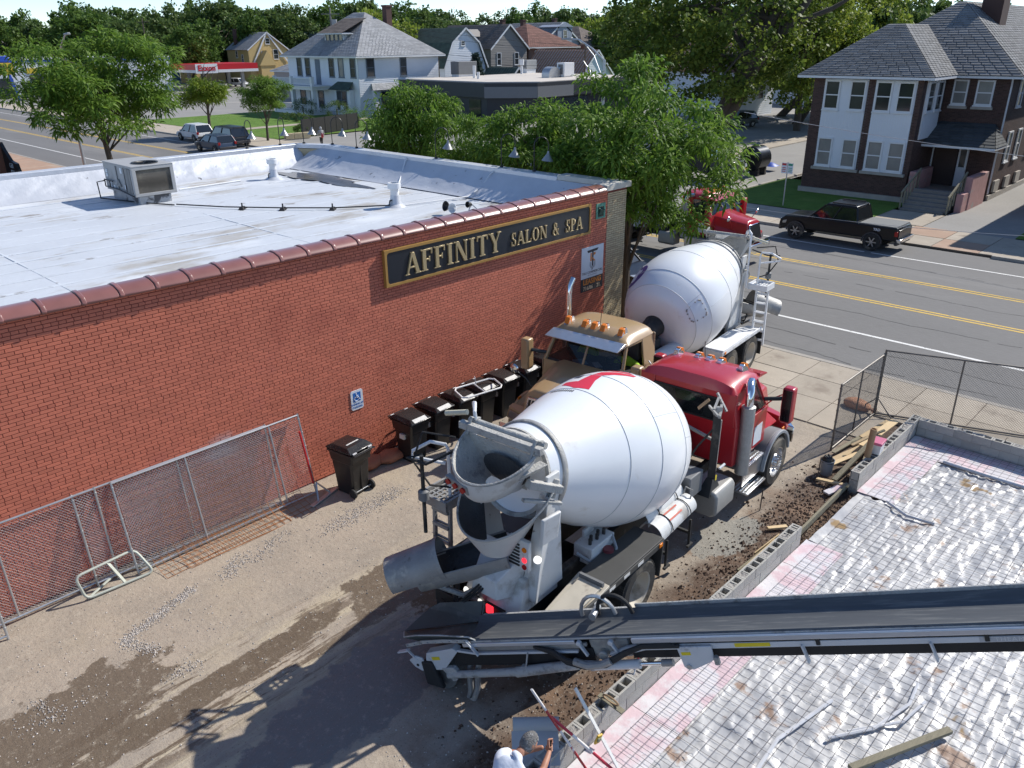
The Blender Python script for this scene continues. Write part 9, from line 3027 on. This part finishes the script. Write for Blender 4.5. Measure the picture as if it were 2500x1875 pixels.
tree("maple_tree", "bright yellow green maple between the big maple and the brick house", ym, (84, 38.5, 0), 0, (1, .95, 1.15))
tree("maple_tree", "second bright green maple just left of the brick house roof", ym, (96, 38.5, 0), R(100), (1, 1, 1.2))
# shared crowns for the far trees
far = {}
for k_, (mt_, sd, rr) in {'a': (L_drk, 11, (.40, .40, .42)), 'b': (L_drk, 12, (.34, .34, .46)), 'c': (L_mid, 13, (.42, .42, .40)), 'd': (L_mid, 14, (.36, .36, .44)), 'e': (L_yel, 15, (.42, .42, .40))}.items():
 far[k_] = tree_mesh("far", .028, (0, 0, .56), rr, 120, .075, 52, .040, 'leaf', mt_, sd, nbr=10, shell=.45, low=-.9)
FT = [(66,245,14.4,'d',0),(66,230,14.2,'c',0),(90,293,17.6,'c',0),(76,235,14.4,'b',0),(76,220,13.9,'c',0),(87,234,19.3,'c',0),(106,271,19.6,'b',0),(105,257,17.3,'c',0),(101,239,16.6,'c',0),(115,256,17.3,'c',0),(106,222,18.1,'a',0),(122,248,18.7,'d',0),(113,217,17.7,'a',0),(120,220,19.1,'c',0),(135,238,18.4,'b',0),(124,206,18.3,'b',0),(153,244,19.5,'a',0),(136,207,16.9,'a',0),(135,197,17.7,'c',0),(191,265,23.5,'c',0),(147,196,18.1,'a',0),(153,196,17.4,'b',0),(183,225,18.9,'a',0),(178,210,18.9,'c',0),(192,214,17.8,'b',0),(171,183,16.1,'a',0),(203,207,16.0,'a',0),(207,201,17.9,'a',0),(206,193,17.0,'d',0),(186,167,16.6,'d',0),(178,152,16.5,'b',0),(211,172,18.8,'b',0),(201,158,17.0,'b',0),(218,163,17.8,'c',0),(262,189,20.3,'d',0),(244,166,19.8,'a',0),(201,130,18.5,'b',0),(251,156,19.2,'c',0),(244,144,18.7,'c',0),(235,132,18.3,'c',0),(262,139,19.9,'b',0),(230,115,16.8,'b',0),(250,119,18.0,'d',0),(230,103,17.8,'b',0),(292,125,19.8,'d',0),(265,106,16.8,'b',0),(272,104,16.6,'d',0),(258,92,17.0,'a',0),(300,101,16.7,'b',0),(227,72,14.2,'a',0),(253,76,16.3,'d',0),(297,84,17.6,'b',0),(305,80,17.3,'a',0),(284,70,15.6,'d',0),(293,67,16.3,'b',0),(71,240,13.0,'b',1),(76,228,12.4,'a',1),(79,211,16.5,'c',1),(83,198,14.1,'b',1),(95,215,16.0,'a',1),(87,180,12.4,'c',1),(96,192,13.7,'c',1),(113,206,18.4,'a',1),(112,212,18.1,'b',1),(112,195,14.8,'d',1),(124,194,16.9,'a',1),(90,120,14.4,'e',1),(88,109,12.6,'e',1),(97,115,11.6,'e',1),(113,153,17.0,'b',1),(138,158,16.1,'a',1),(156,169,13.8,'b',1),(154,157,13.1,'d',1),(140,128,12.5,'d',1),(153,128,13.2,'e',1),(149,117,12.6,'e',1),(136,102,13.0,'c',1),(122,87,14.1,'c',1),(93,37,12.4,'b',1),(113,41,13.4,'b',1),(109,37,13.0,'a',1),(124,38,13.4,'b',1),(88,37,11.5,'e',1),(91,42,12.7,'e',1),(99,48,12.2,'e',1)]
nm_ = {'a': "dark round crowned tree ", 'b': "tall dark tree ", 'c': "mid green broad tree ", 'd': "mid green tall tree ", 'e': "bright yellow green tree "}
ph_ = """at the left edge|left of the pale blue house|behind the dark red barn roofed house|over the dark red barn roof|behind the blue house|beside the far utility pole|right of the blue house|over the red fuel canopy|rising behind the yellow house|left of the yellow house|between the yellow and white houses|over the white house dormer|behind the white house chimney|right of the white house chimney|over the barn shaped gable|above the white house ridge|over the dark green roof|over the taupe house|over the brick chimney of the taupe house|left of the red brown hipped roof|over the red brown hipped roof|over the blue dormer|right of the blue dormer|at the left fringe of the maple|behind the brick house ridge|at the brick house chimney|right of the brick chimney|behind the brick house's right end|over the brick house's front hip|between the maple and the brick house""".split("|")
rt = random.Random(9)
k_ = 0
for (x, y, h_, v_, q_) in FT:
 k = h_ * (1.02 + .1 * rt.random())
 wv = k * rt.uniform(.85, 1.15)
 ang = math.degrees(math.atan2(y, x))
 if q_:
  w_ = ph_[k_]; k_ += 1
 else: w_ = "on the far skyline " + ("beyond the fuel station" if ang > 61 else "beyond the white house" if ang > 51 else "beyond the row of gabled houses" if ang > 37 else "beyond the maple and brick house")
 tree("tree", nm_[v_] + w_, far[v_], (x, y, -.3), rt.uniform(0, 6.28), (wv, wv, k), "trees among the houses" if q_ else "skyline trees " + v_ + w_[19:])
sp_t = np.array([(0, 0, z) for z in np.linspace(.6, 6.6, 34)])
g_ = np.random.default_rng(8)
cl_ = []
for z in np.linspace(.6, 7.2, 46):
 rr = 2.1 * (1 - z / 7.6)
 for a in g_.uniform(0, 6.28, 7): cl_.append((rr * math.cos(a), rr * math.sin(a), z))
cl_ = np.array(cl_)
b = MB(); b.cyl((0, 0, 0), (0, 0, 7), .16, .03, 8)
tree("spruce_tree", "dark blue green spruce in front of the taupe house", (b.mesh("trunk", M_bark), npmesh("crown", *leaves(cl_, np.full(len(cl_), .42), 26, .22, 'leaf', 88, .6), L_blu)), (84, 86.6, 0))
def bush(lbl, x, y, z, rx, ry, rz_, m=L_drk, nm="bush", seed=1):
 P = crown_pts(60, (0, 0, rz_ * .9), (rx, ry, rz_), seed, .85, -.8)
 v, f = leaves(P, np.full(60, min(rx, rz_) * .35), 45, .10, 'leaf', seed + 5)
 t = thing(nm, lbl, "bush", (x, y, z))
 link("foliage", npmesh("foliage", v, f, m), t)
 MB().cyl((0, 0, 0), (0, 0, rz_), .08, n=8).build("stem", M_bark, t)
bush("round clipped bush left of the white house steps", 60.6, 95.0, .1, 1.5, 1.5, 1.25, seed=3)
bush("round clipped bush right of the white house steps", 61.4, 88.6, .1, 1.9, 1.9, 1.15, seed=5)
bush("low dark hedge along the white house lawn", 56.0, 89.5, .1, .9, 3.6, .55, seed=7)
bush("small leafy shrub by the low stone wall", 47.5, 75.0, .1, .9, 1.1, .6, L_mid, seed=9)
bush("leafy shrub behind the black fence", 56.5, 77.5, .1, 1.4, 1.6, 1.1, L_loc, seed=13)
# ---------------- street furniture
bf = thing("black_fence", "black mesh covered fence beside the white house lawn", "fence", (46.6, 73.7, .1), R(15))
for k in range(6): MB().cyl((k * 1.8, 0, 0), (k * 1.8, 0, 1.75), .04, n=8).build("post", M_blk, bf)
for k in range(5): MB().box((k * 1.8 + .045, -.012, .08), (k * 1.8 + 1.755, .012, 1.7)).build("panel", mk("fence_cloth", (.022, .022, .02), .9, vary=.2), bf, smooth=False)
sw = thing("stone_wall", "low tan stone block wall at the corner of the green lawn", "wall", (44.2, 72.9, .1), R(-8))
for k in range(3): MB().box((k * .9, 0, 0), (k * .9 + .88, .5, .55)).build("block", M_tan, sw, bevel=.04)
ps_ = thing("parking_sign", "pair of small parking plates on a post by the black pickup", "sign", (44.2, 20.5, .1))
MB().cyl((0, 0, 0), (0, 0, 2.45), .035, n=8).build("post", M_galv, ps_)
for y0, c_ in ((.03, M_red), (-.34, mk("sign_green", (.02, .28, .16), .5))):
 MB().box((-.05, y0, 1.85), (-.035, y0 + .31, 2.42)).build("plate", M_signw, ps_, smooth=False)
 b = MB(); b.box((-.055, y0 + .03, 2.28), (-.051, y0 + .28, 2.39))
 for k in range(3): b.box((-.055, y0 + .05, 1.93 + k * .1), (-.051, y0 + .26, 1.97 + k * .1))
 b.build("print", c_, ps_, smooth=False, kind='stuff')
def lamp_post(lbl, x, y, z, ey, ez, al):
 t = thing("street_lamp", lbl, "street lamp", (x, y, 0))
 MB().cyl((0, 0, 0), (0, 0, z), .12, .085, 10).build("pole", M_galv, t)
 MB().tube([(0, 0, z - .05), (0, al * .35, z + (ez - z) * .55), (0, al * .75, ez), (0, al, ez + .03)], .05, 8).build("arm", M_galv, t)
 MB().tube([(0, 0, z - 1.2), (0, al * .3, z + (ez - z) * .2), (0, al * .55, z + (ez - z) * .72)], .03, 6).build("brace", M_galv, t)
 MB().hexa([(-.14, al - .1, ez - .02), (.14, al - .1, ez - .02), (.12, al + .7, ez), (-.12, al + .7, ez), (-.10, al - .1, ez + .14), (.10, al - .1, ez + .14), (.06, al + .7, ez + .08), (-.06, al + .7, ez + .08)]).build("lamp_head", M_hv, t, bevel=.03)
lamp_post("grey street lamp with a long arm in front of the black shop", 40.5, 30.9, 7.9, 0, 9.0, 2.6)
lamp_post("grey street lamp rising through the big left tree", 22.6, 66.0, 8.6, 0, 9.6, -2.2)
fg = thing("flag", "small striped flag on a slanting staff at the street lamp", "flag", (40.5, 32.0, 6.2))
MB().cyl((0, -1.0, .1), (0, .45, 1.6), .02, n=6).build("staff", M_galv, fg)
for k in range(7):
 f0 = lambda u, w, k=k: (.05 * math.sin(u * 5 + w), .30 - .55 * u - .25 * (w + k) / 7 + .1, 1.45 - .75 * u - .48 * (w + k) / 7)
 MB().grid(f0, 6, 1).build("stripe", M_red if k % 2 == 0 else M_signw, fg)
MB().grid(lambda u, w: (.02 + .05 * math.sin(u * 2 + w * 3), .30 - .22 * u - .14 * w + .1, 1.46 - .30 * u - .26 * w), 4, 2).build("canton", M_blue, fg)
def upole(lbl, x, y, h_, dark=False, tf_=False):
 t = thing("utility_pole", lbl, "pole", (x, y, 0))
 m_ = mk("pole_grey_wood", (.20, .185, .17), .9) if not dark else M_bark
 MB().cyl((0, 0, 0), (0, 0, h_), .16, .11, 10).build("pole", m_, t)
 MB().bar((-.9, .9, h_ - .8), (.9, -.9, h_ - .8), .1, .12).build("crossarm", m_, t)
 if tf_:
  for k in (0, 1): MB().cyl((.4 - .1 * k, -.4 + .3 * k, h_ - 2.8), (.4 - .1 * k, -.4 + .3 * k, h_ - 1.5), .28, n=14).build("transformer", M_hv, t)
 return t
upole("pale utility pole with transformer cans behind the white house chimney", 72.4, 104.0, 13.4, False, True)
upole("dark utility pole behind the black shop and street lamp", 92, 73.5, 8.6, True)
upole("dark utility pole between the blue house and the far trees", 81.4, 172 + 14, 14, True)
upole("dark utility pole by the white house rear corner", 80.5, 90.6, 7.6, True)
def cable(lbl, p, q, sag, r_=.012, m_=None):
 P_ = [Vector(p).lerp(Vector(q), k / 14) - Vector((0, 0, sag * 4 * (k / 14) * (1 - k / 14))) for k in range(15)]
 tag(MB().tube(P_, r_, 5).build("cable", m_ or M_galv), lbl, "cable")
cable("thin overhead cable crossing the brick house's lower windows", (38.5, 20.5, 5.6), (38.5, -6, 4.25), .45)
cable("thin overhead cable dipping in front of the pickup's bonnet", (37.0, 21, 1.3), (37.0, -6, 3.4), .75, .010)
for i, (p, q) in enumerate((((72.4, 104, 12.4), (92, 73.5, 8.2)), ((72.4, 104, 11.8), (92, 73.5, 7.4)), ((80.5, 90.6, 7.4), (92, 73.5, 6.8)), ((80.5, 90.6, 6.6), (92, 73.5, 6.0)), ((92, 73.5, 8.2), (120, 30, 9)))):
 cable(["upper", "second", "third", "lowest", "right hand"][i] + " overhead cable strung between the poles behind the black shop", p, q, .5, .02, M_blk)
